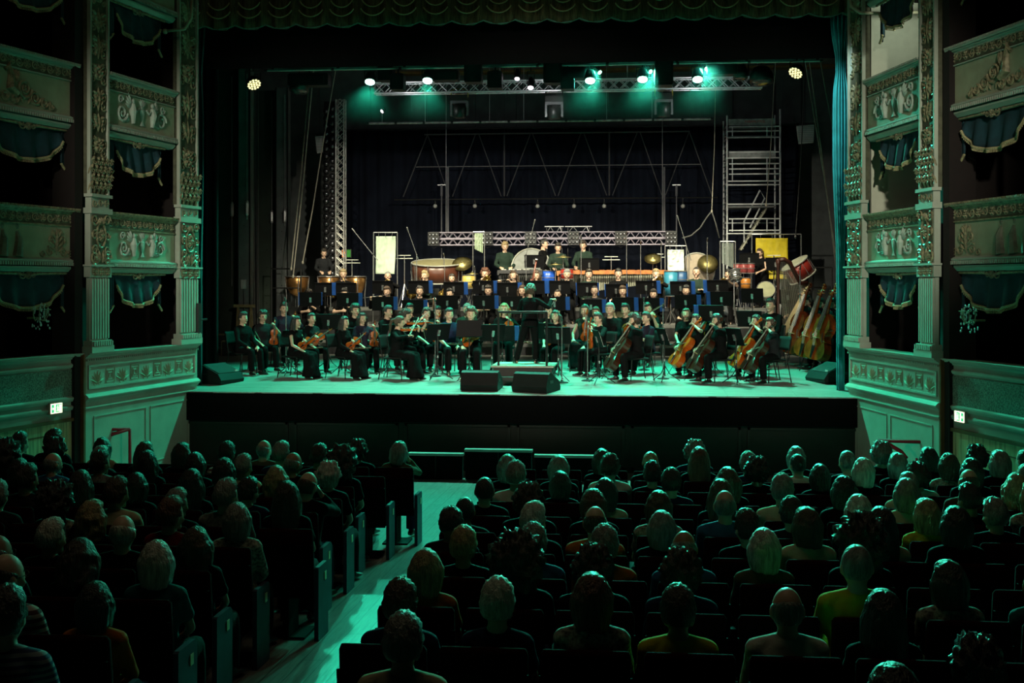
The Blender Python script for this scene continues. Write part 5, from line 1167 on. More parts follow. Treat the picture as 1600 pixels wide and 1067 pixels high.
def music_stand(label, loc, rz, hd=.98, folder=True, lab2=None, sheet=False, wide=.50, dx=.0):
    "desk back faces local +Y, pages face -Y"
    t = thing('music_stand', label, 'music stand', loc, rz, 'music stands'); tilt = radians(18)
    DT = M.Translation((0, 0, hd)) @ M.Rotation(-tilt, 4, 'X')
    def desk(): mb = MB(); mb.box((0, 0, .17), (.50, .012, .34)); mb.box((0, -.03, .006), (.50, .06, .012)); mb.box((0, .012, .335), (.50, .012, .012)); return mb.mesh('desk', [DESK])
    put('desk', cached('ms_desk', desk), t, T=DT)
    put('desk_clip', cached('ms_clip', lambda: MB().box((0, .02, .16), (.05, .03, .12)).mesh('clip', [CHROME])), t, T=DT)
    put('pole', MB().bar((0, .015, .1), (0, .03, hd + .12), .011, 8).mesh('pole', [BLK]), t)
    put('collar', MB().lathe([(.018, 0), (.02, .02), (.018, .05)], 8, TR((0, .018, hd * .55))).mesh('col', [CHROME]), t)
    for k in range(3):
        a = k * 2 * pi / 3 + .5; put('leg', cached(('ms_leg', k), lambda: MB().tube([(0, .015, .30), (cos(a) * .10, .015 + sin(a) * .10, .14), (cos(a) * .30, .015 + sin(a) * .30, .012)], .009, 6).mesh('leg', [BLK])), t)
    if folder or sheet:
        W = M.Translation(V(loc)) @ M.Rotation(rz, 4, 'Z') @ DT
        if folder:
            f = thing('music_folder', lab2 or label.replace('music stand', 'folder on the stand'), 'folder', T=W @ M.Translation((dx, -.018, .012)), group='blue part folders')
            def cov(): mb = MB(); mb.box((-.14, 0, .16), (.275, .008, .32)); mb.box((.14, 0, .16), (.275, .008, .32)); mb.box((0, .004, .165), (.02, .006, .33)); return mb.mesh('cover', [BLUEF])
            put('cover', cached('mf_cover', cov), f)
            def pg(): mb = MB(); mb.box((-.138, -.008, .16), (.255, .006, .30)); mb.box((.138, -.008, .16), (.255, .006, .30)); return mb.mesh('pages', [PAPER])
            put('pages', cached('mf_pages', pg), f)
        else:
            f = thing('sheet_music', lab2 or label.replace('music stand', 'white sheets on the stand'), 'sheet music', T=W @ M.Translation((dx, -.018, .012)), group='loose sheet music')
            put('left_page', cached('sm_l', lambda: MB().box((-.108, 0, .15), (.21, .004, .297)).mesh('l', [PAPER])), f); put('right_page', cached('sm_r', lambda: MB().box((.108, 0, .15), (.21, .004, .297)).mesh('l', [PAPER])), f)
    return t
def mic_stand(label, x, y, z, h, boom=None, mic=True):
    t = thing('microphone_stand', label, 'microphone stand', (x, y, z), 0, 'microphone stands')
    put('base', cached('mic_base', lambda: MB().lathe([(.12, 0), (.12, .012), (.03, .03), (.015, .05)], 16).mesh('b', [BLK])), t); put('pole', MB().bar((0, 0, .02), (0, 0, h), .011, 6).mesh('p', [CHROME]), t)
    e = V((0, 0, h))
    if boom: e = V((boom[0], boom[1], h + boom[2])); put('boom', MB().bar(V((0, 0, h)) - (e - V((0, 0, h))) * .25, e, .008, 6).mesh('bm', [CHROME]), t)
    if mic: d = V((boom[0], boom[1], boom[2])).normalized() if boom else V((0, -.5, .3)).normalized(); put('microphone', MB().tube([e, e + d * .12, e + d * .14], [.013, .018, .008], 8).mesh('mc', [mat('mic_grey', (.2, .2, .2), .35, .6)]), t)
    put('clamp', MB().ball((0, 0, h), .022, 8).mesh('cl', [BLK]), t); return t
def stand_of(px, y): return at(px, 500, y).x
# ---------------------------------------------------------------- the players: px, head-top py, y, facing (0 = towards the house, + = turns to photo right), pose, hair, top, bottom, extras
chairs_done = [0]
def face(deg): return pi + radians(deg)       # 0 looks at the camera
def local(root, p=(0, 0, 0), x=None, y=None, z=None):
    W = wT(root)
    if z is None: return W @ M.Translation(V(p))
    z = V(z).normalized(); y = ortho(V(y), z); x = y.cross(z); return W @ frame_T(p, x, y, z)
SEATH = 1.33
PLACED = []
def free_y(px, y, r, lo=-1.0, hi=1.3, ymin=2.9):
    "slide along the sight line until nobody sits closer than r"
    best = (-1, y)
    for dy in sorted([i * .08 for i in range(int(lo / .08), int(hi / .08) + 1)], key=abs):
        q = at(px, 500, y + dy)
        if y + dy < ymin or (y >= 6.3) != (y + dy >= 6.3) or abs(lev(y + dy) - lev(y)) > .1: continue
        m = min([sqrt((q.x - a) ** 2 + (q.y - b) ** 2) - c for a, b, c in PLACED] + [9])
        if m >= r: return y + dy
        if m > best[0]: best = (m, y + dy)
    return best[1]
def seated(lbl, px, py, y, deg, ps, hair, top=('long', 'black'), bot=('trousers', 'black'), fem=False, specs=False, zf=None, chair=True, skin=None, smax=1.10):
    y = 1.9 + (y - 3.6) * 1.25 if y < 6.2 else y; y = free_y(px, y, .34, -1., 1.3, 1.6); zf = lev(y) if zf is None else zf; p = at(px, py, y); h = (p.z - zf); P = pose(ps, fem); hd = P.head.translation; hz = hd.z + .128
    s = min(smax, max(.90, h / hz)); rz = face(deg); off = M.Rotation(rz, 4, 'Z') @ V((hd.x * s, hd.y * s, 0))
    root = person(lbl, (p.x - off.x, y - off.y, zf), rz, ps, hair, top, bot, s, fem, skin, specs)
    PLACED.append((p.x, y, .32)); g_ = M.Rotation(rz, 4, 'Z') @ V((0, .35, 0)); PLACED.append((p.x + g_.x, y + g_.y, .14))
    if chair:
        stage_chair('black chair under the ' + lbl[:60].split(',')[0], (p.x - off.x, y - off.y, zf), rz)
        chairs_done[0] += 1
    return root
def vio(root, ps, lbl, kind='violin', bowlbl=None):
    k = 1. 
    if ps == 'violin_rest': T = local(root, (-.11, .36, .585), y=(.25, -.1, .1) if False else (.3, 1, 0), z=(-.06, -.02, 1)); B = local(root, (.20, .36, .66), y=(0, 0, 1), z=(.55, .8, .35))
    elif ps == 'violin_lap': T = local(root, (.13, .24, .66), y=(.2, .8, .6), z=(-.75, .25, .55)); B = local(root, (.18, .36, .66), y=(0, 0, 1), z=(.3, .95, .05))
    else: T = local(root, (-.055, .07, 1.045), y=(.15, -.25, 1), z=(-.42, .82, .0)); B = local(root, (.20, .40, .95), y=(.1, .2, -1), z=(-.72, -.05, .42))
    fiddle(kind, lbl, T, group='violins and violas')
    bow(bowlbl or ('bow with the ' + lbl), B)
def cel(root, lbl, kind='cello'):
    fiddle(kind, lbl, local(root, (.02, .64, .23), y=(0, 1, .5), z=(-.12, -.66, 1.)), group='cellos')
    bow('bow held with the ' + lbl, local(root, (.40, .42, .63), y=(0, -1, 0), z=(-1, .15, .18)), 1)
B_ = ('trousers', 'black'); K_ = ('skirt', 'black')
# --- strings, left side (facing photo right)
r = seated('bearded player in long black sleeves, leftmost in the front row', 380, 488, 4.1, 62, 'lap', ('short', 'black'), ('long', 'black'), smax=1.14)
r = seated('curly player in glasses holding an upright violin, second from the left edge', 411, 486, 4.6, 42, 'violin_rest', ('curly', 'dark'), ('short', 'charcoal'), specs=True); vio(r, 'violin_rest', 'orange violin upright on the lap of the curly player in glasses')
r = seated('player behind a stand at the far left, violin raised on the knee', 444, 473, 5.4, 35, 'violin_rest', ('short', 'dark'), ('long', 'purple')); vio(r, 'violin_rest', 'orange violin of the half hidden player at the far left')
r = seated('long dark haired woman in a bare-shouldered long dress, third in front row', 463, 497, 3.7, 68, 'violin_lap', ('long', 'black'), ('bare', 'black'), K_, True); vio(r, 'violin_lap', 'dark violin in the lap of the bare-shouldered woman')
r = seated('woman with tied hair in dark blouse, leaning violin on her arm', 487, 491, 4.4, 48, 'violin_lap', ('bun', 'dark'), ('mid', 'charcoal'), B_, True); vio(r, 'violin_lap', 'brown violin of the woman with tied hair')
r = seated('long dark haired woman in a full long skirt, near the fifth stand', 538, 495, 3.7, 66, 'violin_lap', ('long', 'black'), ('long', 'black'), K_, True); vio(r, 'violin_lap', 'dark violin of the woman in the full long skirt')
r = seated('curly bearded player behind the two long haired women', 555, 476, 5.2, 40, 'lap', ('curly', 'dark'), ('long', 'black'))
r = seated('dark haired woman bending over her raised hand', 566, 489, 4.5, 44, 'violin_rest', ('wavy', 'black'), ('short', 'purple'), B_, True); vio(r, 'violin_rest', 'orange violin standing upright beside the bending woman')
r = seated('short haired player in black turned right, above the orange violin', 606, 478, 4.9, 58, 'violin_lap', ('short', 'black'), ('short', 'black')); vio(r, 'violin_lap', 'violin of the short haired player in black')
r = seated('woman with ponytail and wide trousers playing in front', 624, 494, 3.6, 78, 'violin_play', ('ponytail', 'brown'), ('long', 'black'), K_, True); vio(r, 'violin_play', 'violin played by the woman with ponytail')
r = seated('curly player bowing just behind the woman with ponytail', 634, 484, 4.4, 58, 'violin_play', ('curly', 'dark'), ('mid', 'black')); vio(r, 'violin_play', 'violin of the curly bowing player')
r = seated('dark haired player half hidden behind the curly bowing player', 640, 475, 5.5, 30, 'lap', ('quiff', 'black'), ('long', 'black'))
r = seated('player in short sleeves with violin on the lap, left of the double stand', 666, 481, 4.8, 40, 'violin_rest', ('short', 'dark'), ('short', 'charcoal')); vio(r, 'violin_rest', 'orange violin of the player left of the double stand', 'viola')
r = seated('dark haired player looking right, behind the double stand', 684, 479, 5.5, 28, 'wind', ('quiff', 'black'), ('short', 'black'))
r = seated('bare-armed player in navy waistcoat facing the house, hands on lap', 702, 482, 4.7, 24, 'lap', ('short', 'black'), ('short', 'navy'))
r = seated('curly player behind the wide stand holding a viola low', 736, 481, 4.1, 4, 'violin_lap', ('curly', 'brown'), ('long', 'black')); vio(r, 'violin_lap', 'bright orange viola under the wide stand left of the podium', 'viola')
r = seated('grey lit player directly behind the curly violist', 730, 475, 5.6, 6, 'wind', ('short', 'grey'), ('short', 'green'))
r = seated('fair long haired woman left of the conductor facing the house', 788, 474, 5.2, 0, 'violin_rest', ('wavy', 'blond'), ('long', 'black'), B_, True); vio(r, 'violin_rest', 'orange viola left of the conductor', 'viola')
r = seated('dark haired player close at the right of the conductor', 858, 477, 5.6, -12, 'wind', ('short', 'dark'), ('long', 'black'))
r = seated('smiling woman behind the stand right of the podium', 868, 485, 4.5, -18, 'violin_lap', ('wavy', 'dark'), ('short', 'black'), B_, True); vio(r, 'violin_lap', 'orange viola under the stand right of the podium', 'viola')
r = seated('woman in green dress with an upright viola', 914, 476, 5.2, -16, 'violin_rest', ('bob', 'dark'), ('bare', 'green'), K_, True); vio(r, 'violin_rest', 'slim orange viola upright before the woman in green', 'viola')
r = seated('player leaning in behind the woman in green', 931, 480, 5.7, -20, 'lap', ('short', 'brown'), ('long', 'black'))
r = seated('bearded player with legs stretched out, viola upright, right of podium', 935, 489, 4.3, -52, 'violin_rest', ('short', 'dark'), ('long', 'black')); vio(r, 'violin_rest', 'orange viola on the knee of the player with stretched legs', 'viola')
r = seated('grey bearded older player behind a stand', 953, 474, 5.4, -14, 'lap', ('short', 'grey'), ('long', 'black'))
r = seated('dark curly haired player holding an orange viola low', 977, 475, 5.2, -24, 'violin_lap', ('quiff', 'black'), ('long', 'black')); vio(r, 'violin_lap', 'orange viola right of the older bearded player', 'viola')
r = seated('curly cellist in black with dark cello, front right', 991, 491, 3.7, -66, 'cello', ('curly', 'dark'), ('long', 'black')); cel(r, 'dark cello of the curly cellist at the front', 'dark_cello')
r = seated('player in grey violet shirt bending forward', 1010, 488, 4.5, -58, 'violin_lap', ('short', 'dark'), ('mid', 'purple')); vio(r, 'violin_lap', 'viola of the player in grey violet shirt', 'viola')
r = seated('player with bow arm raised behind the violet shirt', 1012, 473, 5.5, -20, 'violin_play', ('short', 'dark'), ('short', 'black')); vio(r, 'violin_play', 'violin of the player behind the violet shirt')
r = seated('pale faced wavy haired woman behind the cellos', 1072, 482, 5.4, -12, 'lap', ('bob', 'brown'), ('short', 'black'), B_, True)
r = seated('cellist in sleeveless yellow edged top with bright orange cello', 1088, 493, 4.3, -62, 'cello', ('short', 'dark'), ('bare', 'black'), B_, True); cel(r, 'bright orange cello in the middle of the cello group')
r = seated('bearded curly player looking left behind the front cellist', 1108, 482, 4.9, -60, 'cello', ('curly', 'black'), ('long', 'black')); cel(r, 'cello of the bearded curly player', 'cello')
r = seated('bearded cellist in black jacket nearest the house', 1121, 491, 3.6, -68, 'cello', ('short', 'black'), ('long', 'black'), smax=1.14); cel(r, 'dark cello of the bearded cellist nearest the house', 'dark_cello')
r = seated('bare-shouldered cellist with hair tied back', 1182, 492, 4.2, -64, 'cello', ('ponytail', 'dark'), ('bare', 'black'), B_, True); cel(r, 'bright orange cello, rightmost in the cello group')
r = seated('older woman cellist at the right end of the front', 1204, 497, 3.6, -66, 'cello', ('short', 'brown'), ('mid', 'charcoal'), B_, True); cel(r, 'dark cello of the older woman at the right end', 'dark_cello')
r = seated('dark shirted player behind the rightmost cellos', 1204, 467, 5.6, -30, 'lap', ('short', 'black'), ('long', 'black'))
# --- double basses, standing at the far right
def standing(lbl, px, py, y, deg, ps, hair, top=('long', 'black'), bot=('trousers', 'black'), fem=False, specs=False, zf=None, smin=.9, smax=1.06):
    zf = lev(y) if zf is None else zf; p = at(px, py, y); P = pose(ps, fem); hd = P.head.translation; s = min(smax, max(smin, (p.z - zf) / (hd.z + .125))); rz = face(deg); off = M.Rotation(rz, 4, 'Z') @ V((hd.x * s, hd.y * s, 0))
    return person(lbl, (p.x - off.x, y - off.y, zf), rz, ps, hair, top, bot, s, fem, None, specs)
for px, py, y, lb, il, kd in ((1262, 468, 4.3, 'curly bass player, leftmost of the standing basses', 'dark double bass, leftmost of the three at the right edge', 'bass'), (1284, 471, 3.7, 'fair skinned bass player in the middle of the three', 'amber double bass in the middle of the three at the right edge', 'amber_bass'), (1302, 467, 3.2, 'dark haired bass player nearest the right curtain', 'pale edged double bass nearest the right curtain', 'amber_bass')):
    r = standing(lb, px, py, y, -58, 'bass', ('curly' if px == 1262 else 'short', 'dark'), smin=.84)
    fiddle(kd, il, local(r, (.10, .62, .33), y=(-.05, 1, .15), z=(-.17, -.27, 1)), group='double basses'); bow('bow of the ' + il, local(r, (.38, .42, .95), y=(0, -1, 0), z=(-1, .1, .1)))
r = standing('dim player with an orange cloth at the very edge of the stage', 1314, 470, 3.9, -40, 'stand_still', ('short', 'black'), smin=.84)
# --- the conductor
cz = .40; p = at(829, 445, 2.35); P = pose('conduct'); hd = P.head.translation; s = (p.z - cz) / (hd.z + .135)
CON = person('conductor seen from behind in black, right arm stretched out', (p.x - hd.x * s, 2.35 - hd.y * s, cz), 0, 'conduct', ('curly', 'brown'), ('long', 'black'), B_, s)
tip = CON.matrix_basis @ (P.arm[0][2] + P.arm[0][3] * .09)
t = thing('baton', 'thin white baton in the conductor right hand', 'baton', tip); put('shaft', MB().bar((0, 0, 0), (-.16, .14, -.28), .005, 5, .003).mesh('s', [PAPER]), t); put('grip', MB().ball((0, 0, 0), (.014, .014, .02), 8).mesh('g', [PALEW]), t)
# --- winds: two rows behind the strings
def clarinet(lbl, T, m=EBONY, ln=.62):
    t = thing('clarinet', lbl, 'clarinet', T=T, group='clarinets and oboes')
    put('tube', cached(('cl', m.name), lambda: MB().lathe([(.006, 0), (.009, .07), (.013, .09), (.014, ln - .1), (.022, ln - .04), (.034, ln), (.028, ln + .002)], 12).mesh('t', [m], True)), t)
    mb = MB()
    for k in range(9): mb.ball((0, .016, .14 + k * .045), (.007, .006, .007), 6)
    put('keys', cached('clkeys', lambda: mb.mesh('k', [SILVER])), t); put('ligature', cached('clig', lambda: MB().lathe([(.012, .05), (.012, .075)], 10).mesh('l', [SILVER])), t)
def flute(lbl, T):
    t = thing('flute', lbl, 'flute', T=T, group='flutes'); put('tube', cached('fl', lambda: MB().bar((0, 0, -.08), (0, 0, .58), .0095, 10).mesh('t', [SILVER], True)), t); mb = MB()
    for k in range(12): mb.ball((0, .010, .16 + k * .032), (.008, .005, .008), 6)
    put('keys', cached('flk', lambda: mb.mesh('k', [SILVER])), t); put('lip_plate', cached('flp', lambda: MB().ball((0, .008, .0), (.012, .006, .016), 8).mesh('k', [SILVER])), t)
def bassoon(lbl, T):
    t = thing('bassoon', lbl, 'bassoon', T=T, group='bassoons'); put('joints', cached('bsn', lambda: MB().bar((0, 0, -.25), (0, 0, 1.0), .022, 10).bar((.045, 0, -.25), (.045, 0, .55), .022, 10).ball((.022, 0, -.26), (.05, .03, .04), 10).lathe([(.022, 0), (.026, .05), (.03, .06)], 10, TR((0, 0, 1.0))).mesh('j', [ROSEW], True)), t)
    put('bocal', cached('bsb', lambda: MB().tube([(.045, 0, .55), (.045, -.05, .62), (.03, -.16, .62), (.02, -.22, .58)], .005, 6).mesh('b', [SILVER])), t); mb = MB()
    for k in range(10): mb.ball((0, -.025, -.1 + k * .09), (.01, .006, .01), 6)
    put('keys', cached('bsk', lambda: mb.mesh('k', [SILVER])), t); put('bell_ring', cached('bsr', lambda: MB().lathe([(.031, 1.05), (.032, 1.07)], 10).mesh('r', [PAPER])), t)
def horn(lbl, T):
    t = thing('french_horn', lbl, 'horn', T=T, group='french horns')
    def coil(): 
        mb = MB(); mb.tube([(.14 * cos(a), 0, .14 * sin(a)) for a in [i * 2 * pi / 24 for i in range(24)]], .011, 8, closed=True); mb.tube([(.11 * cos(a), .012, .11 * sin(a)) for a in [i * 2 * pi / 24 for i in range(24)]], .008, 8, closed=True); mb.tube([(-.14, 0, .02), (-.16, 0, .12), (-.10, -.05, .24), (-.04, -.10, .32)], .006, 6); return mb.mesh('c', [BRASS], True)
    put('coil', cached('hcoil', coil), t); put('bell', cached('hbell', lambda: MB().lathe([(.012, -.32), (.02, -.22), (.04, -.12), (.08, -.04), (.15, 0), (.14, .004), (.07, -.03), (.03, -.12)], 18, TR((.12, .02, -.10), .6, pi * .62)).mesh('b', [BRASS], True)), t)
    put('valves', cached('hval', lambda: MB().lathe([(.022, -.02), (.022, .02)], 10, TR((-.02, 0, .02), 0, pi / 2)).lathe([(.022, -.02), (.022, .02)], 10, TR((.03, 0, .02), 0, pi / 2)).lathe([(.022, -.02), (.022, .02)], 10, TR((.08, 0, .02), 0, pi / 2)).mesh('v', [SILVER], True)), t)
def trumpet(lbl, T, m=BRASS):
    t = thing('trumpet', lbl, 'trumpet', T=T, group='trumpets'); put('tubing', cached('trt', lambda: MB().tube([(0, 0, 0), (0, 0, .40), (0, -.05, .44), (0, -.10, .40), (0, -.10, .12), (0, -.05, .08), (0, 0, .14)], .006, 6).mesh('t', [m], True)), t)
    put('bell', cached('trb', lambda: MB().lathe([(.007, .30), (.012, .40), (.025, .46), (.06, .50), (.055, .50), (.02, .46)], 16).mesh('b', [m], True)), t); put('valves', cached('trv', lambda: MB().bar((0, -.14, .22), (0, .03, .22), .009, 8).bar((0, -.14, .245), (0, .03, .245), .009, 8).bar((0, -.14, .27), (0, .03, .27), .009, 8).mesh('v', [SILVER])), t)
def trombone(lbl, T):
    t = thing('trombone', lbl, 'trombone', T=T, group='trombones'); put('slide', cached('tbs', lambda: MB().tube([(0, 0, 0), (0, 0, .75), (0, -.04, .79), (0, -.08, .75), (0, -.08, .05)], .007, 6).mesh('s', [SILVER], True)), t)
    put('bell', cached('tbb', lambda: MB().tube([(0, -.08, .05), (.06, -.06, -.2), (.10, -.03, -.26), (.13, 0, -.2), (.13, 0, .2)], .008, 8).lathe([(.009, 0), (.016, .12), (.035, .2), (.10, .27), (.095, .27), (.03, .2)], 18, TR((.13, 0, .15))).mesh('b', [BRASS], True)), t)
    put('brace', cached('tbr', lambda: MB().bar((0, 0, .1), (0, -.08, .1), .005, 5).bar((0, 0, .05), (.13, 0, .05), .005, 5).mesh('b', [SILVER])), t)
def wplay(lbl, px, py, y, deg, kind, hair, top=('long', 'black'), fem=False, specs=False, skin=None, stand=True):
    ps = {'clarinet': 'wind', 'flute': 'flute', 'bassoon': 'wind', 'horn': 'horn', 'trumpet': 'brass', 'trombone': 'brass', None: 'lap', 'folded': 'arms_folded'}[kind]
    r = seated(lbl, px, py, y, deg, ps, hair, top, ('trousers', 'black'), fem, specs, skin=skin); il = lbl.split(',')[0]
    mo = pose(ps, fem).head @ V((0, .105, -.06))
    if kind == 'clarinet': clarinet('clarinet of the ' + il, local(r, mo, y=(0, .5, 1), z=(0, .45, -1)))
    elif kind == 'flute': flute('silver flute of the ' + il, local(r, mo, y=(0, 1, .2), z=(.95, .22, -.12)))
    elif kind == 'bassoon': bassoon('red brown bassoon of the pale woman under the bass drum', local(r, mo + V((.16, .10, -.55)), y=(0, 1, 0), z=(-.18, .10, 1)))
    elif kind == 'horn': horn('brass horn of the ' + il, local(r, mo + V((.10, .14, -.28)), y=(0, 1, .1), z=(0, 0, 1)))
    elif kind == 'trumpet': trumpet('trumpet of the ' + il, local(r, mo, y=(0, .1, 1), z=(0, 1, -.15)))
    elif kind == 'trombone': trombone('trombone of the ' + il, local(r, mo, y=(0, .1, 1), z=(.05, 1, -.2)))
    return r
Y1 = 7.0; Y2 = 8.45
for a in (('hidden clarinettist, first from left in the front wind row', 483, 452, Y1, 10, 'clarinet', ('short', 'dark'), ('mid', 'black')), ('hidden clarinettist, second from left in the front wind row', 538, 451, Y1, 8, 'clarinet', ('quiff', 'black'), ('short', 'black')),
          ('flautist with tilted head, third in the front wind row', 605, 448, Y1, 10, 'flute', ('short', 'brown'), ('long', 'black')), ('long haired woman in sleeveless top, fourth in the front wind row', 656, 447, Y1, 4, None, ('bun', 'dark'), ('bare', 'black'), True),
          ('dark haired flautist, fifth in the front wind row', 703, 451, Y1, 2, 'flute', ('short', 'black'), ('short', 'grey')), ('pale oboist, sixth in the front wind row', 763, 446, Y1, 0, 'clarinet', ('short', 'dark'), ('short', 'black')), ('fair player just left of the conductor, seventh in the front wind row', 816, 446, Y1, 0, 'clarinet', ('wavy', 'brown'), ('short', 'black'), True),
          ('bald browed player right of the conductor in the front wind row', 871, 452, Y1, 0, 'clarinet', ('buzz', 'dark'), ('long', 'black')), ('bearded player in glasses with a white cloth in the front wind row', 929, 446, Y1, -6, None, ('buzz', 'black'), ('long', 'charcoal'), False, True), ('young player with floppy hair in the front wind row', 973, 447, Y1, -6, None, ('quiff', 'brown'), ('long', 'olive')),
          ('player looking down, right of the floppy haired one', 1021, 452, Y1, -10, 'clarinet', ('short', 'dark'), ('long', 'charcoal')), ('dark fringed player in the front wind row, right of the blue drums', 1072, 446, Y1, -10, None, ('short', 'black'), ('long', 'black')), ('player in heavy black glasses, rightmost of the front wind row', 1121, 459, 6.6, -14, 'clarinet', ('short', 'black'), ('mid', 'grey'), False, True),
          # second row
          ('fair haired player far left before the timpani', 536, 421, Y2, 14, 'horn', ('short', 'blond'), ('long', 'black')), ('player with a silver horn mute before the left white sheet', 606, 424, Y2, 10, 'trumpet', ('buzz', 'grey'), ('long', 'black')), ('gold haired horn player turned left before the big drum', 664, 423, Y2, -30, 'horn', ('short', 'blond'), ('long', 'green')), ('pale horn player in yellow light, mid left of the brass row', 706, 428, Y2, 4, 'horn', ('bun', 'dark'), ('long', 'black'), True),
          ('curly fair haired brass player', 758, 420, Y2, 0, 'trombone', ('curly', 'auburn'), ('long', 'black')), ('wavy haired woman below the left keyboard percussion', 802, 423, Y2, 12, 'flute', ('wavy', 'brown'), ('short', 'black'), True), ('pale woman with long fair hair under the bass drum', 838, 423, Y2, 0, 'bassoon', ('long', 'brown'), ('long', 'black'), True), ('player behind the red microphone drum', 886, 421, Y2, 0, 'clarinet', ('short', 'grey'), ('long', 'black')),
          ('bearded player with cap of dark hair under the right keyboard percussion', 920, 421, Y2, 4, None, ('quiff', 'dark'), ('long', 'green')), ('short haired player seen full face before the marimba tubes', 966, 420, Y2, 0, None, ('short', 'black'), ('long', 'black')), ('fair fringed player left of the blue barrel drums', 1025, 421, Y2, -4, 'trombone', ('quiff', 'blond'), ('long', 'black')), ('player with folded arms in dark olive shirt beside the big drum', 1088, 417, Y2, -10, 'folded', ('buzz', 'black'), ('long', 'green')), ('horn player hidden behind a raised metal mute', 1138, 421, Y2, -16, 'trumpet', ('short', 'black'), ('bare', 'black'))):
    wplay(*a)
# --- percussion, standing at the back
YP = 10.0
for lb, px, py, y, dg, ps, hr, tp, fm_ in (('timpanist in dark shirt at the far left, before the lamp tower', 506, 389, 9.9, 25, 'stand_perc', ('short', 'dark'), ('long', 'charcoal'), False), ('fair percussionist in teal sweater, leftmost of the rear four', 789, 378, YP, 12, 'stand_perc', ('quiff', 'blond'), ('long', 'green'), False), ('percussionist in black seen in profile, second of the rear four', 850, 374, 10.25, 75, 'stand_still', ('short', 'black'), ('long', 'black'), False),
                                      ('percussionist with short dark hair in olive sweater, third of the rear four', 872, 380, YP, 8, 'stand_perc', ('short', 'dark'), ('long', 'green'), False), ('tall percussionist looking down at the marimba, rightmost of the rear four', 911, 376, YP, -12, 'stand_perc', ('quiff', 'dark'), ('long', 'green'), False), ('bare-shouldered percussionist before the yellow sheet', 1187, 401, 9.9, -40, 'stand_perc', ('ponytail', 'brown'), ('bare', 'black'), True)):
    standing(lb, px, py, y, dg, ps, hr, tp, B_, fm_, smin=.86, smax=1.1)
# ---------------------------------------------------------------- stands
SN = [0]
def stands(row, y, items, hd, deg=0, sheet=False):
    for i, (px, top, off) in enumerate(items):
        y0 = y; y = free_y(px, y0, .10, -.5, .5); p = at(px, top, y); z = lev(y); h = min(1.25, max(.55, p.z - z - .33)); dx = {'r': .07, 'l': -.07, 'b': 0, 'n': 0}[off]
        music_stand('black music stand, %s from left in the %s' % (ORD[i + 1], row), (p.x, y, z), face(deg if deg else (px - 820) / 320 * -14), h, off != 'n', 'blue folder, %s from left in the %s' % (ORD[i + 1], row), off == 'n', dx=dx); y = y0
stands('upper rear row of stands', 7.75, [(508, 441, 'l'), (541, 441, 'r'), (598, 438, 'n'), (654, 438, 'l'), (709, 440, 'l'), (755, 438, 'l'), (793, 441, 'l'), (835, 438, 'l'), (875, 438, 'r'), (918, 441, 'b'), (963, 443, 'b'), (1010, 438, 'l'), (1064, 439, 'l'), (1122, 437, 'r')], 1)
stands('middle row of stands', 6.38, [(485, 456, 'b'), (543, 457, 'l'), (598, 463, 'l'), (645, 468, 'l'), (699, 461, 'n'), (756, 461, 'l'), (800, 462, 'n'), (867, 463, 'l'), (924, 467, 'l'), (974, 464, 'l'), (1014, 465, 'l'), (1072, 460, 'l'), (1128, 455, 'r'), (1176, 450, 'n')], 1)
stands('string rows', 3.4, [(513, 490, 'n'), (785, 508, 'l'), (945, 501, 'n'), (1112, 476, 'r'), (1172, 485, 'n')], 1)
for i, (px, top, y, dg, lb, sh) in enumerate(((450, 515, 4.0, 62, 'low tilted stand before the two leftmost players', True), (533, 512, 4.0, 62, 'low tilted stand before the woman with tied hair', True), (604, 506, 4.0, 60, 'low tilted stand left of the woman with ponytail', True), (683, 505, 3.6, 40, 'tall chrome double stand left of the podium', True), (733, 500, 3.7, 180, 'wide conductor stand seen from its front, left of podium', False), (768, 506, 3.5, 30, 'small stand with pale sheet at the left rail of the podium', True),
                                            (873, 510, 3.55, -12, 'black stand right of the podium rail', False), (857, 504, 4.2, -40, 'small stand with pale sheet right of the conductor', True), (938, 515, 3.3, -75, 'stand with a bright white sheet before the stretched legs', True), (1040, 512, 3.6, -72, 'stand with blue white sheet before the orange cello', True), (1152, 512, 3.5, -62, 'low stand before the right cellists', False), (1232, 452, 7.2, -20, 'tall black stand before the harp', False), (1213, 402, 9.4, -20, 'black stand before the bare-shouldered percussionist', True), (835, 398, 9.3, 0, 'large black stand in front of the bass drum', True), (1170, 395, 9.5, 0, 'black stand left of the yellow sheet', False), (921, 403, 9.3, 0, 'black stand with white page before the tall percussionist', True))):
    y = 1.9 + (y - 3.6) * 1.25 if y < 6.2 else y; y = free_y(px, y, .10, -.6, .6, .9); p = at(px, top, y); z = lev(y); music_stand('black ' + lb, (p.x, y, z), face(dg) if dg != 180 else 0, min(1.3, max(.5, p.z - z - .33)), False, 'sheets on the ' + lb, sh)
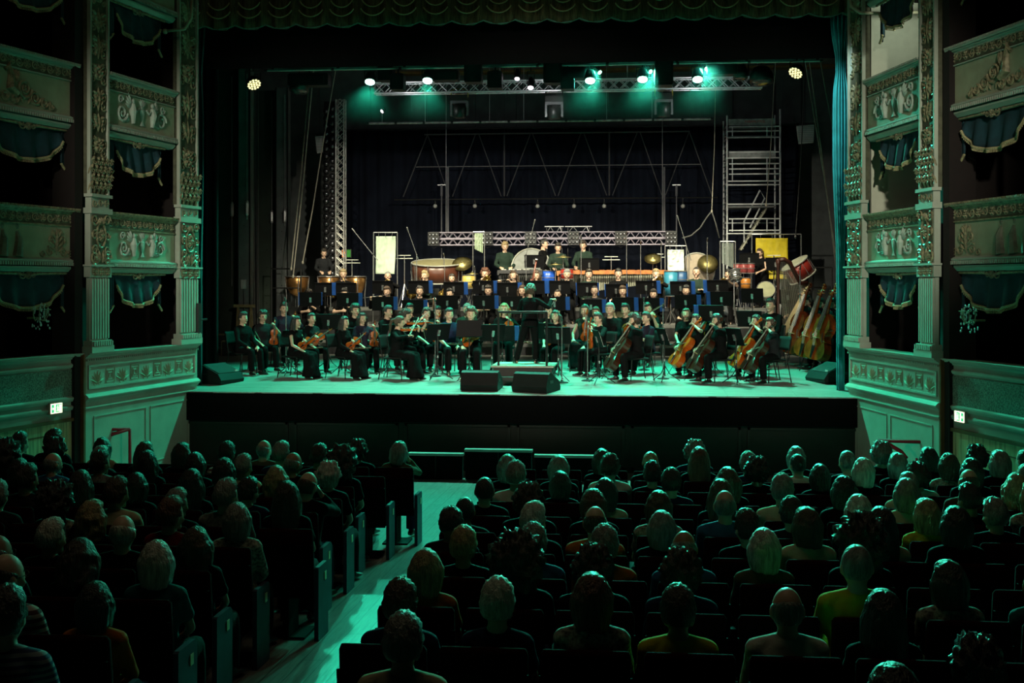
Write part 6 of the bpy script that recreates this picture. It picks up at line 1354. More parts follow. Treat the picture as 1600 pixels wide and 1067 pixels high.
# microphone stands
for i, (px, py, y, bm) in enumerate(sorted(((583, 398, 8.0, (-.45, 0, .55)), (651, 398, 8.0, (-.18, -.1, .55)), (822, 398, 8.7, (.2, -.1, .75)), (908, 372, 9.0, None), (979, 366, 9.0, None), (1001, 381, 9.0, None), (1033, 384, 9.2, None), (1076, 395, 8.9, (-.25, -.1, .8)), (1105, 376, 9.3, None), (742, 420, 8.9, None), (878, 500, 3.36, None), (694, 400, 9.2, None), (1250, 420, 5.8, None), (680, 470, 4.0, None), (918, 500, 3.6, None), (1036, 480, 3.9, None), (1006, 470, 5.0, None), (447, 470, 4.3, None)), key=lambda q: q[0])):
    y = 1.9 + (y - 3.6) * 1.25 if y < 6.2 else y; y = free_y(px, y, .05, -.6, .6, .5); p = at(px, py, y); z = lev(y); h = p.z - z
    mic_stand('thin %s microphone stand, %s from left among the orchestra' % ('boom' if bm else 'straight', ORD[i + 1]), p.x, y, z, max(.4, h), bm)
# ================================================================ percussion and other furniture on stage
ZP = 1.35
def drum_stand(mb, z, r=.25):
    for k in range(3): a = k * 2 * pi / 3 + .4; mb.bar((0, 0, z * .45), (cos(a) * r, sin(a) * r, 0), .010, 5)
    mb.bar((0, 0, z * .2), (0, 0, z), .014, 6)
for i, (px, rr) in enumerate(((464, .30), (514, .28), (556, .26))):
    y = 9.55 if i < 3 else 9.8; x = at(px, 430, y).x; t = thing('timpani', 'copper kettle drum at the left rear, %s of the set' % ('leftmost', 'middle one', 'rightmost')[i], 'drum', (x, y, ZP), 0, 'timpani')
    put('bowl', MB().lathe([(.05, .28), (rr * .6, .36), (rr * .92, .55), (rr, .80), (rr * .97, .80), (.02, .79)], 24).mesh('b', [COPPER], True), t); put('head', MB().lathe([(rr * .98, .805), (rr * .98, .815), (.02, .818)], 24).mesh('h', [HIDE]), t)
    put('rim', MB().tube([(rr * 1.03 * cos(a), rr * 1.03 * sin(a), .80) for a in [k * 2 * pi / 24 for k in range(24)]], .016, 6, closed=True).mesh('r', [CHROME]), t); mb = MB()
    for k in range(4): a = k * pi / 2 + .4; mb.tube([(rr * 1.06 * cos(a), rr * 1.06 * sin(a), .8), (rr * .9 * cos(a), rr * .9 * sin(a), .3), (rr * 1.0 * cos(a), rr * 1.0 * sin(a), 0)], .014, 6)
    put('legs', mb.mesh('l', [CHROME]), t)
def big_drum(label, px, py, y, r, dep, tilt, rz, shell, head, z=ZP, roll=0., name='bass_drum', cat='drum'):
    c = at(px, py, y); t = thing(name, label, cat, (c.x, y, z), rz); h = max(.3, c.z - z); R = M.Translation((0, 0, h)) @ M.Rotation(roll, 4, 'Y') @ M.Rotation(tilt, 4, 'X')
    put('shell', MB().lathe([(r, -dep / 2), (r * 1.01, 0), (r, dep / 2), (r * .96, dep / 2), (r * .96, -dep / 2)], 28).mesh('s', [shell], True), t, T=R)
    put('head', MB().lathe([(r * .97, dep / 2 - .01), (r * .97, dep / 2 + .004), (.01, dep / 2 + .006)], 28).mesh('h', [head]), t, T=R); put('head', MB().lathe([(r * .97, -dep / 2), (.01, -dep / 2 - .004)], 28).mesh('h', [head]), t, T=R)
    for s in (-1, 1): put('hoop', MB().tube([(r * 1.03 * cos(a), r * 1.03 * sin(a), s * dep / 2) for a in [k * 2 * pi / 28 for k in range(28)]], .02, 6, closed=True).mesh('h', [mat('hoop_grey', (.45, .45, .40), .4, .3)]), t, T=R)
    mb = MB()
    for k in range(10): a = k * 2 * pi / 10; mb.bar((r * 1.05 * cos(a), r * 1.05 * sin(a), -dep / 2), (r * 1.05 * cos(a), r * 1.05 * sin(a), dep / 2), .008, 5)
    put('tension_rods', mb.mesh('tr', [CHROME]), t, T=R); mb = MB()
    for s in (-1, 1): mb.tube([(s * r * .8, -.3, 0), (s * (r * 1.06), 0, h), (s * r * .8, .3, 0)], .016, 6)
    mb.bar((-r * .8, -.3, .02), (r * .8, -.3, .02), .016, 6); put('stand', mb.mesh('st', [BLK]), t); return t
big_drum('huge brown bass drum lying tilted left of the tubes, behind the horn players', 684, 424, 9.7, .66, .46, radians(9), .1, mat('brown_shell', (.10, .032, .018), .35), mat('yellowed_head', (.26, .23, .12), .6))
big_drum('grey bass drum standing upright behind the large stand', 829, 422, 10.22, .52, .40, radians(80), .25, mat('grey_shell', (.16, .16, .16), .4), mat('grey_head', (.22, .23, .22), .6))
big_drum('beige upright bass drum right of the right white sheet', 1087, 424, 9.8, .44, .36, radians(84), .1, mat('beige_shell', (.30, .23, .16), .5), mat('beige_head', (.34, .27, .20), .6))
big_drum('red bass drum tilted on its stand at the far right behind the harp', 1248, 422, 8.8, .34, .40, radians(8), .0, mat('deep_red_shell', (.20, .02, .015), .3), mat('dim_head', (.36, .37, .28), .6), GZ, radians(-32))
def tub(label, px, py, y, r, h, m, tilt=0., rz=0., name='drum', z=None, rings=3, cat='drum', taper=1., head=None):
    c = at(px, py, y); z = lev(y) if z is None else z; t = thing(name, label, cat, (c.x, y, z), rz); zc = max(h, c.z - z); R = M.Translation((0, 0, zc)) @ M.Rotation(tilt, 4, 'X')
    put('shell', MB().lathe([(r * taper, -h), (r * (1 + taper) / 2 * 1.02, -h / 2), (r, 0), (r * .95, 0), (r * taper * .95, -h + .01)], 22).mesh('s', [m], True), t, T=R); put('head', MB().lathe([(r * .96, -.01), (r * .96, .004), (.01, .008)], 22).mesh('h', [head or HIDE]), t, T=R)
    for k in range(rings): put('hoop', MB().tube([(r * 1.03 * cos(a), r * 1.03 * sin(a), -h * k / max(1, rings - 1)) for a in [q * 2 * pi / 22 for q in range(22)]], .010, 5, closed=True).mesh('h', [CHROME]), t, T=R)
    if zc - h > .05: mb = MB(); drum_stand(mb, zc - h + .02, r * .9); put('stand', mb.mesh('st', [CHROME]), t)
    return t
tub('bright blue drum left of the marimba', 856, 423, 9.5, .20, .36, BLUELAC)
tub('red lacquered drum among the players left of the marimba', 886, 420, 9.1, .16, .26, REDLAC)
tub('left blue barrel drum below the right white sheet', 1048, 424, 9.0, .17, .62, mat('barrel_teal', (.03, .22, .34), .4))
tub('right dark blue barrel drum below the right white sheet', 1064, 424, 9.15, .16, .42, mat('barrel_blue', (.02, .08, .20), .4))
for px, lb in ((1152, 'left'), (1162, 'middle'), (1173, 'right')): tub('small red drum right of the tube chimes, %s of three' % lb, px, 412, 9.5, .10, .24, mat('dull_red', (.28, .05, .05), .4))
tub('small orange hand drum below the red drums', 1165, 434, 8.9, .12, .30, mat('orange_shell', (.55, .20, .03), .4))
tub('round olive snare drum tilted towards the house, left of the harp', 1197, 452, 7.9, .21, .14, mat('olive_shell', (.25, .25, .12), .5), radians(62), 0, head=mat('olive_head', (.24, .24, .13), .6))
t = tub('silver bucket mute raised by the horn player on the right', 1147, 424, 8.0, .14, .22, SILVER, radians(-30), .4, 'bucket_mute', cat='mute')
tub('golden yellow drum under the tilted brown bass drum', 733, 430, 9.0, .17, .34, mat('gold_shell', (.55, .40, .10), .4))
def cymbal(label, px, py, y, r, tilt=.1, n=1, name='suspended_cymbal'):
    c = at(px, py, y); z = lev(y); t = thing(name, label, 'cymbal', (c.x, y, z), 0, 'cymbals on stands'); h = c.z - z
    for k in range(n): put('plate', MB().lathe([(r, 0), (r * .3, .025), (r * .12, .05), (.01, .055), (r * .3, .02)], 24).mesh('p', [mat('dull_bronze', (.36, .30, .12), .42, .8, var=.3)], True), t, T=TR((0, 0, h - .12 * k), 0, tilt * (-1) ** k))
    mb = MB(); drum_stand(mb, h + .07, .28); put('stand', mb.mesh('s', [CHROME]), t)
for px, py, y, r, ti, n, lb in ((880, 402, 9.4, .22, .06, 1, 'cymbal on a stand before the third percussionist'), (868, 414, 9.3, .20, .0, 1, 'lower cymbal left of the third percussionist'), (1020, 404, 9.6, .22, .7, 1, 'steeply tilted cymbal left of the right white sheet'), (1106, 412, 9.5, .26, 1.1, 1, 'crescent cymbal at the beige bass drum'), (722, 412, 9.4, .26, .8, 1, 'cymbal right of the tilted brown bass drum'), (738, 428, 9.2, .16, .1, 1, 'small cymbal beside the hanging tubes')): cymbal(lb, px, py, y, r, ti, n)
def tee(label, px, py, y, w_=.34, n=2):
    c = at(px, py, y); z = lev(y); h = c.z - z; t = thing('crossbar_stand', label, 'stand', (c.x, y, z), 0, 'small crossbar stands'); mb = MB(); drum_stand(mb, h, .25); put('pole', mb.mesh('p', [CHROME]), t)
    for k in range(n): put('crossbar', MB().box((0, 0, h - k * .08), (w_ * (1 + .3 * k), .05, .018)).mesh('c', [mat('pale_bar', (.6, .6, .55), .5)]), t)
for px, py, y, lb in ((632, 399, 9.8, 'pale crossbar stand right of the left white sheet'), (955, 401, 9.7, 'pale crossbar stand above the right end of the marimba'), (1026, 397, 9.9, 'pale crossbar stand behind the tilted cymbal'), (550, 406, 9.7, 'pale crossbar stand right of the truss tower'), (1209, 399, 9.7, 'crossbar stand in front of the yellow sheet')): tee(lb, px, py, y)
for px, py, y, lb in ((690, 289, 11.3, 'tall pole with a pale crossbar at the left of the wire frames'), (1057, 289, 11.3, 'tall pole with a pale crossbar at the right of the wire frames')):
    c = at(px, py, y); t = thing('crossbar_pole', lb, 'stand', (c.x, y, 0), 0, 'tall crossbar poles'); put('pole', MB().bar((0, 0, 0), (0, 0, c.z - .3), .02, 6).bar((0, 0, c.z - .3), (0, 0, c.z), .035, 8).mesh('p', [mat('dark_pole', (.12, .12, .14))]), t); put('crossbar', MB().box((0, 0, c.z), (.22, .05, .03)).mesh('c', [STEEL]), t); put('foot', MB().lathe([(.3, 0), (.3, .02), (.03, .04)], 12).mesh('f', [BLK]), t)
# keyboard percussion
def keyboard(label, px0, px1, py, y, name, barm, tubem, framem, depth=.7, cat='marimba'):
    a = at(px0, py, y); b = at(px1, py, y); z = lev(y); h = a.z - z; W = b.x - a.x; t = thing(name, label, cat, ((a.x + b.x) / 2, y, z)); N = int(W / .055)
    mb = MB()
    for i in range(N):
        u = i / (N - 1); x = -W / 2 + .04 + (W - .08) * u; mb.box((x, -depth * .18, h), (W / N * .82, depth * (.55 - .22 * u), .02))
    put('natural_bars', mb.mesh('b', [barm]), t); mb = MB()
    for i in range(N):
        if i % 7 in (2, 6): continue
        u = i / (N - 1); x = -W / 2 + .04 + (W - .08) * (i + .5) / (N - 1); mb.box((x, depth * .25, h + .03), (W / N * .78, depth * (.45 - .2 * u), .02))
    put('raised_bars', mb.mesh('rb', [barm]), t); mb = MB()
    for i in range(N):
        u = i / (N - 1); x = -W / 2 + .04 + (W - .08) * u; L = (.62 - .38 * u) * min(1, h); mb.bar((x, -depth * .2, h - .04), (x, -depth * .2, h - .04 - L), W / N * .40, 8)
    put('resonators', mb.mesh('rs', [tubem]), t); mb = MB()
    mb.box((0, -depth * .5, h - .03), (W, .03, .09)); mb.box((0, depth * .5, h - .01), (W * .96, .03, .09))
    for s in (-1, 1): mb.box((s * (W / 2 + .02), 0, h - .05), (.05, depth, .12)); mb.box((s * (W / 2 - .0), 0, h / 2 - .05), (.06, depth * .5, h - .1)); mb.box((s * (W / 2), 0, .04), (.07, depth, .06))
    put('frame', mb.mesh('f', [framem]), t)
ORW = mat('orange_rosewood', (.55, .17, .03), .35, var=.5)
keyboard('long orange marimba with pale tubes at the right of the rear row', 874, 1046, 424, 9.55, 'marimba', ORW, mat('pale_tubes', (.55, .54, .42), .3, .5), ORW)
keyboard('shorter dark keyboard percussion before the fair percussionist', 782, 846, 423, 9.5, 'vibraphone', mat('bar_metal', (.5, .48, .42), .3, .7), mat('dark_tubes', (.10, .10, .10), .35, .5), BLK)
# hanging tubes
def chimes(label, px, py0, py1, y, w_, m, n=9, name='tubular_bells'):
    a = at(px, py0, y); b = at(px, py1, y); z = lev(y); t = thing(name, label, 'chimes', (a.x, y, z), 0, 'hanging tube chimes'); H = a.z - z; L = a.z - b.z
    for k in range(n): x = (k - (n - 1) / 2) * w_ / n; put('tube', MB().bar((x, -.02 * (k % 2), H - .04), (x, -.02 * (k % 2), H - L * (.80 + .2 * k / n)), w_ / n * .36, 8).mesh('t', [m]), t)
    mb = MB()
    for s in (-1, 1): mb.bar((s * (w_ / 2 + .04), 0, 0), (s * (w_ / 2 + .04), 0, H), .016, 6); mb.bar((s * (w_ / 2 + .04), -.25, .02), (s * (w_ / 2 + .04), .25, .02), .016, 6)
    mb.bar((-w_ / 2 - .04, 0, H), (w_ / 2 + .04, 0, H), .016, 6); put('frame', mb.mesh('f', [CHROME]), t)
chimes('pale green hanging tubes above the curly brass player', 748, 362, 396, 9.6, .22, mat('pale_green_tube', (.50, .62, .42), .4), 7)
chimes('silver tube chimes left of the red drums at the right', 1137, 377, 420, 9.4, .30, mat('chime_silver', (.60, .66, .62), .25, .7), 8)
# metal sheets on frames
def sheet(label, px0, px1, py0, py1, y, m, crink, frame=None):
    a = at(px0, py0, y); b = at(px1, py1, y); z = lev(y); t = thing('thunder_sheet', label, 'metal sheet', ((a.x + b.x) / 2, y, z), 0, 'hanging metal sheets'); W = b.x - a.x; H0 = b.z - z; H1 = a.z - z
    def fn(u, v): 
        x = (u - .5) * W; zz = H0 + (H1 - H0) * v
        return (x, .10 * sin(v * 2.6 - .6) * (.3 + u) + crink * noise.noise(V((u * 9, v * 9, 1))), zz)
    mb = MB(); mb.grid(fn, 20, 28); o = put('sheet', mb.mesh('s', [m], True), t); o.modifiers.new('s', 'SOLIDIFY').thickness = .004
    fx0, fx1, ft = (-W / 2 - .06, W / 2 + .06, H1 + .10) if not frame else (at(frame[0], py0, y).x - (a.x + b.x) / 2, at(frame[1], py0, y).x - (a.x + b.x) / 2, at(px0, frame[2], y).z - z)
    mb = MB()
    for x in (fx0, fx1): mb.bar((x, .03, 0), (x, .03, ft), .016, 6); mb.bar((x, -.3, .02), (x, .3, .02), .016, 6)
    mb.bar((fx0, .03, ft), (fx1, .03, ft), .016, 6); put('frame', mb.mesh('f', [CHROME]), t); mb = MB()
    for k in (-.35, 0, .35): mb.bar((k * W, .0, H1 - .01), (k * W, .03, ft), .006, 4)
    put('hooks', mb.mesh('h', [CHROME]), t)
sheet('tall white metal sheet lit pale green, hanging at the left rear', 587, 617, 369, 428, 9.6, mat('green_lit_sheet', (.50, .60, .47), .55, var=.15), .015)  # white sheet tinted green, the green light is part of its colour
sheet('white crinkled metal sheet above the blue barrel drums', 1043, 1069, 390, 423, 9.4, mat('crinkled_sheet', (.55, .61, .54), .5, var=.12), .05)
sheet('large yellow sheet in a steel frame at the right rear', 1181, 1232, 372, 436, 10.2, mat('yellow_sheet', (.60, .46, .01), .6, var=.2), .01, (1175, 1252, 366))
# harp
HARPW = mat('harp_dark_wood', (.045, .014, .010), .3, var=.4)
def harp():
    y = 6.9; p = at(1216, 470, y); z = .58; t = thing('harp', 'dark wooden concert harp at the right of the orchestra', 'harp', (p.x, y, z), .15); H = at(1216, 404, y).z - z
    W = at(1268, 440, y).x - p.x
    put('column', MB().lathe([(.07, .0), (.05, .12), (.034, .2), (.034, H - .22), (.05, H - .12), (.06, H - .04), (.02, H)], 12).mesh('c', [HARPW], True), t)
    neck = [(0, 0, H - .05), (W * .18, 0, H - .02), (W * .36, 0, H - .10), (W * .52, 0, H - .34), (W * .68, 0, H - .56), (W * .9, 0, H - .58)]
    put('neck', MB().tube(neck, [.05, .06, .055, .05, .05, .07], 8).mesh('n', [HARPW], True), t)
    s0 = V((W * .95, 0, H - .62)); s1 = V((W * .14, 0, .12)); mb = MB(); d = (s1 - s0).normalized(); q = d.cross(V((0, 1, 0)))
    mb.loft([(s0, q, V((0, 1, 0)), .05, .06), (s0.lerp(s1, .5), q, V((0, 1, 0)), .085, .14), (s1, q, V((0, 1, 0)), .10, .20)], 14); put('soundbox', mb.mesh('s', [mat('harp_spruce', (.46, .36, .20), .4)], True), t)
    put('base', MB().box((W * .1, 0, .05), (.5, .40, .10)).mesh('b', [HARPW]), t); mb = MB()
    for k in range(28):
        u = (k + 1) / 30; a = s1.lerp(s0, u) + q * -.06 * 0; f = u * (len(neck) - 1); i = min(int(f), len(neck) - 2); b = V(neck[i]).lerp(V(neck[i + 1]), f - i); mb.bar(a, b, .0035, 4)
    put('strings', mb.mesh('st', [GUT]), t)
harp()
harpist = person('harpist half hidden behind the harp at the right', (at(1262, 460, 7.1).x, 7.1, .58), face(-70), 'cello', ('long', 'dark'), ('long', 'black'), ('trousers', 'black'), 1., True)
stage_chair('black chair under the harpist at the right', (at(1262, 460, 7.1).x, 7.1, .58), face(-70))
# odds and ends in the left wing
for i, (px, py, y, w_, h_, lb) in enumerate(((346, 545, 6.6, .35, .75, 'tall dark flight case with pale edges in the left wing'), (360, 542, 6.0, .36, .62, 'shorter dark flight case with pale edges in the left wing'))):
    x = at(px, py, y).x; t = thing('flight_case', lb, 'case', (x, y, 0), .2); put('body', MB().box((0, 0, h_ / 2), (w_, .4, h_)).mesh('b', [mat('case_black', (.03, .03, .03), .5)]), t); mb = MB()
    for sx in (-1, 1):
        for sy in (-1, 1): mb.bar((sx * w_ / 2, sy * .2, 0), (sx * w_ / 2, sy * .2, h_), .014, 4)
    for sz_ in (0, h_): mb.tube([(-w_ / 2, -.2, sz_), (w_ / 2, -.2, sz_), (w_ / 2, .2, sz_), (-w_ / 2, .2, sz_)], .014, 4, closed=True)
    put('edges', mb.mesh('e', [mat('case_edge', (.34, .28, .18), .45, .3)]), t); put('handle', MB().box((0, -.21, h_ * .6), (.12, .02, .05)).mesh('h', [CHROME]), t)
x = at(382, 478, 6.8).x; zt = at(382, 478, 6.8).z; t = thing('wooden_trestle', 'pale wooden trestle bar in the left wing', 'trestle', (x, 6.8, 0)); put('top', MB().box((0, 0, zt), (.50, .12, .07)).mesh('t', [mat('trestle_wood', (.34, .26, .13), .6, var=.4)]), t)
for s in (-1, 1): put('leg', MB().tube([(s * .16, 0, zt), (s * .16, -.25, 0)], .03, 5).tube([(s * .16, 0, zt), (s * .16, .25, 0)], .03, 5).mesh('l', [mat('trestle_wood', (.34, .26, .13))]), t)
# guard rails at the ends of the risers
for px0, px1, py, y, lb in ((424, 470, 420, 9.3, 'black guard rail at the left end of the top riser'), (1262, 1300, 418, 9.3, 'black guard rail at the right end of the top riser')):
    a = at(px0, py, y); b = at(px1, py, y); t = thing('guard_rail', lb, 'rail', (a.x, y, 0), 0, 'riser guard rails'); W = b.x - a.x; put('top_rail', MB().bar((0, 0, a.z), (W, 0, a.z), .02, 6).mesh('t', [BLK]), t); put('middle_rail', MB().bar((0, 0, a.z - .5), (W, 0, a.z - .5), .016, 6).mesh('t', [BLK]), t)
    for x in (0, W): put('post', MB().bar((x, 0, 0), (x, 0, a.z), .02, 6).mesh('p', [BLK]), t)
# ================================================================ the audience
ROW_Y = [-7.0 - .85 * k for k in range(12)]
AISLE_L, AISLE_R = -.70, .40
SEATV = mat('seat_velvet', (.024, .004, .005), .95, var=.3, spec=.03); SEATW = mat('seat_shell', (.006, .003, .003), .8, spec=.05); PANEL = mat('seat_end_panel', (.050, .050, .085), .6, spec=.12, var=.2)
PLAQ = mat('number_plaque', (.70, .62, .35), .4); STEELD = mat('seat_iron', (.004, .004, .004), .8, spec=.05)
def seat_parts():
    d = {}
    mb = MB(); mb.loft([((0, -.16, .40), (1, 0, 0), (0, 1, 0), .225, .035), ((0, -.19, .70), (1, 0, 0), (0, 1, 0), .232, .045), ((0, -.215, .90), (1, 0, 0), (0, 1, 0), .232, .035), ((0, -.22, .925), (1, 0, 0), (0, 1, 0), .22, .015)], 20, None, 6); d['backrest'] = mb.mesh('backrest', [SEATV], True)
    mb = MB(); mb.loft([((0, -.205, .36), (1, 0, 0), (0, 1, 0), .235, .015), ((0, -.25, .80), (1, 0, 0), (0, 1, 0), .24, .015)], 16, None, 6); d['back_shell'] = mb.mesh('back_shell', [SEATW])
    mb = MB(); mb.loft([((0, .08, .345), (1, 0, 0), (0, 1, 0), .21, .21), ((0, .08, .40), (1, 0, 0), (0, 1, 0), .222, .23), ((0, .08, .425), (1, 0, 0), (0, 1, 0), .20, .20)], 20, None, 5); d['cushion'] = mb.mesh('cushion', [SEATV], True)
    mb = MB(); mb.box((0, -.05, .17), (.05, .30, .34)); mb.box((0, 0, .012), (.30, .34, .024)); d['pedestal'] = mb.mesh('pedestal', [STEELD])
    mb = MB(); mb.box((.262, .02, .60), (.035, .40, .035)); d['armrest'] = mb.mesh('armrest', [SEATW])
    mb = MB(); mb.prism([(-.22, 0), (.10, 0), (.10, .58), (.06, .61), (-.20, .61), (-.22, .60)], .035, M.Rotation(pi / 2, 4, 'Z')); d['end_panel'] = mb.mesh('end_panel', [PANEL])
    mb = MB(); mb.box((0, .0, .50), (.044, .055, .07)); d['number_plaque'] = mb.mesh('number_plaque', [PLAQ])
    return d
SP = seat_parts()
CUR = {}
def plaque_number(n):
    if n not in CUR:
        cu = bpy.data.curves.new('n', 'FONT'); cu.body = str(n); cu.size = .05; cu.align_x = 'CENTER'; cu.align_y = 'CENTER'; cu.extrude = .001
        to = bpy.data.objects.new('t', cu); COL.objects.link(to); dg = bpy.context.evaluated_depsgraph_get(); me = bpy.data.meshes.new_from_object(to.evaluated_get(dg)); bpy.data.objects.remove(to); me.materials.clear(); me.materials.append(BLK); CUR[n] = me
    return CUR[n]
def theatre_seat(x, k, side, i):
    y = ROW_Y[k]; lb = 'dark red theatre seat, %s from the aisle on the %s, %s row from the stage' % (ORD[i + 1], side, ORD[k + 1])
    t = thing('theatre_seat', lb, 'theatre seat', (x, y, fz(y)), 0, 'seats of the stalls')
    for nm in ('backrest', 'back_shell', 'cushion', 'pedestal'): put(nm, SP[nm], t)
    a = put('armrest', SP['armrest'], t)
    if side == 'left': a.location.x = -.262 * 2 
    if i == 0:
        s = 1 if side == 'left' else -1
        e = put('end_panel', SP['end_panel'], t, (s * .262, 0, 0)); put('number_plaque', SP['number_plaque'], e, (0, 0, 0))
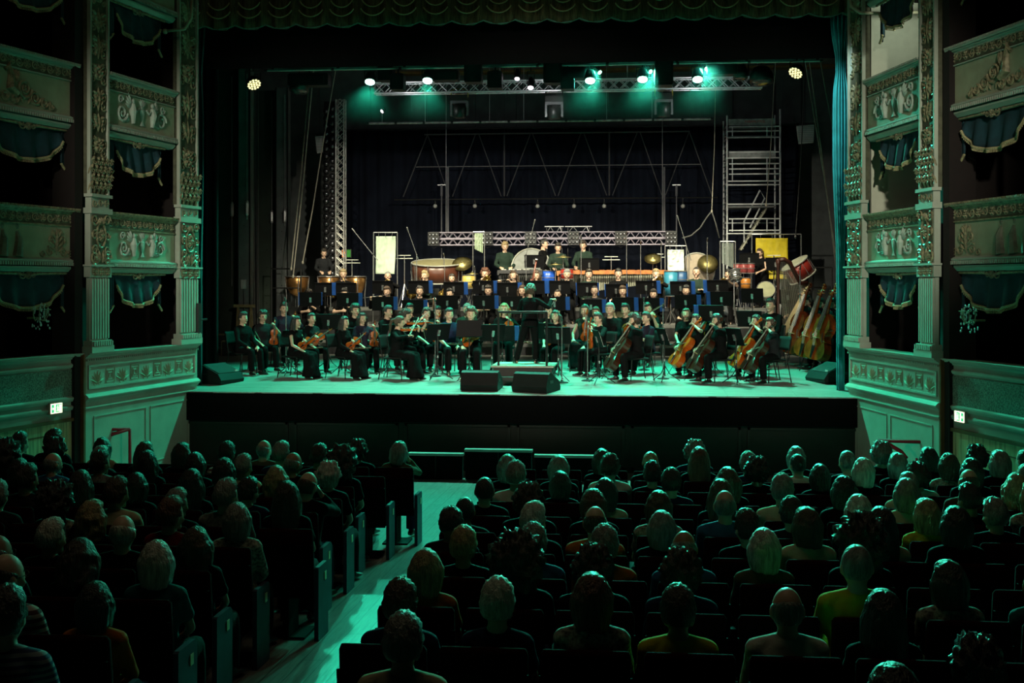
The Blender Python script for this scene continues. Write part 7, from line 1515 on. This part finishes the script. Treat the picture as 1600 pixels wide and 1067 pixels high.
# px, head-top py, hair style, hair colour, top kind, top colour, pose, female
A_ = 'aud'; R_ = 'aud_right'; L_ = 'aud_left'; T_ = 'aud_tilt'; C_ = 'aud_chin'; D_ = 'aud_down'
AUD = [
 # left block, from the stage backwards
 (36, 676, 'short', 'black', 'black', R_, 0), (77, 672, 'quiff', 'black', 'black', R_, 0), (8, 692, 'bob', 'dark', 'black', A_, 1), (28, 687, 'short', 'grey', 'black', R_, 0), (62, 696, 'big_curly', 'black', 'black', A_, 1), (127, 687, 'curly', 'black', 'black', A_, 1), (116, 694, 'short', 'dark', 'navy', R_, 0),
 (177, 684, 'bob', 'dark', 'cream', A_, 1), (180, 697, 'bob', 'grey', 'charcoal', R_, 1), (168, 707, 'bald', 'grey', 'blue', R_, 0), (226, 690, 'long', 'brown', 'black', R_, 1), (239, 706, 'short', 'dark', 'plaid', R_, 0), (279, 692, 'bob', 'dark', 'black', R_, 1), (286, 705, 'long', 'black', 'black', A_, 1),
 (326, 691, 'short', 'black', 'striped', A_, 0), (352, 708, 'bob', 'black', 'black', A_, 1), (389, 686, 'bald', 'grey', 'olive', R_, 0), (379, 711, 'short', 'grey', 'cream', R_, 0), (441, 691, 'short', 'grey', 'navy', R_, 0), (470, 705, 'bald', 'grey', 'black', R_, 0), (498, 695, 'short', 'dark', 'charcoal', R_, 0), (559, 689, 'curly', 'dark', 'black', A_, 0), (620, 690, 'bob', 'grey', 'olive', C_, 1),
 (428, 717, 'bob', 'black', 'black', A_, 1), (506, 729, 'wavy', 'blond', 'charcoal', A_, 1), (571, 725, 'curly', 'white', 'black', A_, 1), (594, 707, 'big_curly', 'black', 'black', A_, 1), (32, 717, 'bob', 'black', 'black', A_, 1), (108, 727, 'short', 'dark', 'black', R_, 0), (258, 730, 'short', 'dark', 'charcoal', R_, 0), (309, 738, 'long', 'dark', 'black', A_, 1), (340, 750, 'short', 'grey', 'plaid', R_, 0), (388, 742, 'bob', 'black', 'black', A_, 1), (458, 736, 'long', 'black', 'black', A_, 1), (547, 737, 'bald', 'brown', 'black', C_, 0), (489, 749, 'short', 'black', 'navy', R_, 0), (415, 752, 'long', 'dark', 'black', A_, 1),
 (255, 748, 'short', 'brown', 'cream', R_, 0), (175, 755, 'short', 'grey', 'charcoal', A_, 0), (192, 765, 'big_curly', 'black', 'floral', A_, 1), (280, 765, 'short', 'grey', 'black', R_, 0), (105, 781, 'wavy', 'blond', 'black', R_, 1), (367, 780, 'short', 'auburn', 'red', R_, 1), (462, 788, 'bob', 'grey', 'floral', A_, 1), (15, 795, 'long', 'dark', 'black', R_, 1), (290, 804, 'bald', 'white', 'black', A_, 0), (97, 813, 'short', 'white', 'black', R_, 0), (395, 826, 'wavy', 'brown', 'black', A_, 1), (2, 833, 'bald', 'grey', 'black', R_, 0),
 (233, 846, 'wavy', 'dark', 'black', D_, 1), (333, 848, 'bob', 'white', 'teal', A_, 1), (103, 864, 'bald', 'dark', 'striped', R_, 0), (166, 912, 'bob', 'black', 'orange', A_, 1), (8, 920, 'short', 'dark', 'navystripe', A_, 0), (600, 792, 'short', 'black', 'charcoal', D_, 0),
 # right block
 (812, 711, 'bob', 'grey', 'black', A_, 1), (880, 712, 'bob', 'grey', 'black', A_, 1), (938, 702, 'bob', 'dark', 'black', A_, 1), (1013, 698, 'long', 'auburn', 'black', A_, 1), (1072, 690, 'curly', 'grey', 'navy', A_, 0), (1193, 701, 'buzz', 'grey', 'black', L_, 0), (1258, 698, 'bob', 'grey', 'black', A_, 1), (1287, 706, 'bob', 'brown', 'floral', A_, 1), (1325, 701, 'bob', 'grey', 'black', L_, 1), (1376, 693, 'curly', 'grey', 'black', A_, 1), (1447, 697, 'curly', 'black', 'navy', L_, 0), (1510, 700, 'buzz', 'dark', 'black', L_, 0), (1549, 706, 'bob', 'grey', 'black', L_, 1), (1591, 719, 'short', 'grey', 'black', L_, 0), (1436, 699, 'bob', 'black', 'black', L_, 1),
 (813, 722, 'short', 'grey', 'white', A_, 0), (954, 711, 'quiff', 'dark', 'white', A_, 0), (1008, 704, 'buzz', 'blond', 'black', A_, 0), (1075, 706, 'short', 'grey', 'navy', A_, 0), (1151, 707, 'buzz', 'black', 'white', L_, 0), (1177, 717, 'curly', 'black', 'black', A_, 0), (1231, 706, 'bob', 'grey', 'black', L_, 1), (1346, 716, 'bob', 'white', 'black', A_, 1), (1411, 715, 'bob', 'black', 'black', A_, 1), (1443, 721, 'buzz', 'grey', 'black', L_, 0), (1300, 726, 'bob', 'black', 'black', A_, 1), (1380, 725, 'curly', 'dark', 'white', L_, 0),
 (757, 744, 'buzz', 'dark', 'black', A_, 0), (872, 737, 'bob', 'black', 'black', A_, 1), (1005, 722, 'short', 'black', 'black', A_, 0), (1033, 733, 'short', 'black', 'navy', A_, 0), (1095, 730, 'wavy', 'brown', 'black', A_, 1), (1171, 742, 'short', 'grey', 'cream', A_, 0), (1235, 743, 'bob', 'black', 'black', A_, 1), (1273, 746, 'bob', 'grey', 'cream', A_, 1), (1420, 735, 'buzz', 'grey', 'cream', L_, 0), (1502, 728, 'bob', 'black', 'black', L_, 1), (1526, 731, 'bald', 'brown', 'brown', A_, 0), (1571, 740, 'wavy', 'blond', 'cream', A_, 1),
 (722, 775, 'buzz', 'black', 'charcoal', A_, 0), (787, 758, 'curly', 'dark', 'black', A_, 0), (872, 764, 'bob', 'brown', 'black', D_, 1), (935, 766, 'bob', 'brown', 'floral', A_, 1), (946, 748, 'bob', 'black', 'cream', A_, 1), (1040, 762, 'bald', 'grey', 'blue', A_, 0), (1100, 749, 'long', 'brown', 'black', A_, 1), (1190, 771, 'bob', 'white', 'charcoal', A_, 1), (1148, 777, 'short', 'black', 'charcoal', A_, 0), (1304, 754, 'short', 'black', 'black', L_, 0), (1340, 748, 'bob', 'blond', 'floral', L_, 1), (1368, 790, 'bob', 'black', 'black', A_, 1),
 (847, 787, 'short', 'white', 'black', R_, 0), (930, 788, 'bald', 'brown', 'orange', A_, 0), (1021, 799, 'bob', 'grey', 'black', A_, 1), (1411, 779, 'bob', 'blond', 'yellow', L_, 1), (1537, 780, 'short', 'grey', 'black', L_, 0), (1225, 793, 'bob', 'brown', 'cream', L_, 1), (1252, 800, 'short', 'dark', 'black', L_, 0), (1318, 792, 'long', 'black', 'cream', A_, 1),
 (733, 825, 'short', 'blond', 'black', A_, 0), (833, 820, 'short', 'grey', 'blue', A_, 0), (937, 823, 'short', 'grey', 'orange', A_, 0), (1050, 826, 'bald', 'grey', 'blue', A_, 0), (1142, 826, 'bob', 'white', 'olive', A_, 1), (1372, 820, 'big_curly', 'black', 'black', A_, 1),
 (665, 859, 'bob', 'blond', 'orange', A_, 1), (825, 849, 'big_curly', 'dark', 'black', A_, 0), (927, 857, 'curly', 'black', 'black', A_, 0), (1065, 863, 'curly', 'dark', 'navy', A_, 0), (1305, 848, 'buzz', 'grey', 'yellow', A_, 0), (1430, 876, 'bob', 'dark', 'floral', L_, 1), (1564, 876, 'bob', 'blond', 'teal', L_, 1),
 (675, 909, 'short', 'brown', 'navy', A_, 0), (790, 907, 'short', 'white', 'navy', A_, 1), (925, 897, 'bob', 'auburn', 'floral', A_, 1), (1057, 918, 'short', 'dark', 'yellow', A_, 0), (1230, 914, 'bald', 'grey', 'white', A_, 0), (1342, 922, 'long', 'black', 'black', A_, 1),
 (630, 962, 'short', 'grey', 'cream', A_, 0), (1492, 1000, 'curly', 'black', 'black', A_, 1), (1598, 985, 'long', 'brown', 'black', A_, 1), (1410, 1046, 'bob', 'black', 'teal', D_, 1),
]
HSTY = {'short': 'short', 'quiff': 'tousled', 'bald': 'balding', 'buzz': 'close-cropped', 'curly': 'curly', 'big_curly': 'bushy curly', 'bob': 'chin-length', 'wavy': 'wavy', 'long': 'long', 'bun': 'tied', 'ponytail': 'tied'}
rows = {}
for a in AUD:
    px, py = a[0], a[1]; best = None
    for k, y in enumerate(ROW_Y):
        p = at(px, py, y); d = p.z - (fz(y) + 1.235)
        if best is None or abs(d) < abs(best[0]): best = (d, k, p)
    d, k, p = best
    side = 'left' if p.x < -.1 else 'right'
    rows.setdefault((k, side), []).append([p.x, d, a])
PITCH = .53; rng = random.Random(11); npl = 0
for k in range(12):
    for side, sg, edge in (('left', -1, AISLE_L - .29), ('right', 1, AISLE_R + .29)):
        lst = sorted(rows.get((k, side), []), key=lambda q: sg * q[0])
        # spread people that landed on the same place, then put each on a seat
        off = 0.
        if lst:
            ph = [((sg * (q[0] - edge)) % PITCH) for q in lst]; cs = sum(cos(2 * pi * f / PITCH) for f in ph); sn = sum(sin(2 * pi * f / PITCH) for f in ph)
            off = (math.atan2(sn, cs) / (2 * pi)) * PITCH
        off = max(-.12, min(.2, off)); taken = {}
        y = ROW_Y[k]; vis = []
        x_lo = at(-30, 800, y).x; x_hi = at(1630, 800, y).x; n = 0
        seats = []
        while True:
            x = edge + sg * (off + n * PITCH)
            if abs(x) > 7.3 + .12 * k * 0 or n > 22: break
            if x_lo - .2 < x < x_hi + .2: seats.append((n, x))
            n += 1
        for n, x in seats: theatre_seat(x, k, side, n)
        for x, d, a in lst:
            i = max(0, round((sg * (x - edge) - off) / PITCH))
            c = [j for j in (i, i + 1, i - 1, i + 2, i - 2) if j >= 0 and j not in taken]
            if not c: c = [j for j in range(20) if j not in taken]
            i = min(c, key=lambda j: abs(edge + sg * (off + j * PITCH) - x)) ; taken[i] = 1; xs = edge + sg * (off + i * PITCH)
            xx = xs + max(-.05, min(.05, x - xs)); px, py, hs, hc, tc, ps, fem = a; fem = bool(fem)
            s = max(.86, min(1.02, (1.235 + d) / 1.34)); clothes = {'black': 'black', 'floral': 'patterned', 'striped': 'striped', 'navystripe': 'navy striped', 'plaid': 'chequered'}.get(tc, tc)
            lb = '%s %s haired %s in %s, %s seat %s of the aisle, %s row' % (HSTY[hs], hc, 'woman' if fem else 'man', clothes, ORD[i + 1], side, ORD[k + 1])
            P = pose(ps, fem); hx = P.head.translation.x * s
            person(lb, (xx - hx * .5, y + .015, fz(y)), rng.uniform(-.06, .06), ps, (hs, hc), ('short' if (fem and rng.random() < .5) or rng.random() < .3 else 'long', tc), ('trousers', rng.choice(('black', 'navy', 'charcoal'))), s, fem, SKIN2 if rng.random() < .3 else SKIN, specs=(hs == 'bald' and rng.random() < .6), group='audience in the stalls')
            npl += 1
print('AUDIENCE', npl, 'SEATS', len([o for o in bpy.data.objects if o.name.startswith('theatre_seat')]))
